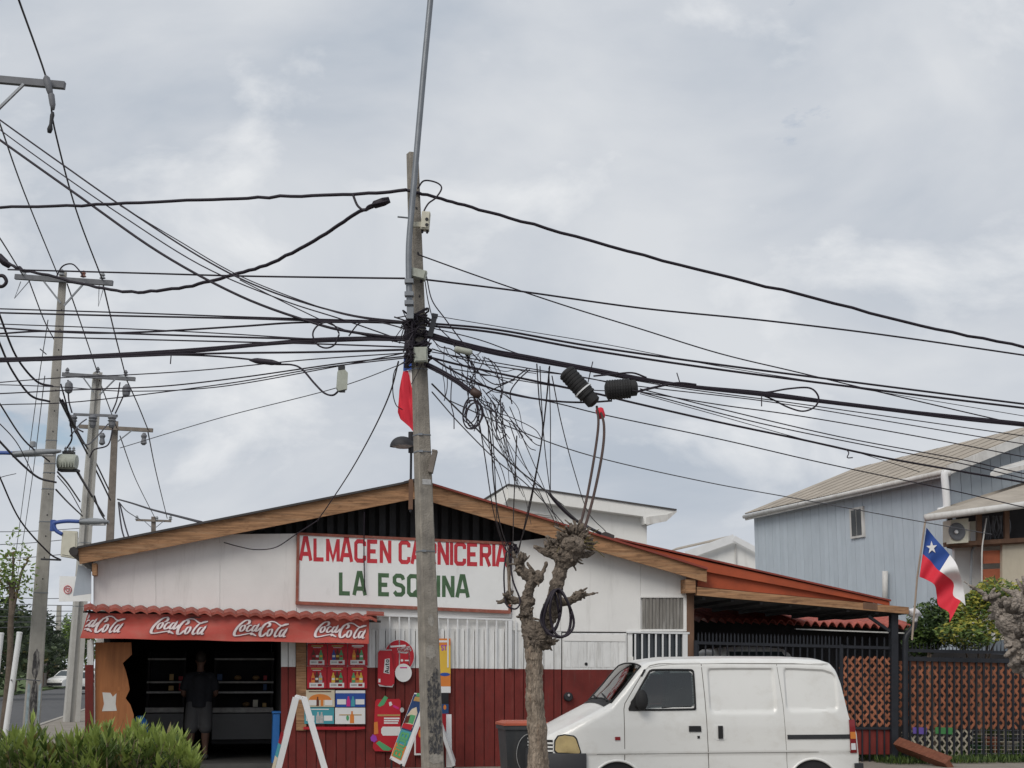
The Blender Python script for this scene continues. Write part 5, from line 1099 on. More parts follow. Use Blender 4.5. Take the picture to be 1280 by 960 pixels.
tree1, ch = pruned('pruned_tree', 'heavily pruned street tree with knobbly stumps left of the white van', [
    ([(675, 1040), (673, 975), (672, 920), (668, 870), (668, 835), (666, 800)], [.125, .112, .100, .093, .088, .09]),
    ([(667, 815), (660, 785), (657, 758), (662, 735), (668, 724)], [.085, .07, .06, .052, .06]),
    ([(667, 805, -.02), (680, 785, -.03), (688, 765, -.04), (694, 740, -.05), (701, 712, -.05), (709, 692, -.05)], [.08, .078, .082, .076, .07, .095]),
    ([(664, 752), (650, 751), (638, 750), (633, 748)], [.05, .042, .038, .034]),
    ([(692, 752, -.04), (710, 752, -.05), (720, 746, -.05), (726, 744, -.05)], [.05, .04, .045, .03]),
    ([(668, 724), (655, 716), (648, 712)], [.07, .06, .045]), ([(652, 716), (645, 702), (641, 690)], [.035, .028, .016]), ([(656, 716), (651, 700), (651, 690)], [.04, .028, .018]), ([(674, 724), (680, 712), (682.5, 703)], [.028, .02, .016]),
    ([(705, 695, -.05), (692, 693, -.05), (680, 690, -.04), (668, 683, -.03)], [.07, .05, .04, .018]), ([(696, 694), (690, 682), (684, 670)], [.045, .03, .02]),
    ([(712, 688, -.05), (724, 682), (738, 676)], [.07, .05, .025]), ([(715, 690, -.06), (728, 694), (742, 691)], [.06, .04, .02]),
    ([(708, 685, -.05), (713, 672), (718, 660)], [.06, .045, .03]), ([(722, 746, -.05), (735, 743), (747, 741)], [.022, .016, .01])],
    [], [], TD, [])
mbk = [(P(669, 722, TD), .085, (1.15, 1, .9)), (P(708, 694, TD - .05), .135, (1.0, .9, 1.0)), (P(716, 682, TD - .1), .12, (1.1, .9, .9)), (P(700, 690, TD), .12, (1.2, 1, .8)), (P(667, 790, TD - .03), .095, (.9, .9, 1.3)), (P(682, 802, TD), .075, (.9, .9, 1.2)), (P(690, 762, TD - .05), .098, (1, .9, 1.2)), (P(722, 745, TD - .05), .055, (1.1, 1, 1)), (P(634, 749, TD), .045, (1, 1, 1.2))]
trunk = remesh_obj('trunk', ch[:1], ['bark'], tree1, .012, [], .030, .05, 1)
remesh_obj('limbs', ch[1:], ['knob_bark'], tree1, .012, mbk, .042, .045, 1)
tw = MB()
for (x, y, n, r, l) in ((669, 721, 8, .08, .045), (650, 706, 10, .05, .06), (709, 690, 70, .14, .045), (718, 680, 60, .12, .05), (697, 690, 36, .10, .045), (724, 672, 14, .06, .11), (714, 668, 10, .06, .12), (684, 690, 12, .04, .05), (633, 748, 12, .035, .07), (722, 742, 10, .045, .05), (660, 770, 14, .07, .03), (667, 798, 22, .10, .03), (684, 803, 14, .07, .03), (735, 683, 10, .04, .06)):
    spikes(tw, P(x, y, TD - .03), n, l * .4, l * 1.3, .013, .35, (1, .8, .9), r)
obj('twigs', tw, 'knob_bark', tree1, smooth=True)['kind'] = 'stuff'
lt = MB()
for _ in range(9):
    a = P(random.uniform(700, 738), random.uniform(672, 690), TD - .1); b_ = a + Vector((random.uniform(-.1, .35), random.uniform(-.1, .1), random.uniform(-.12, .2))); lt.tube(crom([a, lerp(a, b_, .5) + Vector((0, 0, .04)), b_], 4), .004, 5)
obj('shoots', lt, 'leaf_dry', tree1)
# right-hand pruned tree, mostly outside the frame
T2 = 15.4
tree2, ch = pruned('pruned_tree', 'knobbly pruned tree leaning in at the right edge over the black fence', [
    ([(1345, 1040), (1342, 960), (1335, 880), (1318, 830), (1302, 800)], [.17, .15, .14, .13, .13]), ([(1304, 805), (1288, 790), (1272, 775), (1256, 762)], [.12, .11, .10, .07]), ([(1300, 800), (1292, 770), (1280, 750), (1270, 742)], [.10, .08, .07, .05]), ([(1288, 800), (1276, 815), (1268, 832)], [.09, .07, .05]), ([(1256, 762), (1240, 750), (1222, 738), (1205, 727)], [.05, .025, .017, .008])], [], [], T2, [])
mb2 = [(P(1262, 775, T2), .15, (1, .9, 1.2)), (P(1276, 800, T2), .16, (1, .9, 1.3)), (P(1250, 764, T2), .09, (1, 1, 1)), (P(1284, 760, T2), .13, (1, 1, 1)), (P(1274, 828, T2), .10, (.9, .9, 1.2)), (P(1296, 790, T2), .18, (1, 1, 1.2))]
remesh_obj('trunk', ch, ['knob_pale'], tree2, .012, mb2, .065, .045, 1)
tw = MB()
for (x, y, n, r, l) in ((1262, 770, 44, .13, .06), (1276, 800, 40, .14, .05), (1250, 760, 14, .07, .08), (1286, 752, 18, .11, .11), (1274, 828, 12, .09, .05), (1236, 748, 6, .03, .06)): spikes(tw, P(x, y, T2 - .05), n, l * .4, l * 1.4, .022, .3, (1, .8, .9), r)
obj('twigs', tw, 'knob_pale', tree2, smooth=True)['kind'] = 'stuff'
lv = MB()
# coil of cable hung on the tree
cc = thing('cable_coil', P(698, 795, TD - .2), 'coil of black cable hung over the pruned tree fork', 'cable coil')
for (cx, cy, rx, ry, a0, dd, rr) in ((697, 767, 20.5, 29.5, 0, -.22, .015), (690, 763, 14, 26, 12, -.19, .014), (689, 766, 12, 27, 4, -.17, .013), (701, 766, 17, 30, -9, -.25, .013)):
    pts = []
    for k in range(37):
        t = 2 * math.pi * k / 36; x_, y_ = rx * math.cos(t + .12 * math.sin(2 * t + rx)) * (.80 + .24 * math.sin(t)), ry * math.sin(t); ca, sa = math.cos(R(a0)), math.sin(R(a0)); pts.append(P(cx + x_ * ca - y_ * sa, cy + x_ * sa + y_ * ca, TD + dd + .02 * math.sin(3 * t)))
    obj('cable_loop', MB().tube(pts, rr, 8), 'black_cable', cc, smooth=True)
s2 = thing('wire_bundle', P(635, 757, TD - .05), 'short loop of black wire hanging on the left arm of the pruned tree', 'cable coil')
obj('wire_loop', MB().tube(crom([P(633, 690, TD - .05), P(630, 715, TD - .05), P(631, 742, TD - .08), P(634, 757, TD - .1), P(645, 761, TD - .1), P(650, 750, TD - .08), P(641, 725, TD - .05), P(636, 690, TD)], 5), .010, 6), 'black_cable', s2)
obj('stake', MB().tube([P(637, 748, TD), P(636, 715, TD), P(633, 692, TD)], .020, 6), 'bark', s2)

# ================================================================== oleander clump in front of the shop
def leafblade(mb, a, d, ln, wd, bend, mi=0):
    sd = d.cross(Vector((0, 0, 1))); sd = sd.normalized() if sd.length > 1e-3 else Vector((1, 0, 0))
    m_ = a + d * ln * .5 + Vector((0, 0, -bend * .3)); e = a + d * ln + Vector((0, 0, -bend)); mb.add([a, m_ - sd * wd / 2, e, m_ + sd * wd / 2], [(0, 1, 2), (0, 2, 3)], mi)
ol = thing('oleander_bush', Vector((P(110, 960, 18).x, 18.2, 0)), 'low green oleander bush with narrow leaves at the bottom left', 'bush')
fo = MB(); stm = MB()
crest = [(-60, 935), (-20, 925), (20, 918), (50, 903), (70, 922), (86, 912), (110, 912), (135, 906), (160, 908), (178, 899), (196, 909), (215, 916), (235, 928), (247, 945)]
def crest_y(px):
    for (a, ya), (b_, yb) in zip(crest, crest[1:]):
        if a <= px <= b_: return ya + (yb - ya) * (px - a) / (b_ - a)
    return 950
for i in range(300):
    px = random.uniform(-60, 246); Dd = random.uniform(17.2, 19.4); tp_ = crest_y(px) + 3 + 8 * noise.noise(Vector((px * .045, 3.3, 0))) + abs(random.gauss(0, 6)) + random.choice((-3, 3, 8, 14, 22, 32, 44)); tip = P(px, tp_, Dd)
    if tip.z < .12: continue
    root = Vector((tip.x * .9 + P(110, 960, 18.2).x * .1 + random.gauss(0, .1), 18.2 + (Dd - 18.2) * .6, 0)); stm.tube([root, lerp(root, tip, .6), tip], [.010, .007, .003], 5)
    dm = (tip - root).normalized(); nl = random.randint(15, 24); newg = random.random()
    for k in range(nl):
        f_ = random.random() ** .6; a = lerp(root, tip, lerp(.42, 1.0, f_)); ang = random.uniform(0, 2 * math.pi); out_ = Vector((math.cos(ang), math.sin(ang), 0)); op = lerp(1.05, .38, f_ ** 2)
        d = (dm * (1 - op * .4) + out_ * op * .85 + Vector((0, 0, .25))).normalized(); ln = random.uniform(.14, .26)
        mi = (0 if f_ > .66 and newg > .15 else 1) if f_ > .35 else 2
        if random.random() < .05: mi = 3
        leafblade(fo, a, d, ln, random.uniform(.032, .05), random.uniform(-.01, .07), mi)
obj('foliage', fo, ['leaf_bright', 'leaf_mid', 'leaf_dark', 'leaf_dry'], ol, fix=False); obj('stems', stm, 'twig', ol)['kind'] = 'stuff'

# ================================================================== leafy trees and shrubs
def leafy(name, label, base, trunk_h, trunk_r, clumps, leaf_n, leaf_s, mats, cat='tree', group=None, limbs=True, th_mat='trunk'):
    t = thing(name, base, label, cat, group); base = Vector(base); tr = MB(); topp = base + Vector((0, 0, trunk_h))
    tr.tube(crom([base, lerp(base, topp, .5) + Vector((trunk_r * .5, 0, 0)), topp], 4), [trunk_r * (1 - .5 * i / 8) for i in range(9)], 9)
    if limbs:
        for c_, r_ in clumps: tr.tube(crom([lerp(base, topp, random.uniform(.6, 1)), lerp(topp, Vector(c_), .5) + Vector((random.gauss(0, .1), 0, .1)), Vector(c_)], 4), [trunk_r * .45 * (1 - .08 * i) for i in range(9)], 6)
    obj('trunk', tr, th_mat, t, smooth=True); fo = MB(); tot = sum(r_[0] * r_[1] * r_[2] for c_, r_ in clumps)
    for c_, r_ in clumps:
        c_ = Vector(c_)
        for _ in range(int(leaf_n * r_[0] * r_[1] * r_[2] / tot)):
            d = Vector((random.gauss(0, 1), random.gauss(0, 1), random.gauss(0, 1))).normalized() * random.random() ** .38; p = c_ + Vector((d.x * r_[0], d.y * r_[1], d.z * r_[2]))
            p += Vector((noise.noise(p * 1.3), noise.noise(p * 1.3 + Vector((9, 0, 0))), noise.noise(p * 1.3 + Vector((0, 9, 0))))) * min(r_) * .5
            a = Vector((random.gauss(0, 1), random.gauss(0, 1), random.gauss(0, .7))).normalized(); b_ = a.orthogonal().normalized(); s = leaf_s * random.uniform(.6, 1.3)
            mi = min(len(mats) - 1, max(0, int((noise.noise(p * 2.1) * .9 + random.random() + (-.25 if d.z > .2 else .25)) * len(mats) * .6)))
            fo.add([p - a * s, p + b_ * s * .42, p + a * s, p - b_ * s * .42], [(0, 1, 2, 3)], mi)
    obj('crown', fo, mats, t, fix=False); return t
# bare-ish street tree at the left edge
b0 = P(3, 930, 34); b0.z = 0
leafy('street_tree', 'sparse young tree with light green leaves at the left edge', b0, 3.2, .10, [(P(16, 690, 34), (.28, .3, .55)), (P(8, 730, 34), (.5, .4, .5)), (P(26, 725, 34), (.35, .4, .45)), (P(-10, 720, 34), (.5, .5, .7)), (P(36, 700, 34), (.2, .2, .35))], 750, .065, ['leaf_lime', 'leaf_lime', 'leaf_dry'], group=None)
# darker trees and hedges along the far side of the side street
for i, (px, y, D, rr, lab, mats, n) in enumerate(((20, 795, 95, (1.9, 2, 1.7), 'dark bushy tree behind the leaning white posts', ['leaf_fardark', 'leaf_far', 'leaf_dry'], 3500), (50, 803, 128, (1.5, 2, 2.8), 'dark tall hedge just right of the near side-street pole', ['leaf_fardark', 'leaf_fardark', 'leaf_far'], 3500), (92, 797, 165, (1.9, 2, 2.6), 'light green tree between the pole and the white cars', ['leaf_lime', 'leaf_far', 'leaf_mid'], 3000), (-20, 790, 80, (2.6, 2, 2.4), 'dark tree at the very left edge of the side street', ['leaf_fardark', 'leaf_far'], 2500))):
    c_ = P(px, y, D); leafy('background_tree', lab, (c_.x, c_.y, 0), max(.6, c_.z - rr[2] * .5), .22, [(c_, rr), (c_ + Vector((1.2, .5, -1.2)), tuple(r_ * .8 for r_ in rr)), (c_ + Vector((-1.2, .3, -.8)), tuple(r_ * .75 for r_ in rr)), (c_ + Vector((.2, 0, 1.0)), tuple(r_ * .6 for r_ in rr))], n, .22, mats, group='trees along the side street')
# glossy shrubs behind the right fence
for (cl, mats, lab, px) in (([(P(1222, 770, 29), (.62, .5, .50)), (P(1245, 752, 29), (.6, .5, .42)), (P(1205, 795, 28.8), (.5, .5, .35)), (P(1275, 770, 29.5), (.6, .5, .6))], ['leaf_yellow', 'leaf_lime', 'leaf_mid', 'leaf_dark', 'leaf_yellow'], 'bushy yellow green shrub behind the fence right of the flag', 1228), ([(P(1165, 785, 29.5), (.5, .5, .42)), (P(1178, 770, 29.5), (.38, .4, .36)), (P(1152, 800, 29.5), (.4, .4, .3))], ['leaf_mid', 'leaf_dark', 'leaf_dark'], 'dark green shrub behind the fence under the flag', 1168)):
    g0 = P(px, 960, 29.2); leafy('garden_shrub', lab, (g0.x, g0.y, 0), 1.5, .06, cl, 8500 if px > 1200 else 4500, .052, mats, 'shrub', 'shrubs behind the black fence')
# ================================================================== carport, gate and fence to the right of the shop
cp = thing('carport', fp(1000, 960, 0), 'red and timber lean-to carport roof right of the shop over the black gate', 'carport')
obj('front_beam', fprism(MB(), [(871, 733.5), (1136, 759), (1136, 767.5), (871, 744)], 0.25, 0.10), 'wood', cp)
obj('beam_patch', fprism(MB(), [(1079, 752.6), (1097, 754.4), (1097, 762.4), (1079, 760.8)], 0.256, 0.005), 'wood_dark', cp)
obj('gable_panel', fprism(MB(), [(872, 707), (1092, 754.5), (872, 733)], 0.12, 0.03), 'fascia_red', cp)
obj('fascia', fprism(MB(), [(770, 675), (880, 701.5), (1112, 752.2), (1112, 757), (880, 714), (770, 680)], 0.20, 0.05), 'fascia_red', cp)
a = [fp(770, 674, .24), fp(1114, 751.6, .24)]; m = MB(); m.prism([a[0], a[1], a[1] + V * 6.5, a[0] + V * 6.5], Z * .03); obj('roof_sheet', m, 'roof_red', cp)
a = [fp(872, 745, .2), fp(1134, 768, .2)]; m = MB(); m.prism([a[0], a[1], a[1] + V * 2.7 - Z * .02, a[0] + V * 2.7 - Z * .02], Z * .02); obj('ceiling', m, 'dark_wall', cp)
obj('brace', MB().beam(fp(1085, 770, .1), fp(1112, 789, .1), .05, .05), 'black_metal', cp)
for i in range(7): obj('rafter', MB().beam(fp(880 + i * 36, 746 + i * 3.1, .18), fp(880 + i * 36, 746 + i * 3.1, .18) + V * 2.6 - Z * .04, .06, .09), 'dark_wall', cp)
# back building with clay tile eaves, seen in the gap
bbd = thing('back_annex', fp(1000, 950, -4.6), 'low annex with red clay tile eaves behind the carport', 'building')
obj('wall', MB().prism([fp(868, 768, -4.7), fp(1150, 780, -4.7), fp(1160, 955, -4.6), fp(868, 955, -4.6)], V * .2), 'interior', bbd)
obj('fascia', MB().prism([fp(995, 785.5, -3.95), fp(1142, 791, -3.95), fp(1142, 792.6, -3.95), fp(995, 787, -3.95)], V * .08), 'gutter', bbd)
def clay_tile(mb, p0, wdt, ln, up):
    rw = []
    for j in range(4):
        t = j / 3; rw.append([p0 + U * (wdt * (s - .5)) + V * (ln * t) + Z * (up * t + .10 * math.sin(math.pi * s)) for s in [k / 8 for k in range(9)]])
    lo = [[p - Z * .018 for p in r] for r in rw]; mb.grid(rw).grid(lo); mb.grid([rw[0], lo[0]]); return mb
ed = fp(874, 777, -3.9); ee = fp(1150, 787, -3.9); nt_ = 26
for i in range(nt_):
    p = lerp(ed, ee, (i + .5) / nt_)
    obj('roof_tile', clay_tile(MB(), p, (ee - ed).length / nt_ * .98, 2.0, .33), 'tile_red', bbd, smooth=True, fix=False, auto=40)
struct(obj('yard_ground', MB().prism([G(fa(868), .02, .006), G(fa(1345), .02, .006), G(fa(1345), 4.5, .006), G(fa(868), 4.5, .006)], (0, 0, -.004)), 'earth'))
# ---- gate
gt = thing('driveway_gate', fp(990, 960, 0.05), 'black barred double driveway gate with spear tips behind the van', 'gate')
def gy(x): return 801.5 + (x - 868) * .027
obj('rail', fprism(MB(), [(868, gy(868)), (1115, gy(1115)), (1115, gy(1115) + 3.6), (868, gy(868) + 3.6)], .06, .05), 'black_metal', gt)
obj('rail', fprism(MB(), [(868, 908), (1115, 909), (1115, 912), (868, 911)], .06, .05), 'black_metal', gt)
for x in (868, 1050): obj('gate_stile', fprism(MB(), rect(x, gy(x) - 1, x + 4, 965), .062, .06), 'black_metal', gt)
i = 0; x = 873.0
while x < 1114:
    yb_ = 964 if (i % 2 == 0 or x > 1048) else gy(x) + 1
    obj('bar' if yb_ > 900 else 'spike', fprism(MB(), [(x - .8, gy(x) - 8.5), (x, gy(x) - 11.5), (x + .8, gy(x) - 8.5), (x + .8, yb_), (x - .8, yb_)], .045, .02), 'black_metal', gt)
    x += 4.55 if x < 1048 else 9.2
    i += 1
for x in (1104.5, 1062): pass
def lattice(parent, x0, x1, y0, y1, step, off, mat, wd_=2.9, slope=1.25):
    """two layers of diagonal laths clipped to the panel (photo pixels on the front plane)"""
    for sgn in (1, -1):
        hgt = y1 - y0; run = hgt / slope; s = x0 - run if sgn > 0 else x0
        s = math.floor(s / step) * step
        while s < (x1 if sgn > 0 else x1 + run):
            a = Vector((s, y0)); b_ = Vector((s + sgn * run, y1)); s += step
            t0, t1 = 0.0, 1.0; dx = b_.x - a.x
            for lim, lower in ((x0, True), (x1, False)):
                tt = (lim - a.x) / dx
                if (dx > 0) == lower: t0 = max(t0, tt)
                else: t1 = min(t1, tt)
            if t1 - t0 < .05: continue
            if random.random() < .02: continue
            p, q_ = lerp(a, b_, t0), lerp(a, b_, t1); jt = random.uniform(-.9, .9); p = p + Vector((jt * .6, 0)); q_ = q_ + Vector((jt + random.uniform(-.5, .5), 0)); o = off + (.008 if sgn > 0 else 0)
            obj('lath', MB().beam(fp(p.x, p.y, o), fp(q_.x, q_.y, o), .007, wd_ * .0135, NF.cross((fp(q_.x, q_.y, o) - fp(p.x, p.y, o)).normalized())), mat, parent)
tg = thing('trellis_panel', fp(1085, 912, 0), 'terracotta diagonal trellis panel on the gate just right of the van', 'trellis', 'trellis panels')
lattice(tg, 1050, 1112, 821, 908, 9.2, .03, 'trellis', 3.0)
obj('backing', fprism(MB(), rect(1050, 911, 1113, 943), .02, .01), 'maroon', tg)
# ---- posts and fence
ps = thing('gate_post', fp(1119, 960, .05), 'thick square black steel post between gate and fence', 'post')
obj('post', fprism(MB(), rect(1114.5, 768, 1123, 965), .10, .12), 'black_metal', ps); obj('cap', fprism(MB(), rect(1113.5, 765.5, 1124, 768), .11, .14), 'black_metal', ps)
dp = thing('rain_pipe', fp(1133, 960, .08), 'black rain pipe with an elbow beside the gate post', 'pipe')
obj('tube', MB().tube(crom([fp(1131.5, 965, .1), fp(1131.5, 900, .1), fp(1131.5, 815, .1), fp(1132.5, 797, .1), fp(1138, 789, .1), fp(1142.5, 783, .1), fp(1143, 775, .1)], 6), .055, 12), 'black_metal', dp, smooth=True)
rg = tag(remesh_obj('white_rag', [(crom([fp(1136, 768, .1), fp(1142, 765, .18), fp(1150, 768, .1)], 4), [.03, .05, .06, .065, .07, .065, .06, .05, .03]), ([fp(1143, 767, .14), fp(1143.5, 775, .14)], [.07, .05])], 'rag', None, .015, (), .05, .05, 1), 'crumpled white cloth tied round the top of the black rain pipe', 'cloth')
fe = thing('bar_fence', fp(1210, 960, .05), 'black vertical bar fence right of the gate with trellis behind', 'fence')
def fy(x, y): return y + (x - 1135) * .022
for (y0, y1, o, d_) in ((811.0, 815.0, .07, .05), (821, 826, .07, .06), (946, 949, .06, .04)): obj('rail', fprism(MB(), [(1134, fy(1134, y0)), (1345, fy(1345, y0)), (1345, fy(1345, y1)), (1134, fy(1134, y1))], o, d_), 'black_metal', fe)
x = 1138.0
while x < 1340: obj('bar', fprism(MB(), [(x - 1.1, fy(x, 820)), (x + 1.1, fy(x, 820)), (x + 1.1, 964), (x - 1.1, 964)], .045, .026), 'black_metal', fe); x += 9.2
x = 1136.0
while x < 1340: obj('spike', fprism(MB(), [(x - .6, fy(x, 812)), (x, fy(x, 803)), (x + .6, fy(x, 812))], .05, .015), 'black_metal', fe); x += 4.6
ft = thing('trellis_panel', fp(1210, 912, 0), 'long terracotta diagonal trellis panel behind the right-hand bar fence', 'trellis', 'trellis panels')
lattice(ft, 1124, 1340, 829, 911, 9.2, .0, 'trellis', 3.3)
obj('top_lath', fprism(MB(), [(1124, 826.2), (1340, 831), (1340, 835), (1124, 830.5)], .012, .02), 'trellis', ft)
fw = thing('trellis_panel', fp(1175, 945, 0), 'pale weathered trellis piece low behind the bar fence', 'trellis', 'trellis panels')
lattice(fw, 1128, 1214, 912, 945, 9.2, -.02, 'trellis_pale', 2.3)
for (x0, x1, mt, lb) in ((1141, 1158.5, 'purple', 'purple plastic sheet tied low on the bar fence'), (1169, 1191, 'green_plastic', 'green plastic sheet tied low on the bar fence')): tag(obj('plastic_sheet', fprism(MB(), [(x0, 909), (x1, 909.5), (x1 - .5, 918), (x0 + .4, 917)], .03, .006), mt), lb, 'sheet')
wm = thing('wire_mesh', fp(1262, 950, -.05), 'dark square wire mesh low behind the right end of the fence', 'mesh')
for i in range(22): obj('wire', MB().tube([fp(1216 + i * 5.6, 911, -.04), fp(1216 + i * 5.6, 950, -.04)], .006, 4), 'trellis_pale' if i % 2 else 'steel_arm', wm)
for i in range(8): obj('wire', MB().tube([fp(1216, 913 + i * 4.8, -.035), fp(1340, 913.5 + i * 4.8, -.035)], .006, 4), 'trellis_pale' if i % 2 else 'steel_arm', wm)
# pots and things behind the fence, hedge strip
for i, (x, y, h_, mt, lb) in enumerate(((1240, 952, 26, 'brick_orange', 'orange clay flower pot behind the wire mesh'), (1262, 952, 20, 'trellis_pale', 'pale flower pot behind the wire mesh, right of the orange one'), (1226, 954, 16, 'green_plastic', 'green flower pot behind the wire mesh, left of the orange one'))):
    p = fp(x, y, -.6); p.z = 0; t = thing('flower_pot', p, lb, 'pot', 'flower pots behind the fence'); hh = h_ / 70
    obj('pot', MB().lathe(p, Z, [(.09, 0), (.15, hh * .9), (.165, hh * .9), (.165, hh), (.13, hh)], 18), mt, t); fo = MB()
    for _ in range(60): d = Vector((random.gauss(0, .5), random.gauss(0, .5), 1)).normalized(); leafblade(fo, p + Z * hh, d, random.uniform(.15, .3), .03, .05)
    obj('leaves', fo, 'leaf_mid', t, fix=False)
yw = MB().prism([fp(1135, 814, -3.6), fp(1345, 821, -3.6), fp(1345, 955, -3.6), fp(1135, 955, -3.6)], V * .15); tag(obj('yard_wall', yw, 'interior'), 'dark low wall at the back of the fenced yard', 'wall')
hd = MB()
for _ in range(5200):
    o_ = random.choice((-random.uniform(.1, 1.2), random.uniform(.1, .9))); q_ = G(random.uniform(fa(1080), fa(1340)), -o_); leafblade(hd, q_, Vector((random.gauss(0, .4), random.gauss(0, .4), 1)).normalized(), random.uniform(.06, .34 if o_ < 0 else .2), .025, .03, random.randint(0, 1))
tag(obj('ground_cover', hd, ['leaf_mid', 'leaf_dark'], fix=False), 'green ground cover along the foot of the fence', None, None, 'stuff')
rm = thing('timber_rail', fp(1155, 960, 1.2), 'weathered reddish timber plank slanting down in front of the fence', 'plank')
a, b_ = fp(1122, 932, .22), fp(1187, 957, 1.7); dd = (b_ - a).normalized(); sd = NF.cross(dd).normalized(); obj('plank', MB().beam(a, b_, .10, .17, V), 'wood_red', rm); obj('cap_strip', MB().beam(a + Z * .09, b_ + Z * .09, .14, .03, V), 'wood_red', rm)

# ================================================================== blue timber house
NE, FE = P(1187, 589, 33.4), P(943, 644, 43.0); EZ = (NE.z + FE.z) / 2; A_, B_ = Vector((NE.x, NE.y, 0)), Vector((FE.x, FE.y, 0)); wdir = (B_ - A_).normalized(); wl_ = (B_ - A_).length; wn = Vector((-wdir.y, wdir.x, 0)); 
if wn.x > 0: wn = -wn
gd = -wn                                            # along the gable end, to the right
bh = thing('blue_house', A_ + gd * 3, 'pale blue vertical boarded two-storey house with grey corrugated roof at the right', 'house')
nb = 44
wx0, wx1, wz0, wz1 = None, None, P(1075, 670, 37.5).z, P(1075, 638, 37.5).z
def along(px):                                      # distance along the long wall from the near corner for a photo column
    lo, hi = 0.0, wl_
    for _ in range(40):
        m = (lo + hi) / 2; p = A_ + wdir * m
        if 640 + FPX * p.x / (p.y * math.cos(PITCH) + (4.5 - EYE) * math.sin(PITCH)) > px: lo = m
        else: hi = m
    return lo
s0, s1 = along(1082), along(1068)
for i in range(nb):
    t0, t1 = wl_ * i / nb + .0045, wl_ * (i + 1) / nb - .0045; tm = (t0 + t1) / 2
    obj('board', MB().box(A_ + wdir * tm + wn * .02 * (i % 2) * .15 + Z * EZ / 2, (t1 - t0, .03, EZ), (wdir, wn, Z)), 'blue_board', bh)
obj('wall_core', MB().prism([A_ - wn * .04, B_ - wn * .04, B_ - wn * .2, A_ - wn * .2], Z * EZ), 'dark_wall', bh)
wv = obj('window', MB().box(A_ + wdir * (s0 + s1) / 2 + wn * .02 + Z * (wz0 + wz1) / 2, (s1 - s0 + .12, .09, wz1 - wz0 + .12), (wdir, wn, Z)), 'gutter', bh)
for k in (0, 1): obj('pane', MB().box(A_ + wdir * lerp(s0, s1, .27 + .46 * k) + wn * .07 + Z * (wz0 + wz1) / 2, ((s1 - s0) * .4, .012, wz1 - wz0), (wdir, wn, Z)), 'window_dark', wv)
RW, RZ = 3.5, EZ + 1.45
for i in range(26):
    t0 = 7.0 * i / 26; tm = t0 + 3.5 / 26; hgt = EZ + (1.45 * (1 - abs(tm - RW) / RW))
    obj('board', MB().box(A_ + gd * tm - wdir * .0 + Z * hgt / 2, (7.0 / 26 - .012, .03, hgt), (gd, wdir, Z)), 'blue_board', bh)
ov = .35
e0, e1 = A_ + wn * ov - wdir * .45 + Z * (EZ - .03), B_ + wn * ov * .6 + wdir * .15 + Z * (EZ - .03); r0, r1 = A_ + gd * RW - wdir * .45 + Z * RZ, B_ + gd * RW + wdir * .15 + Z * RZ
nsh = 12; rn = (e1 - e0).cross(r0 - e0).normalized()
if rn.z < 0: rn = -rn
for i in range(nsh):                                # corrugated sheets laid side by side
    rw = []
    for j in range(2):
        rw.append([lerp(lerp(e0, e1, (i + k / 18 * 1.02) / nsh), lerp(r0, r1, (i + k / 18 * 1.02) / nsh), j) + rn * (.03 + .008 * math.cos(k * math.pi) + .004 * i % 2) for k in range(19)])
    obj('roof_sheet', MB().grid(rw).grid([[p - rn * .02 for p in r] for r in rw]), 'old_roof', bh, fix=False)
o0, o1 = A_ + gd * (2 * RW + ov) - wdir * .45 + Z * (EZ - .03), B_ + gd * (2 * RW + ov) + wdir * .45 + Z * (EZ - .03)
obj('roof_slope', MB().prism([r0, r1, o1, o0], Z * .05), 'old_roof', bh)
obj('barge_board', MB().beam(e0 - wdir * .02 + Z * .0, r0 - wdir * .02, .05, .2), 'gutter', bh); obj('barge_board', MB().beam(o0 - wdir * .02, r0 - wdir * .02, .05, .2), 'gutter', bh)
obj('gutter', MB().tube([e0 + wn * .05 - Z * .03, e1 + wn * .05 - Z * .03], .055, 10), 'gutter', bh, smooth=True)
obj('eave_board', MB().beam(e0 - Z * .06, e1 - Z * .06, .04, .14), 'gutter', bh)
DP = 32.9
obj('down_pipe', MB().tube(crom([P(1187, 590, DP), P(1181, 592, DP), P(1182, 610, DP), P(1183.5, 634, DP), P(1180, 638, DP), P(1173, 639.5, DP)], 5), .085, 12), 'white_plastic', bh, smooth=True)
obj('waste_pipe', MB().tube([P(1106.5, 714, 36), P(1106.5, 760, 36)], .07, 10), 'gutter', bh, smooth=True)
# porch roof, service balcony
po = thing('porch', P(1230, 960, 31.5), 'lean-to porch with grey sheet roof and service balcony on the blue house', 'porch')
obj('roof_sheet', MB().prism([P(1157, 646, 30.6), P(1330, 623, 30.6), P(1330, 590, 33.2), P(1187, 634.5, 33.2)], Z * .05), 'old_roof', po)
obj('gutter', MB().tube([P(1156, 647.5, 30.55), P(1330, 624.5, 30.55)], .075, 10), 'gutter', po, smooth=True)
obj('upper_eave', MB().prism([P(1238, 597, 32.4), P(1330, 575, 32.4), P(1330, 566, 33.2), P(1244, 591, 33.2)], Z * .10), 'gutter', po)
obj('balcony_beam', MB().beam(P(1180, 681, 31.2), P(1330, 672, 31.2), .12, .09), 'wood_dark', po)
obj('balcony_floor', MB().prism([P(1183, 682, 31.2), P(1330, 673.5, 31.2), P(1330, 676, 33.0), P(1190, 684, 33.0)], Z * -.05), 'wood_dark', po)
for x in (1187, 1223.5, 1258): obj('balcony_post', MB().beam(P(x, 684 - (x - 1180) * .06, 31.2), P(x, 644 - (x - 1180) * .13, 31.2), .1, .1), 'wood_dark' if x > 1190 else 'black_metal', po)
obj('back_wall', MB().prism([P(1196, 640, 32.8), P(1330, 620, 32.8), P(1330, 676, 32.8), P(1196, 684, 32.8)], V * .05), 'dark_wall', po)
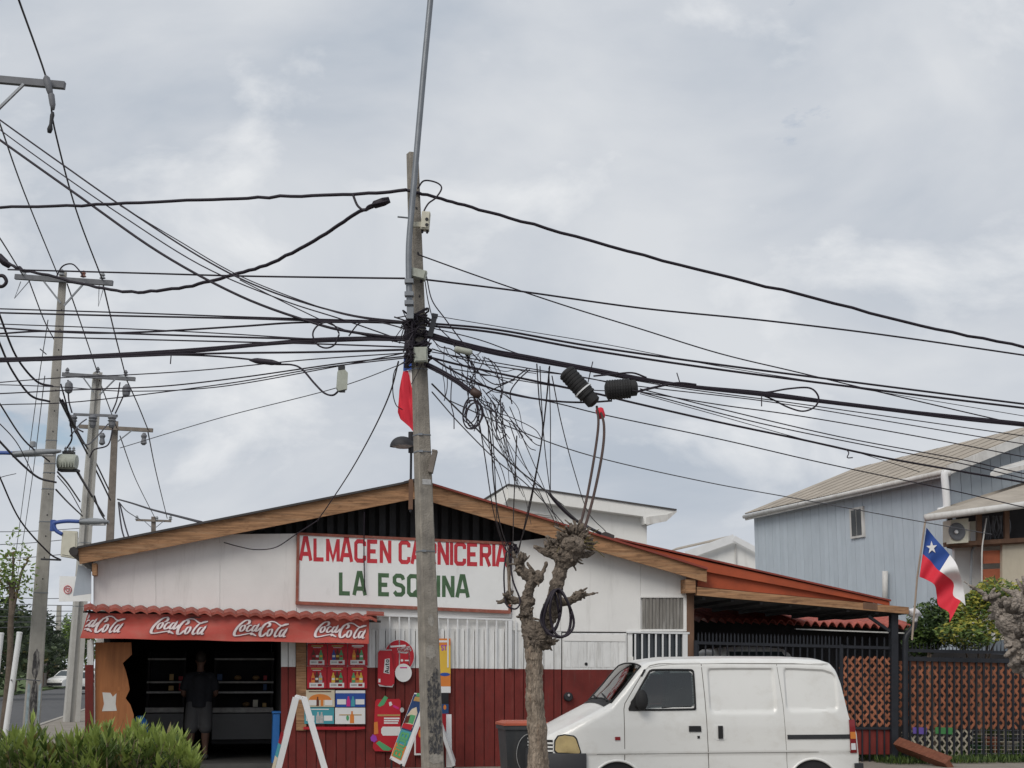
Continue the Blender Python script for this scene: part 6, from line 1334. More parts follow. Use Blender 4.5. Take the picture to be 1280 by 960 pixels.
obj('lower_wall', MB().prism([P(1193, 684, 31.9), P(1229, 682, 31.9), P(1229, 800, 31.9), P(1193, 800, 31.9)], V * .1), 'house_white', po)
obj('lower_wall', MB().prism([P(1253, 680, 31.3), P(1340, 674, 31.3), P(1340, 800, 31.3), P(1253, 800, 31.3)], V * .1), 'cream_wall', po)
obj('lower_wall', MB().prism([P(1229, 682, 32.1), P(1253, 680, 32.1), P(1253, 800, 32.1), P(1229, 800, 32.1)], V * .1), 'house_white', po)
for (y0, y1) in ((688.5, 704.5), (711.5, 727)): obj('panel_board', MB().prism([P(1229, y0, 31.4), P(1254.5, y0 - 1, 31.4), P(1256, y1 - 1, 31.4), P(1230, y1, 31.4)], V * .05), 'brick_orange', po)
obj('drain_hose', MB().tube(crom([P(1219, 683, 31.6), P(1215, 688, 31.5), P(1214, 710, 31.5), P(1213, 735, 31.5)], 5), .025, 8), 'lamp_grey', po)
obj('drain_hose', MB().tube(crom([P(1233, 648, 31.0), P(1230, 668, 30.9), P(1227.5, 690, 30.9), P(1227.5, 740, 30.9)], 5), .015, 8), 'gutter', po)
hb_ = MB()
for i in range(26): x = random.uniform(1228, 1262); hb_.tube(crom([P(x, 645, 31.8), P(x + random.uniform(-4, 4), 660, 31.7), P(x + random.uniform(-4, 4), random.uniform(668, 678), 31.8)], 4), .02, 5)
obj('hanging_hoses', hb_, 'steel_arm', po)['kind'] = 'stuff'
ac = thing('air_conditioner', P(1199, 680, 31.6), 'cream air conditioner unit with round fan grille on the balcony', 'air conditioner')
obj('casing', MB().prism([P(1188.5, 650, 30.95), P(1210.5, 647.5, 30.95), P(1210.5, 678, 30.95), P(1188.5, 679.5, 30.95)], V * .35), 'cream_box', ac)
obj('fan_grille', MB().lathe(P(1196, 664.5, 30.94), (0.15, -1, 0), [(.185, 0), (.185, .02), (.15, .03), (.05, .02), (.04, .05)], 24), 'steel_arm', ac); obj('fan_hub', MB().lathe(P(1195.5, 665, 30.88), (0.15, -1, 0), [(.045, 0), (.03, .03)], 14), 'white_plastic', ac)
ac2 = thing('service_cabinet', P(1217, 680, 31.8), 'plain cream cabinet on the balcony right of the fan unit', 'cabinet'); obj('casing', MB().prism([P(1212, 652, 31.7), P(1222, 651, 31.7), P(1222, 677, 31.7), P(1212, 678, 31.7)], V * .3), 'cream_box', ac2); obj('door', MB().prism([P(1213.5, 665, 31.68), P(1219, 664.5, 31.68), P(1219, 676, 31.68), P(1213.5, 676.5, 31.68)], V * .02), 'white_plastic', ac2)

# ================================================================== white houses behind
w1 = thing('white_house', P(720, 900, 46), 'white flat-roofed upper storey rising behind the shop roof', 'house', 'white houses behind the shop')
obj('wall', MB().prism([P(634, 620, 45), P(808.5, 645, 45), P(808.5, 900, 45), P(634, 900, 45)], V * 6), 'house_white', w1)
obj('roof_slab', MB().prism([P(636, 606.5, 44.6), P(845, 638, 44.6), P(844, 641, 44.6), P(832, 650, 44.6), P(806, 655, 44.6), P(804, 645.5, 44.6), P(636, 622.5, 44.6)], V * 7), 'house_white', w1)
obj('roof_edge', MB().prism([P(635, 604.5, 44.55), P(846, 636.2, 44.55), P(846, 638, 44.55), P(635, 606.4, 44.55)], V * 7.1), 'roof_dark', w1)
obj('soffit_end', MB().prism([P(808.6, 646, 44.55), P(834, 643, 44.55), P(846, 638.3, 44.55), P(846, 640, 44.55), P(833, 651.5, 44.55), P(808.6, 656, 44.55)], V * .05), 'gutter', w1)
obj('side_gable', MB().prism([P(606, 631, 44.7), P(635.8, 606.5, 44.7), P(635.8, 623, 44.7), P(620, 640, 44.7)], V * .3), 'house_white', w1)
for i in range(4): obj('louvre', MB().prism([P(660, 640 + i * 2.2, 44.95), P(692, 644 + i * 2.2, 44.95), P(692, 645.2 + i * 2.2, 44.95), P(660, 641.2 + i * 2.2, 44.95)], V * .05), 'gutter', w1)
w2 = thing('white_house', P(900, 900, 60), 'small white gabled house between the shop roof and the blue house', 'house', 'white houses behind the shop')
obj('gable_wall', MB().prism([P(856, 694, 60), P(917, 675, 60), P(946, 690, 60), P(946, 900, 60), P(856, 900, 60)], V * 7), 'house_white', w2)
obj('fascia', MB().beam(P(858, 694, 59.7), P(918, 672.5, 59.7), .06, .32), 'white_plastic', w2); obj('fascia', MB().beam(P(917, 672.5, 59.68), P(948, 689, 59.68), .06, .22), 'white_plastic', w2)
obj('roof_slope', MB().prism([P(838, 689.5, 60), P(846, 686, 61), P(914, 670.5, 61), P(917, 671.5, 60)], Z * .05), 'old_roof', w2)
obj('corner_strip', MB().prism([P(919, 680, 59.9), P(920.5, 680, 59.9), P(920.5, 720, 59.9), P(919, 720, 59.9)], V * .05), 'gutter', w2)
gw = thing('garden_wall', P(66, 858, 118), 'distant reddish garden wall under the trees of the side street', 'wall')
for i in range(9): p = P(40, 856, 118) + V * (i * 2.2); obj('panel', MB().box(Vector((p.x, p.y, 1.1)), (.12, 2.15, 2.2), (U, V, Z)), 'wood_dark' if i % 2 else 'concrete_brown', gw)
# ================================================================== side street: poles, arms, lamps, transformer
def gnd(px, py_base, D): p = P(px, py_base, D); p.z = 0; return p
P1B, P1T = gnd(38, 922, 35), P(79, 341, 35)
p1, f1_, l1_, b1_ = cpole('concrete_pole', P1B, P1T, .19, .085, 20, 'concrete_pale', 'nearest concrete pole of the side street, with painted base and cream cabinet', 'poles of the side street')
P2B, P2T = gnd(89, 903, 46), P(122, 466, 46)
p2, f2_, l2_, b2_ = cpole('concrete_pole', P2B, P2T, .22, .13, 25, 'concrete_new', 'pale grooved concrete pole second along the side street', 'poles of the side street', True)
P3B, P3T = gnd(128, 885, 56), P(144, 527, 56)
p3, f3_, l3_, b3_ = cpole('concrete_pole', P3B, P3T, .19, .12, 15, 'concrete_brown', 'brownish pole third along the side street, rising behind the shop roof', 'poles of the side street')
P4B, P4T = gnd(190, 866, 92), P(192, 646, 92)
p4, _, _, _ = cpole('concrete_pole', P4B, P4T, .17, .14, 15, 'concrete_brown', 'farthest pole with small crossarm just above the shop roof', 'poles of the side street')
P0 = P(-34, 960, 22); P0.z = 0; P0T = P(-20, 80, 22)
p0, _, _, _ = cpole('concrete_pole', P0, P0T, .17, .09, 15, 'concrete_pale', 'pole just outside the left edge carrying the top left crossarm', 'poles of the side street')
for f_ in (.30, .45, .52, .555, .575, .60, .625): b1_(f_, .02, 'galv')
for f_ in (.32, .345, .36, .5): b2_(f_, .02, 'galv')
for i in range(14): obj('bolt_hole', MB().lathe(f1_(.1, .33 + .045 * i), (0, -1, 0), [(.02, -.01), (.02, .003)], 8), 'black_print', p1)
M('pole_paint', (0.32, 0.40, 0.44), .8, .2, 8, dirt=(.2, .19, .17), dirt_amt=.8, dirt_scale=(2, 2, 1), dirt_lo=.48)
M('pole_grime', (0.05, 0.048, 0.05), .85, .4, 14, dirt=(.45, .43, .40), dirt_amt=.9, dirt_scale=(2.4, 2.4, .6), dirt_lo=.5)
obj('painted_edge', MB().prism([f1_(u, v, .004) for u, v in ((-.83, .02), (-.5, .02), (-.5, .11), (-.83, .115))], (0, .004, 0)), 'pole_paint', p1); obj('painted_edge', MB().prism([f1_(u, v, .004) for u, v in ((.55, .02), (.83, .02), (.83, .115), (.55, .11))], (0, .004, 0)), 'pole_paint', p1)
obj('paste_up', MB().prism([f1_(u * .46 + .02, .075 + v * .05, .005) for u, v in blob(22, .12)], (0, .004, 0)), 'pole_grime', p1); obj('paste_up', MB().prism([f1_(u * .5, .155 + v * .03, .005) for u, v in blob(20, .15)], (0, .004, 0)), 'pole_grime', p1)
def arm(parent, a, b_, th, brace=None, mat='steel_arm', name='crossarm'):
    obj(name, MB().beam(a, b_, th, th * 1.1), mat, parent)
    if brace:
        for s, q_ in brace: obj('brace', MB().beam(s, q_, .04, .04), 'galv', parent)
arm(p0, P(-110, 90, 21.9), P(81, 107, 21.9), .10, [(P(30, 105, 21.85), P(-16, 150, 21.9))])
arm(p1, P(19, 346, 34.8), P(141, 354, 34.8), .11, [(P(55, 352, 34.75), P(76, 379, 34.75)), (P(106, 353, 34.75), P(80, 382, 34.75))])
arm(p2, P(78, 468, 45.7), P(169, 474, 45.7), .11, [(P(104, 472, 45.65), P(117, 490, 45.65)), (P(144, 474, 45.65), P(124, 494, 45.65))])
arm(p2, P(92, 518, 45.5), P(147, 520, 45.5), .07)
arm(p3, P(99, 533, 55.7), P(191, 538, 55.7), .13, [(P(165, 538, 55.6), P(147, 552, 55.6))], 'concrete_brown')
arm(p4, P(170, 650, 91.8), P(214, 651.5, 91.8), .12, [(P(180, 651, 91.7), P(190, 660, 91.7)), (P(205, 651, 91.7), P(194, 660, 91.7))], 'concrete_brown')
def insul(parent, c, mat='ceramic', s=1.0): return obj('insulator', MB().lathe(c, Z, [(.02 * s, 0), (.07 * s, .02 * s), (.035 * s, .07 * s), (.06 * s, .09 * s), (.03 * s, .14 * s), (.015 * s, .16 * s)], 10), mat, parent)
for (x, y) in ((30, 345), (77, 345), (104, 347), (128, 349)): insul(p1, P(x, y, 34.8), 'ceramic' if x == 104 else 'lamp_grey', 1.1)
for (x, y) in ((84, 467), (122, 466), (157, 470)): insul(p2, P(x, y, 45.7), 'steel_arm', 1.2)
for (x, y) in ((171, 650), (196, 651), (213, 650)): insul(p4, P(x, y, 91.8), 'lamp_grey', 1.8)
for (x, y) in ((91, 521), (116, 521), (140, 521)):
    obj('fuse_cutout', MB().lathe(P(x, y + 6, 45.4), Z, [(.06, -.2), (.10, -.12), (.10, .0), (.14, .02), (.10, .06), (.14, .12), (.08, .2)], 12), 'steel_arm', p2)
for (x, y) in ((86, 484), (158, 488)): obj('surge_arrester', MB().lathe(P(x, y, 45.4), Z, [(.04, -.2), (.11, -.15), (.13, 0), (.11, .12), (.03, .2)], 12), 'steel_arm', p2)
for (x, y) in ((180, 545), (128, 545)): obj('hanging_insulator', MB().lathe(P(x, y, 55.6), Z, [(.05, -.35), (.12, -.28), (.08, -.1), (.12, 0), (.05, .12)], 10), 'steel_arm', p3)
mw = MB()
for (pts, D) in (([(70, 347), (78, 333), (90, 330), (99, 338), (104, 346)], 34.6),): mw.tube(crom([P(x, y, D) for x, y in pts], 5), .018, 6)
obj('jumper', mw, 'black_cable', p1)
for pts in ([(26, 352), (18, 373), (36, 352)], [(124, 356), (123, 383), (130, 358)]): obj('jumper', MB().tube([P(x, y, 34.7) for x, y in pts], .012, 5), 'steel_arm', p1)
ov_ = thing('line_splice', P(66, 168, 21.8), 'dark hanging line splice with clamp at the end of the top left crossarm', 'splice')
obj('clamp', MB().lathe(P(58, 98, 21.75), (P(66, 125, 21.8) - P(58, 95, 21.8)), [(.02, -.05), (.055, 0), (.05, .2), (.03, .34)], 10), 'steel_arm', ov_, smooth=True); obj('clamp', MB().lathe(P(63.5, 115, 21.75), (P(67, 140, 21.8) - P(63, 112, 21.8)), [(.02, 0), (.05, .05), (.045, .22), (.02, .3)], 10), 'steel_arm', ov_, smooth=True); obj('tail', MB().lathe(P(66, 140, 21.75), (P(61, 170, 21.8) - P(66, 140, 21.8)), [(.02, 0), (.035, .05), (.025, .2), (.045, .28), (.03, .34)], 10), 'bumper', ov_, smooth=True)
# transformer
tf = thing('transformer', P(84, 592, 35.4), 'grey pole-mounted transformer tank between the two side-street poles', 'transformer')
obj('tank', MB().lathe(P(72, 577, 35.2), Vector((1, 0, -.04)), [(.02, 0), (.17, .02), (.19, .08), (.19, .40), (.17, .46), (.02, .48)], 20), 'pale_box', tf, smooth=True, auto=40)
for i in range(6): obj('cooling_fin', MB().box(P(76 + i * 3.4, 581, 35.05), (.015, .1, .12)), 'pale_box', tf)
obj('base', MB().box(P(86, 588, 35.3), (.46, .3, .05)), 'bumper', tf); obj('lid', MB().box(P(86, 566, 35.3), (.26, .2, .06)), 'bumper', tf)
for x in (82, 87, 92): insul(tf, P(x, 564, 35.3), 'lamp_grey', .7)
# street lamps with blue arms
def street_lamp(label, arm_pts, D, h0, h1, hz):
    t = thing('street_lamp', P(*arm_pts[0], D), label, 'street lamp', 'blue armed street lamps')
    obj('arm', MB().tube(crom([P(x, y, D) for x, y in arm_pts], 6), .045, 10), 'blue_paint', t, smooth=True)
    a, b2 = P(*h0, D), P(*h1, D); d = (b2 - a); rw = []
    for i in range(11):
        s = i / 10; wv_ = .10 * math.sin(math.pi * (.12 + .8 * s)) ** .6; hv = .085 * math.sin(math.pi * (.1 + .82 * s)) ** .7
        rw.append([lerp(a, b2, s) + Vector((0, math.cos(q) * wv_ * 1.5, math.sin(q) * hv)) for q in [2 * math.pi * k / 14 for k in range(15)]])
    m = MB().grid(rw); m.add(rw[0][:-1], [tuple(range(14))]); m.add(rw[-1][:-1], [tuple(range(14))]); obj('head', m, 'lamp_grey', t, smooth=True)
    obj('neck', MB().tube([P(*h0, D), lerp(a, b2, .18)], .075, 10), 'steel_arm', t); obj('lens', MB().box(lerp(a, b2, .62) - Z * .065, (d.length * .5, .18, .03)), 'grey_print', t); return t
sl = street_lamp('blue armed street lamp entering from the left edge', [(-40, 567), (0, 566), (18, 566.5)], 33.8, (16, 568), (76, 564), 0); obj('photocell', MB().lathe(P(41, 556, 33.8), Z, [(.07, -.05), (.07, .06), (.05, .08)], 12), 'lamp_grey', sl)
street_lamp('street lamp with blue hooked arm below the transformer', [(78, 668), (70, 663), (67, 655), (71, 653), (84, 651.5), (101, 652)], 34.4, (100, 652), (136, 652.5), 0)
obj('arm_clamp', MB().box(P(66.5, 657, 34.6), (.10, .14, .26)), 'blue_paint', p1)
ca = thing('pole_cabinet', P(87, 698, 34.5), 'cream metering cabinet hung on the nearest side-street pole', 'cabinet')
obj('casing', MB().prism([P(78, 663, 34.4), P(96.5, 664, 34.4), P(95.5, 698, 34.4), P(75.5, 695, 34.4)], V * .3), 'cream_box', ca); obj('door', MB().prism([P(79.3, 665, 34.38), P(94.5, 666, 34.38), P(93.8, 695.5, 34.38), P(77.2, 693, 34.38)], V * .015), 'cream_box', ca); obj('bracket', MB().beam(P(75, 700, 34.5), P(52, 699, 34.7), .06, .04), 'bumper', ca)
hs = thing('heart_sign', P(94, 752, 27.0), 'white sign panel with a small red heart emblem behind the shop corner', 'sign')
obj('board', MB().prism([P(74.5, 720, 27.0), P(114, 721, 27.0), P(113.5, 751.5, 27.0), P(73.5, 751.8, 27.0)], V * .05), 'sign_white', hs)
obj('emblem_ring', MB().tube([P(84.5 + 4.6 * math.cos(t), 737 + 4.9 * math.sin(t), 26.985) for t in [2 * math.pi * k / 24 for k in range(25)]], .007, 6), 'sign_red', hs)
obj('heart', MB().tube([P(84.5 + .16 * 16 * math.sin(t) ** 3, 737 - .17 * (13 * math.cos(t) - 5 * math.cos(2 * t) - 2 * math.cos(3 * t) - math.cos(4 * t)), 26.985) for t in [2 * math.pi * k / 24 for k in range(25)]], .006, 6), 'sign_red', hs)
# leaning white posts at the left edge
for (a, b_, lb) in (((3, 942), (24.5, 791), 'long white leaning post at the left edge, tied to the pole'), ((-14, 930), (1.5, 792), 'white post cut by the left edge beside the sparse tree')):
    pa, pb_ = P(*a, 29.5), P(*b_, 29.5); t = thing('leaning_post', (pa.x, pa.y, 0), lb, 'post', 'white posts at the left edge'); k = -pa.z / (pb_.z - pa.z)
    obj('shaft', MB().tube([lerp(pa, pb_, k), pb_], .055, 12), 'white_plastic', t, smooth=True, auto=40); obj('cap', MB().lathe(pb_, (pb_ - pa), [(.058, -.02), (.058, .01), (.04, .02)], 12), 'white_plastic', t)
tag(obj('tie_wire', MB().tube([P(14, 850, 29.4), P(28, 849, 32), P(50, 851, 34.6)], .014, 6), 'grey_cable'), 'thin tie wire between the leaning white post and the pole', 'wire')
fpp = P(71, 850, 140); fpt = P(74, 757, 140); fpp.z = 0; cpole('concrete_pole', fpp, fpt, .3, .2, 10, 'concrete_pale', 'short distant pale pole with tangled top among the trees', 'poles of the side street')
# ================================================================== overhead cables
def wire(label, pts, w, D0=17.4, D1=17.4, mat='black_cable', group=None, name='cable', n=7, wob=0.0):
    """pts in photo pixels, D from D0 to D1 along the cable, w = thickness in photo pixels"""
    k = len(pts); acc = [0.0]
    for a, b_ in zip(pts, pts[1:]): acc.append(acc[-1] + math.hypot(b_[0] - a[0], b_[1] - a[1]))
    p3 = []
    for (x, y), s in zip(pts, acc):
        D = lerp(D0, D1, s / acc[-1]); p3.append(P(x, y, D))
    path = crom(p3, n)
    if wob: path = [p + Vector((random.gauss(0, wob), random.gauss(0, wob), random.gauss(0, wob))) for p in path]
    r = w / 2 * (D0 + D1) / 2 / 1860
    return tag(obj(name, MB().tube(path, r, 6), mat, smooth=True), label, 'cable', group)
ORD = ['topmost', 'second', 'third', 'fourth', 'fifth', 'sixth', 'seventh', 'eighth', 'ninth', 'tenth', 'eleventh', 'lowest']
GL, GR_ = 'cables running left from the concrete pole', 'cables running right from the concrete pole'
LB = 'black cable among those strung left from the pole knot'; RBL = 'thin black cable among those strung right from the pole knot'
# --- left of the pole
wire('thick twisted black cable reaching the pole top from the left edge', [(-60, 261), (0, 259), (120, 256), (250, 250), (350, 246), (440, 243), (508, 238)], 4.2, 21, 17.4, wob=.006)
wire('thick twisted cable sagging from the clamp below the pole top to the left edge', [(470, 256), (440, 270), (400, 297), (340, 328), (290, 344), (240, 357), (180, 365), (130, 361), (60, 344), (25, 336), (0, 322), (-20, 300)], 4.4, 17.8, 22, wob=.006)
wire('short jumper linking the two thick cables left of the pole top', [(441, 243), (447, 257), (456, 263), (462, 257), (485, 251)], 3.2, 17.8, 17.6)
tag(obj('cable_clamp', MB().lathe(P(468, 256, 17.7), P(487, 250, 17.7) - P(466, 257, 17.7), [(.02, -.03), (.05, 0), (.055, .12), (.04, .2)], 10), 'black_cable', smooth=True), 'dark cable clamp at the end of the sagging cable', 'clamp')
wire('straight thick cable falling steeply from the upper left edge to the knot', [(-40, 145), (0, 175), (100, 246), (200, 316), (300, 370), (390, 403), (440, 415), (512, 424)], 3.6, 21, 17.4)
for i_, (pts, w_) in enumerate((([(-40, 120), (0, 150), (80, 207), (150, 256), (250, 321), (330, 361), (430, 392), (510, 403)], 2.4), ([(-30, 138), (5, 166), (70, 213), (150, 268), (250, 331), (350, 374), (430, 400), (510, 428)], 1.8), ([(150, 257), (220, 299), (300, 345), (400, 384), (455, 398), (510, 404)], 1.6), ([(300, 350), (370, 385), (430, 412), (480, 424), (510, 430)], 1.6))):
    wire('thin steep cable falling from the upper left to the knot, %s of four' % ['uppermost', 'second', 'branching third', 'lowest short'][i_], pts, w_, 21 if pts[0][0] < 0 else 19, 17.4, group='steep cables from the upper left')
wire('thin level cable above the knot running left past the side-street pole', [(10, 337), (160, 341), (300, 345), (430, 347), (506, 348)], 2.4, 21, 17.4)
for i_, (pts, w_) in enumerate(sorted((([(-60, 384), (0, 386), (160, 391), (300, 396), (430, 400), (510, 402)], 2.0), ([(-60, 389), (0, 391), (160, 395), (300, 398), (430, 402), (510, 404)], 2.6), ([(-60, 406), (0, 410), (100, 416), (180, 415), (300, 408), (380, 403), (510, 403)], 2.6), ([(-60, 402), (0, 405), (160, 411), (280, 417), (400, 424), (510, 426)], 1.6), ([(-60, 420), (0, 417), (60, 414), (160, 417), (280, 421), (400, 424), (510, 425)], 2.6), ([(-60, 418), (0, 420), (160, 424), (280, 427), (400, 430), (510, 434)], 2.0),
                ([(-60, 452), (0, 452), (150, 446), (260, 442), (400, 440), (510, 437)], 2.8), ([(-60, 484), (0, 478), (80, 472), (170, 468), (260, 462), (380, 450), (510, 441)], 1.5), ([(-60, 494), (0, 492), (100, 487), (200, 483), (300, 472), (420, 455), (510, 445)], 1.8), ([(-60, 512), (0, 506), (100, 502), (280, 480), (400, 460), (510, 447)], 1.5), ([(-60, 482), (0, 481), (80, 484), (160, 489), (270, 484), (400, 462), (512, 440)], 1.4)), key=lambda q: q[0][0][1])):
    wire('black cable strung left from the pole knot, %s of its kind at the left edge' % ORD[i_], pts, w_, 21, 17.4, group=GL)
bun = [(-60, 450), (0, 449), (60, 448), (150, 443), (240, 438), (330, 430), (400, 425), (512, 422)]
for dy, w_ in ((-1.6, 3), (.6, 3.4), (2.2, 2.6)): wire('strand of the heavy black bundle running left at mid height', [(x, y + dy * (1 - .4 * (i % 2))) for i, (x, y) in enumerate(bun)], w_, 21, 17.4, group='strands of the heavy left bundle')
wire('black cable with a fat splice drooping to the hanging grey box', [(0, 451), (150, 445), (240, 444), (310, 449), (340, 455), (365, 456), (378, 462), (392, 478), (405, 491), (416, 494), (424, 488)], 2.4, 21, 17.6)
tag(obj('cable_splice', MB().lathe(P(312, 450, 18.2), P(362, 455.5, 17.9) - P(312, 450, 18.2), [(.012, 0), (.03, .08), (.036, .12), (.036, .36), (.03, .4), (.012, .5)], 12), 'black_cable', smooth=True), 'fat black cable splice left of the hanging grey box', 'splice')
hx = thing('hanging_box', P(428, 488, 17.6), 'grey white terminal box hanging from the cables left of the pole', 'box')
obj('casing', MB().prism([P(422.5, 463, 17.55), P(431.5, 462, 17.55), P(435, 466, 17.55), P(434, 486, 17.55), P(423, 488.5, 17.55), P(421, 484, 17.55)], V * .10), 'pale_box', hx); obj('hanger', MB().box(P(427, 460, 17.6), (.08, .05, .05)), 'bumper', hx); obj('gland', MB().box(P(427.5, 488.5, 17.6), (.07, .08, .03)), 'bumper', hx)
wire('thin faint line dropping left from the knot below the others', [(150, 560), (280, 521), (420, 485), (510, 452)], 1.1, 22, 17.4, 'grey_cable')
wire('slack drop wire from the knot to the left barge board', [(498, 452), (488, 490), (468, 535), (440, 586), (410, 632), (397, 650)], 1.8, 17.5, 24.2)
wire('short slack loop hanging by the half hidden flag', [(512, 448), (494, 462), (491, 488), (495, 506), (503, 512)], 1.3, 17.5, 18.5)
wire('thin wire along the left barge board', [(398, 650), (370, 668), (345, 684), (320, 687), (298, 683), (280, 678)], 1.4, 24.2, 24.6)
wire('round cable loop left of the pole knot', [(424, 418), (418, 431), (407, 435), (396, 430), (391, 418), (396, 408), (407, 403), (418, 407), (424, 417)], 2.3, 17.8, 17.8)
wire('thin stray arc beside the round cable loop', [(436, 420), (448, 405), (462, 402), (480, 404), (510, 412)], 1.8, 17.6, 17.4)
# --- right of the pole
wire('thick twisted cable falling from the pole top to the right edge', [(508, 238), (545, 247), (600, 262), (700, 290), (850, 331), (1000, 368), (1150, 407), (1280, 433), (1360, 448)], 4.0, 17.4, 19.5, wob=.005)
wire('wire loop beside the pole top', [(522, 236), (530, 226), (545, 228), (552, 235), (545, 247), (535, 255), (529, 268), (532, 281)], 2.2, 17.35, 17.25)
wire('level thin twisted cable right of the pole above the knot', [(510, 348), (536, 350), (650, 364), (800, 385), (950, 400), (1100, 418), (1280, 444), (1360, 456)], 2.4, 17.4, 19.5)
wire('thin straight line crossing from the pole down to the blue house roof', [(522, 318), (600, 346), (700, 380), (800, 411), (900, 442), (1000, 466), (1150, 502), (1280, 532), (1360, 550)], 1.7, 17.4, 20)
for i_, (pts, w_) in enumerate(sorted((([(535, 404), (620, 412), (740, 433), (900, 456), (1100, 482), (1280, 505), (1360, 514)], 2.8), ([(535, 407), (620, 416), (740, 438), (900, 462), (1100, 488), (1280, 510), (1360, 520)], 3.0), ([(545, 395), (640, 411), (760, 431), (900, 458), (1100, 490), (1280, 520)], 1.0), ([(540, 410), (600, 425), (660, 446), (740, 465), (850, 485), (1000, 505), (1280, 545)], 1.4),
                ([(540, 440), (600, 450), (700, 467), (800, 483), (960, 502), (1130, 530), (1280, 555), (1360, 566)], 1.4), ([(790, 488), (900, 506), (1000, 520), (1150, 546), (1280, 571), (1360, 585)], 1.5), ([(800, 486), (900, 511), (1050, 546), (1200, 574), (1280, 592), (1360, 606)], 1.5), ([(800, 490), (950, 529), (1100, 560), (1200, 579), (1280, 598)], 1.5), ([(800, 492), (900, 520), (1000, 548), (1060, 562), (1150, 590)], 1.0), ([(560, 460), (640, 474), (720, 486), (790, 490)], 1.4), ([(540, 436), (590, 452), (650, 462), (720, 470), (770, 480)], 1.6)), key=lambda q: q[0][-1][1] - .2 * q[0][-1][0])):
    wire('thin black cable strung right from the pole knot, %s of its kind counted downwards' % ORD[i_], pts, w_, 17.4, 19.5, group=GR_)
mainb = [(530, 417), (570, 428), (620, 440), (660, 447), (740, 462), (850, 481), (960, 493), (1080, 508), (1200, 522), (1280, 530), (1360, 540)]
for dy, w_, tp_ in ((-1.8, 2.2, 0), (0, 3.0, 1), (1.9, 2.6, 2), (3.6, 1.8, 0), (-3.0, 1.6, 1), (1.0, 2.2, 2)): wire('strand of the heavy black bundle sweeping right from the knot', [(x, y + dy * (1.0 if x < 700 else .62) + random.uniform(-.7, .7)) for x, y in mainb], w_, 17.4, 19.5, group='strands of the heavy right bundle')
wire('sagging black cable below the right bundle', [(535, 446), (570, 455), (620, 466), (700, 483), (750, 493), (790, 503), (900, 528), (1000, 549), (1100, 571), (1200, 589), (1280, 603), (1360, 618)], 2.8, 17.4, 19.5)
wire('lower sagging black cable ending at the tilted closure', [(535, 444), (560, 460), (600, 480), (640, 493), (690, 501), (730, 503), (765, 501)], 2.6, 17.4, 17.5)
wire('thin dark line slanting under the closures to the blue house', [(545, 465), (620, 487), (700, 505), (757, 519), (900, 549), (1030, 579), (1190, 613), (1280, 634), (1360, 650)], 1.5, 17.4, 21)
wire('lowest thin line slanting right to the flag', [(560, 500), (640, 535), (740, 570), (880, 602), (1000, 624), (1140, 650), (1240, 668)], 1.3, 17.4, 24, 'grey_cable')
wire('teardrop slack loop on the right bundle', [(940, 491), (962, 490), (985, 486), (1012, 485), (1023, 496), (1019, 508), (1004, 514), (985, 509), (965, 499), (948, 492)], 2.4, 18.5, 18.6)
wire('feeder cable from the horizontal closure up to the bundle', [(795, 490), (815, 485), (845, 479), (870, 481)], 3.4, 17.7, 18)
wire('cable looping over the two closures', [(742, 470), (765, 468), (790, 466), (808, 472)], 2.4, 17.5, 17.7)
for pts in ([(772, 465), (770, 472)], [(850, 479), (846, 466)], [(952, 494), (952, 508)], [(1057, 561), (1061, 566), (1059, 572), (1066, 572)], [(735, 478), (741, 452)], [(50, 436), (58, 443)], [(214, 443), (213, 455)]): wire('tiny cable tie tail sticking from a bundle', pts, 1.5, 18, 18, group='cable tie tails', name='cable_tie', n=3)
for i in range(11):
    x0 = random.uniform(590, 640); y0 = random.uniform(490, 530); x1 = x0 + random.uniform(5, 70); y1 = random.uniform(600, 668)
    wire('fine slack wire of the fan hanging from the tangle to the shop roof', [(x0, y0), (lerp(x0, x1, .3) + random.uniform(-5, 5), lerp(y0, y1, .35)), (lerp(x0, x1, .7) + random.uniform(-4, 4), lerp(y0, y1, .7)), (x1, y1)], random.uniform(.7, 1.2), 17.4, random.uniform(20, 24.5), random.choice(('black_cable', 'grey_cable')), 'fine slack wires of the fan', 'drop_wire')
# closures
def closure(label, a, b_, r, D, red=False):
    t = thing('splice_closure', P(*b_, D), label, 'splice closure', 'black splice closures'); A, B2 = P(*a, D), P(*b_, D); L_ = (B2 - A).length; ax = B2 - A
    obj('shell', MB().lathe(A, ax, [(r * .5, 0), (r * .9, .02), (r, .05), (r, L_ * .72), (r * .85, L_ * .76), (r * .85, L_ * .95), (r * .5, L_)], 20), 'rubber', t, smooth=True, auto=35)
    for i in range(9): obj('rib', MB().lathe(A + ax * (.06 + .08 * i), ax, [(r * .98, 0), (r * 1.05, .006), (r * 1.05, .024), (r * .98, .028)], 20), 'rubber', t)
    return t
c1_ = closure('tilted black ribbed splice closure with two brown cables hanging from it', (706, 463), (744, 505), .105, 17.3); obj('white_tie', MB().lathe(P(728, 487, 17.3), P(744, 505, 17.3) - P(706, 463, 17.3), [(.10, 0), (.122, .004), (.122, .02), (.10, .024)], 20), 'white_plastic', c1_)
closure('short horizontal black ribbed splice closure', (756, 488), (797, 484.5), .115, 17.5)
tag(obj('red_sleeve', MB().lathe(P(748.5, 510, 17.3), P(752, 521, 17.3) - P(748.5, 510, 17.3), [(.03, 0), (.05, .02), (.05, .1), (.035, .13)], 12), 'flag_red', smooth=True), 'small red sleeve under the tilted splice closure', 'sleeve')
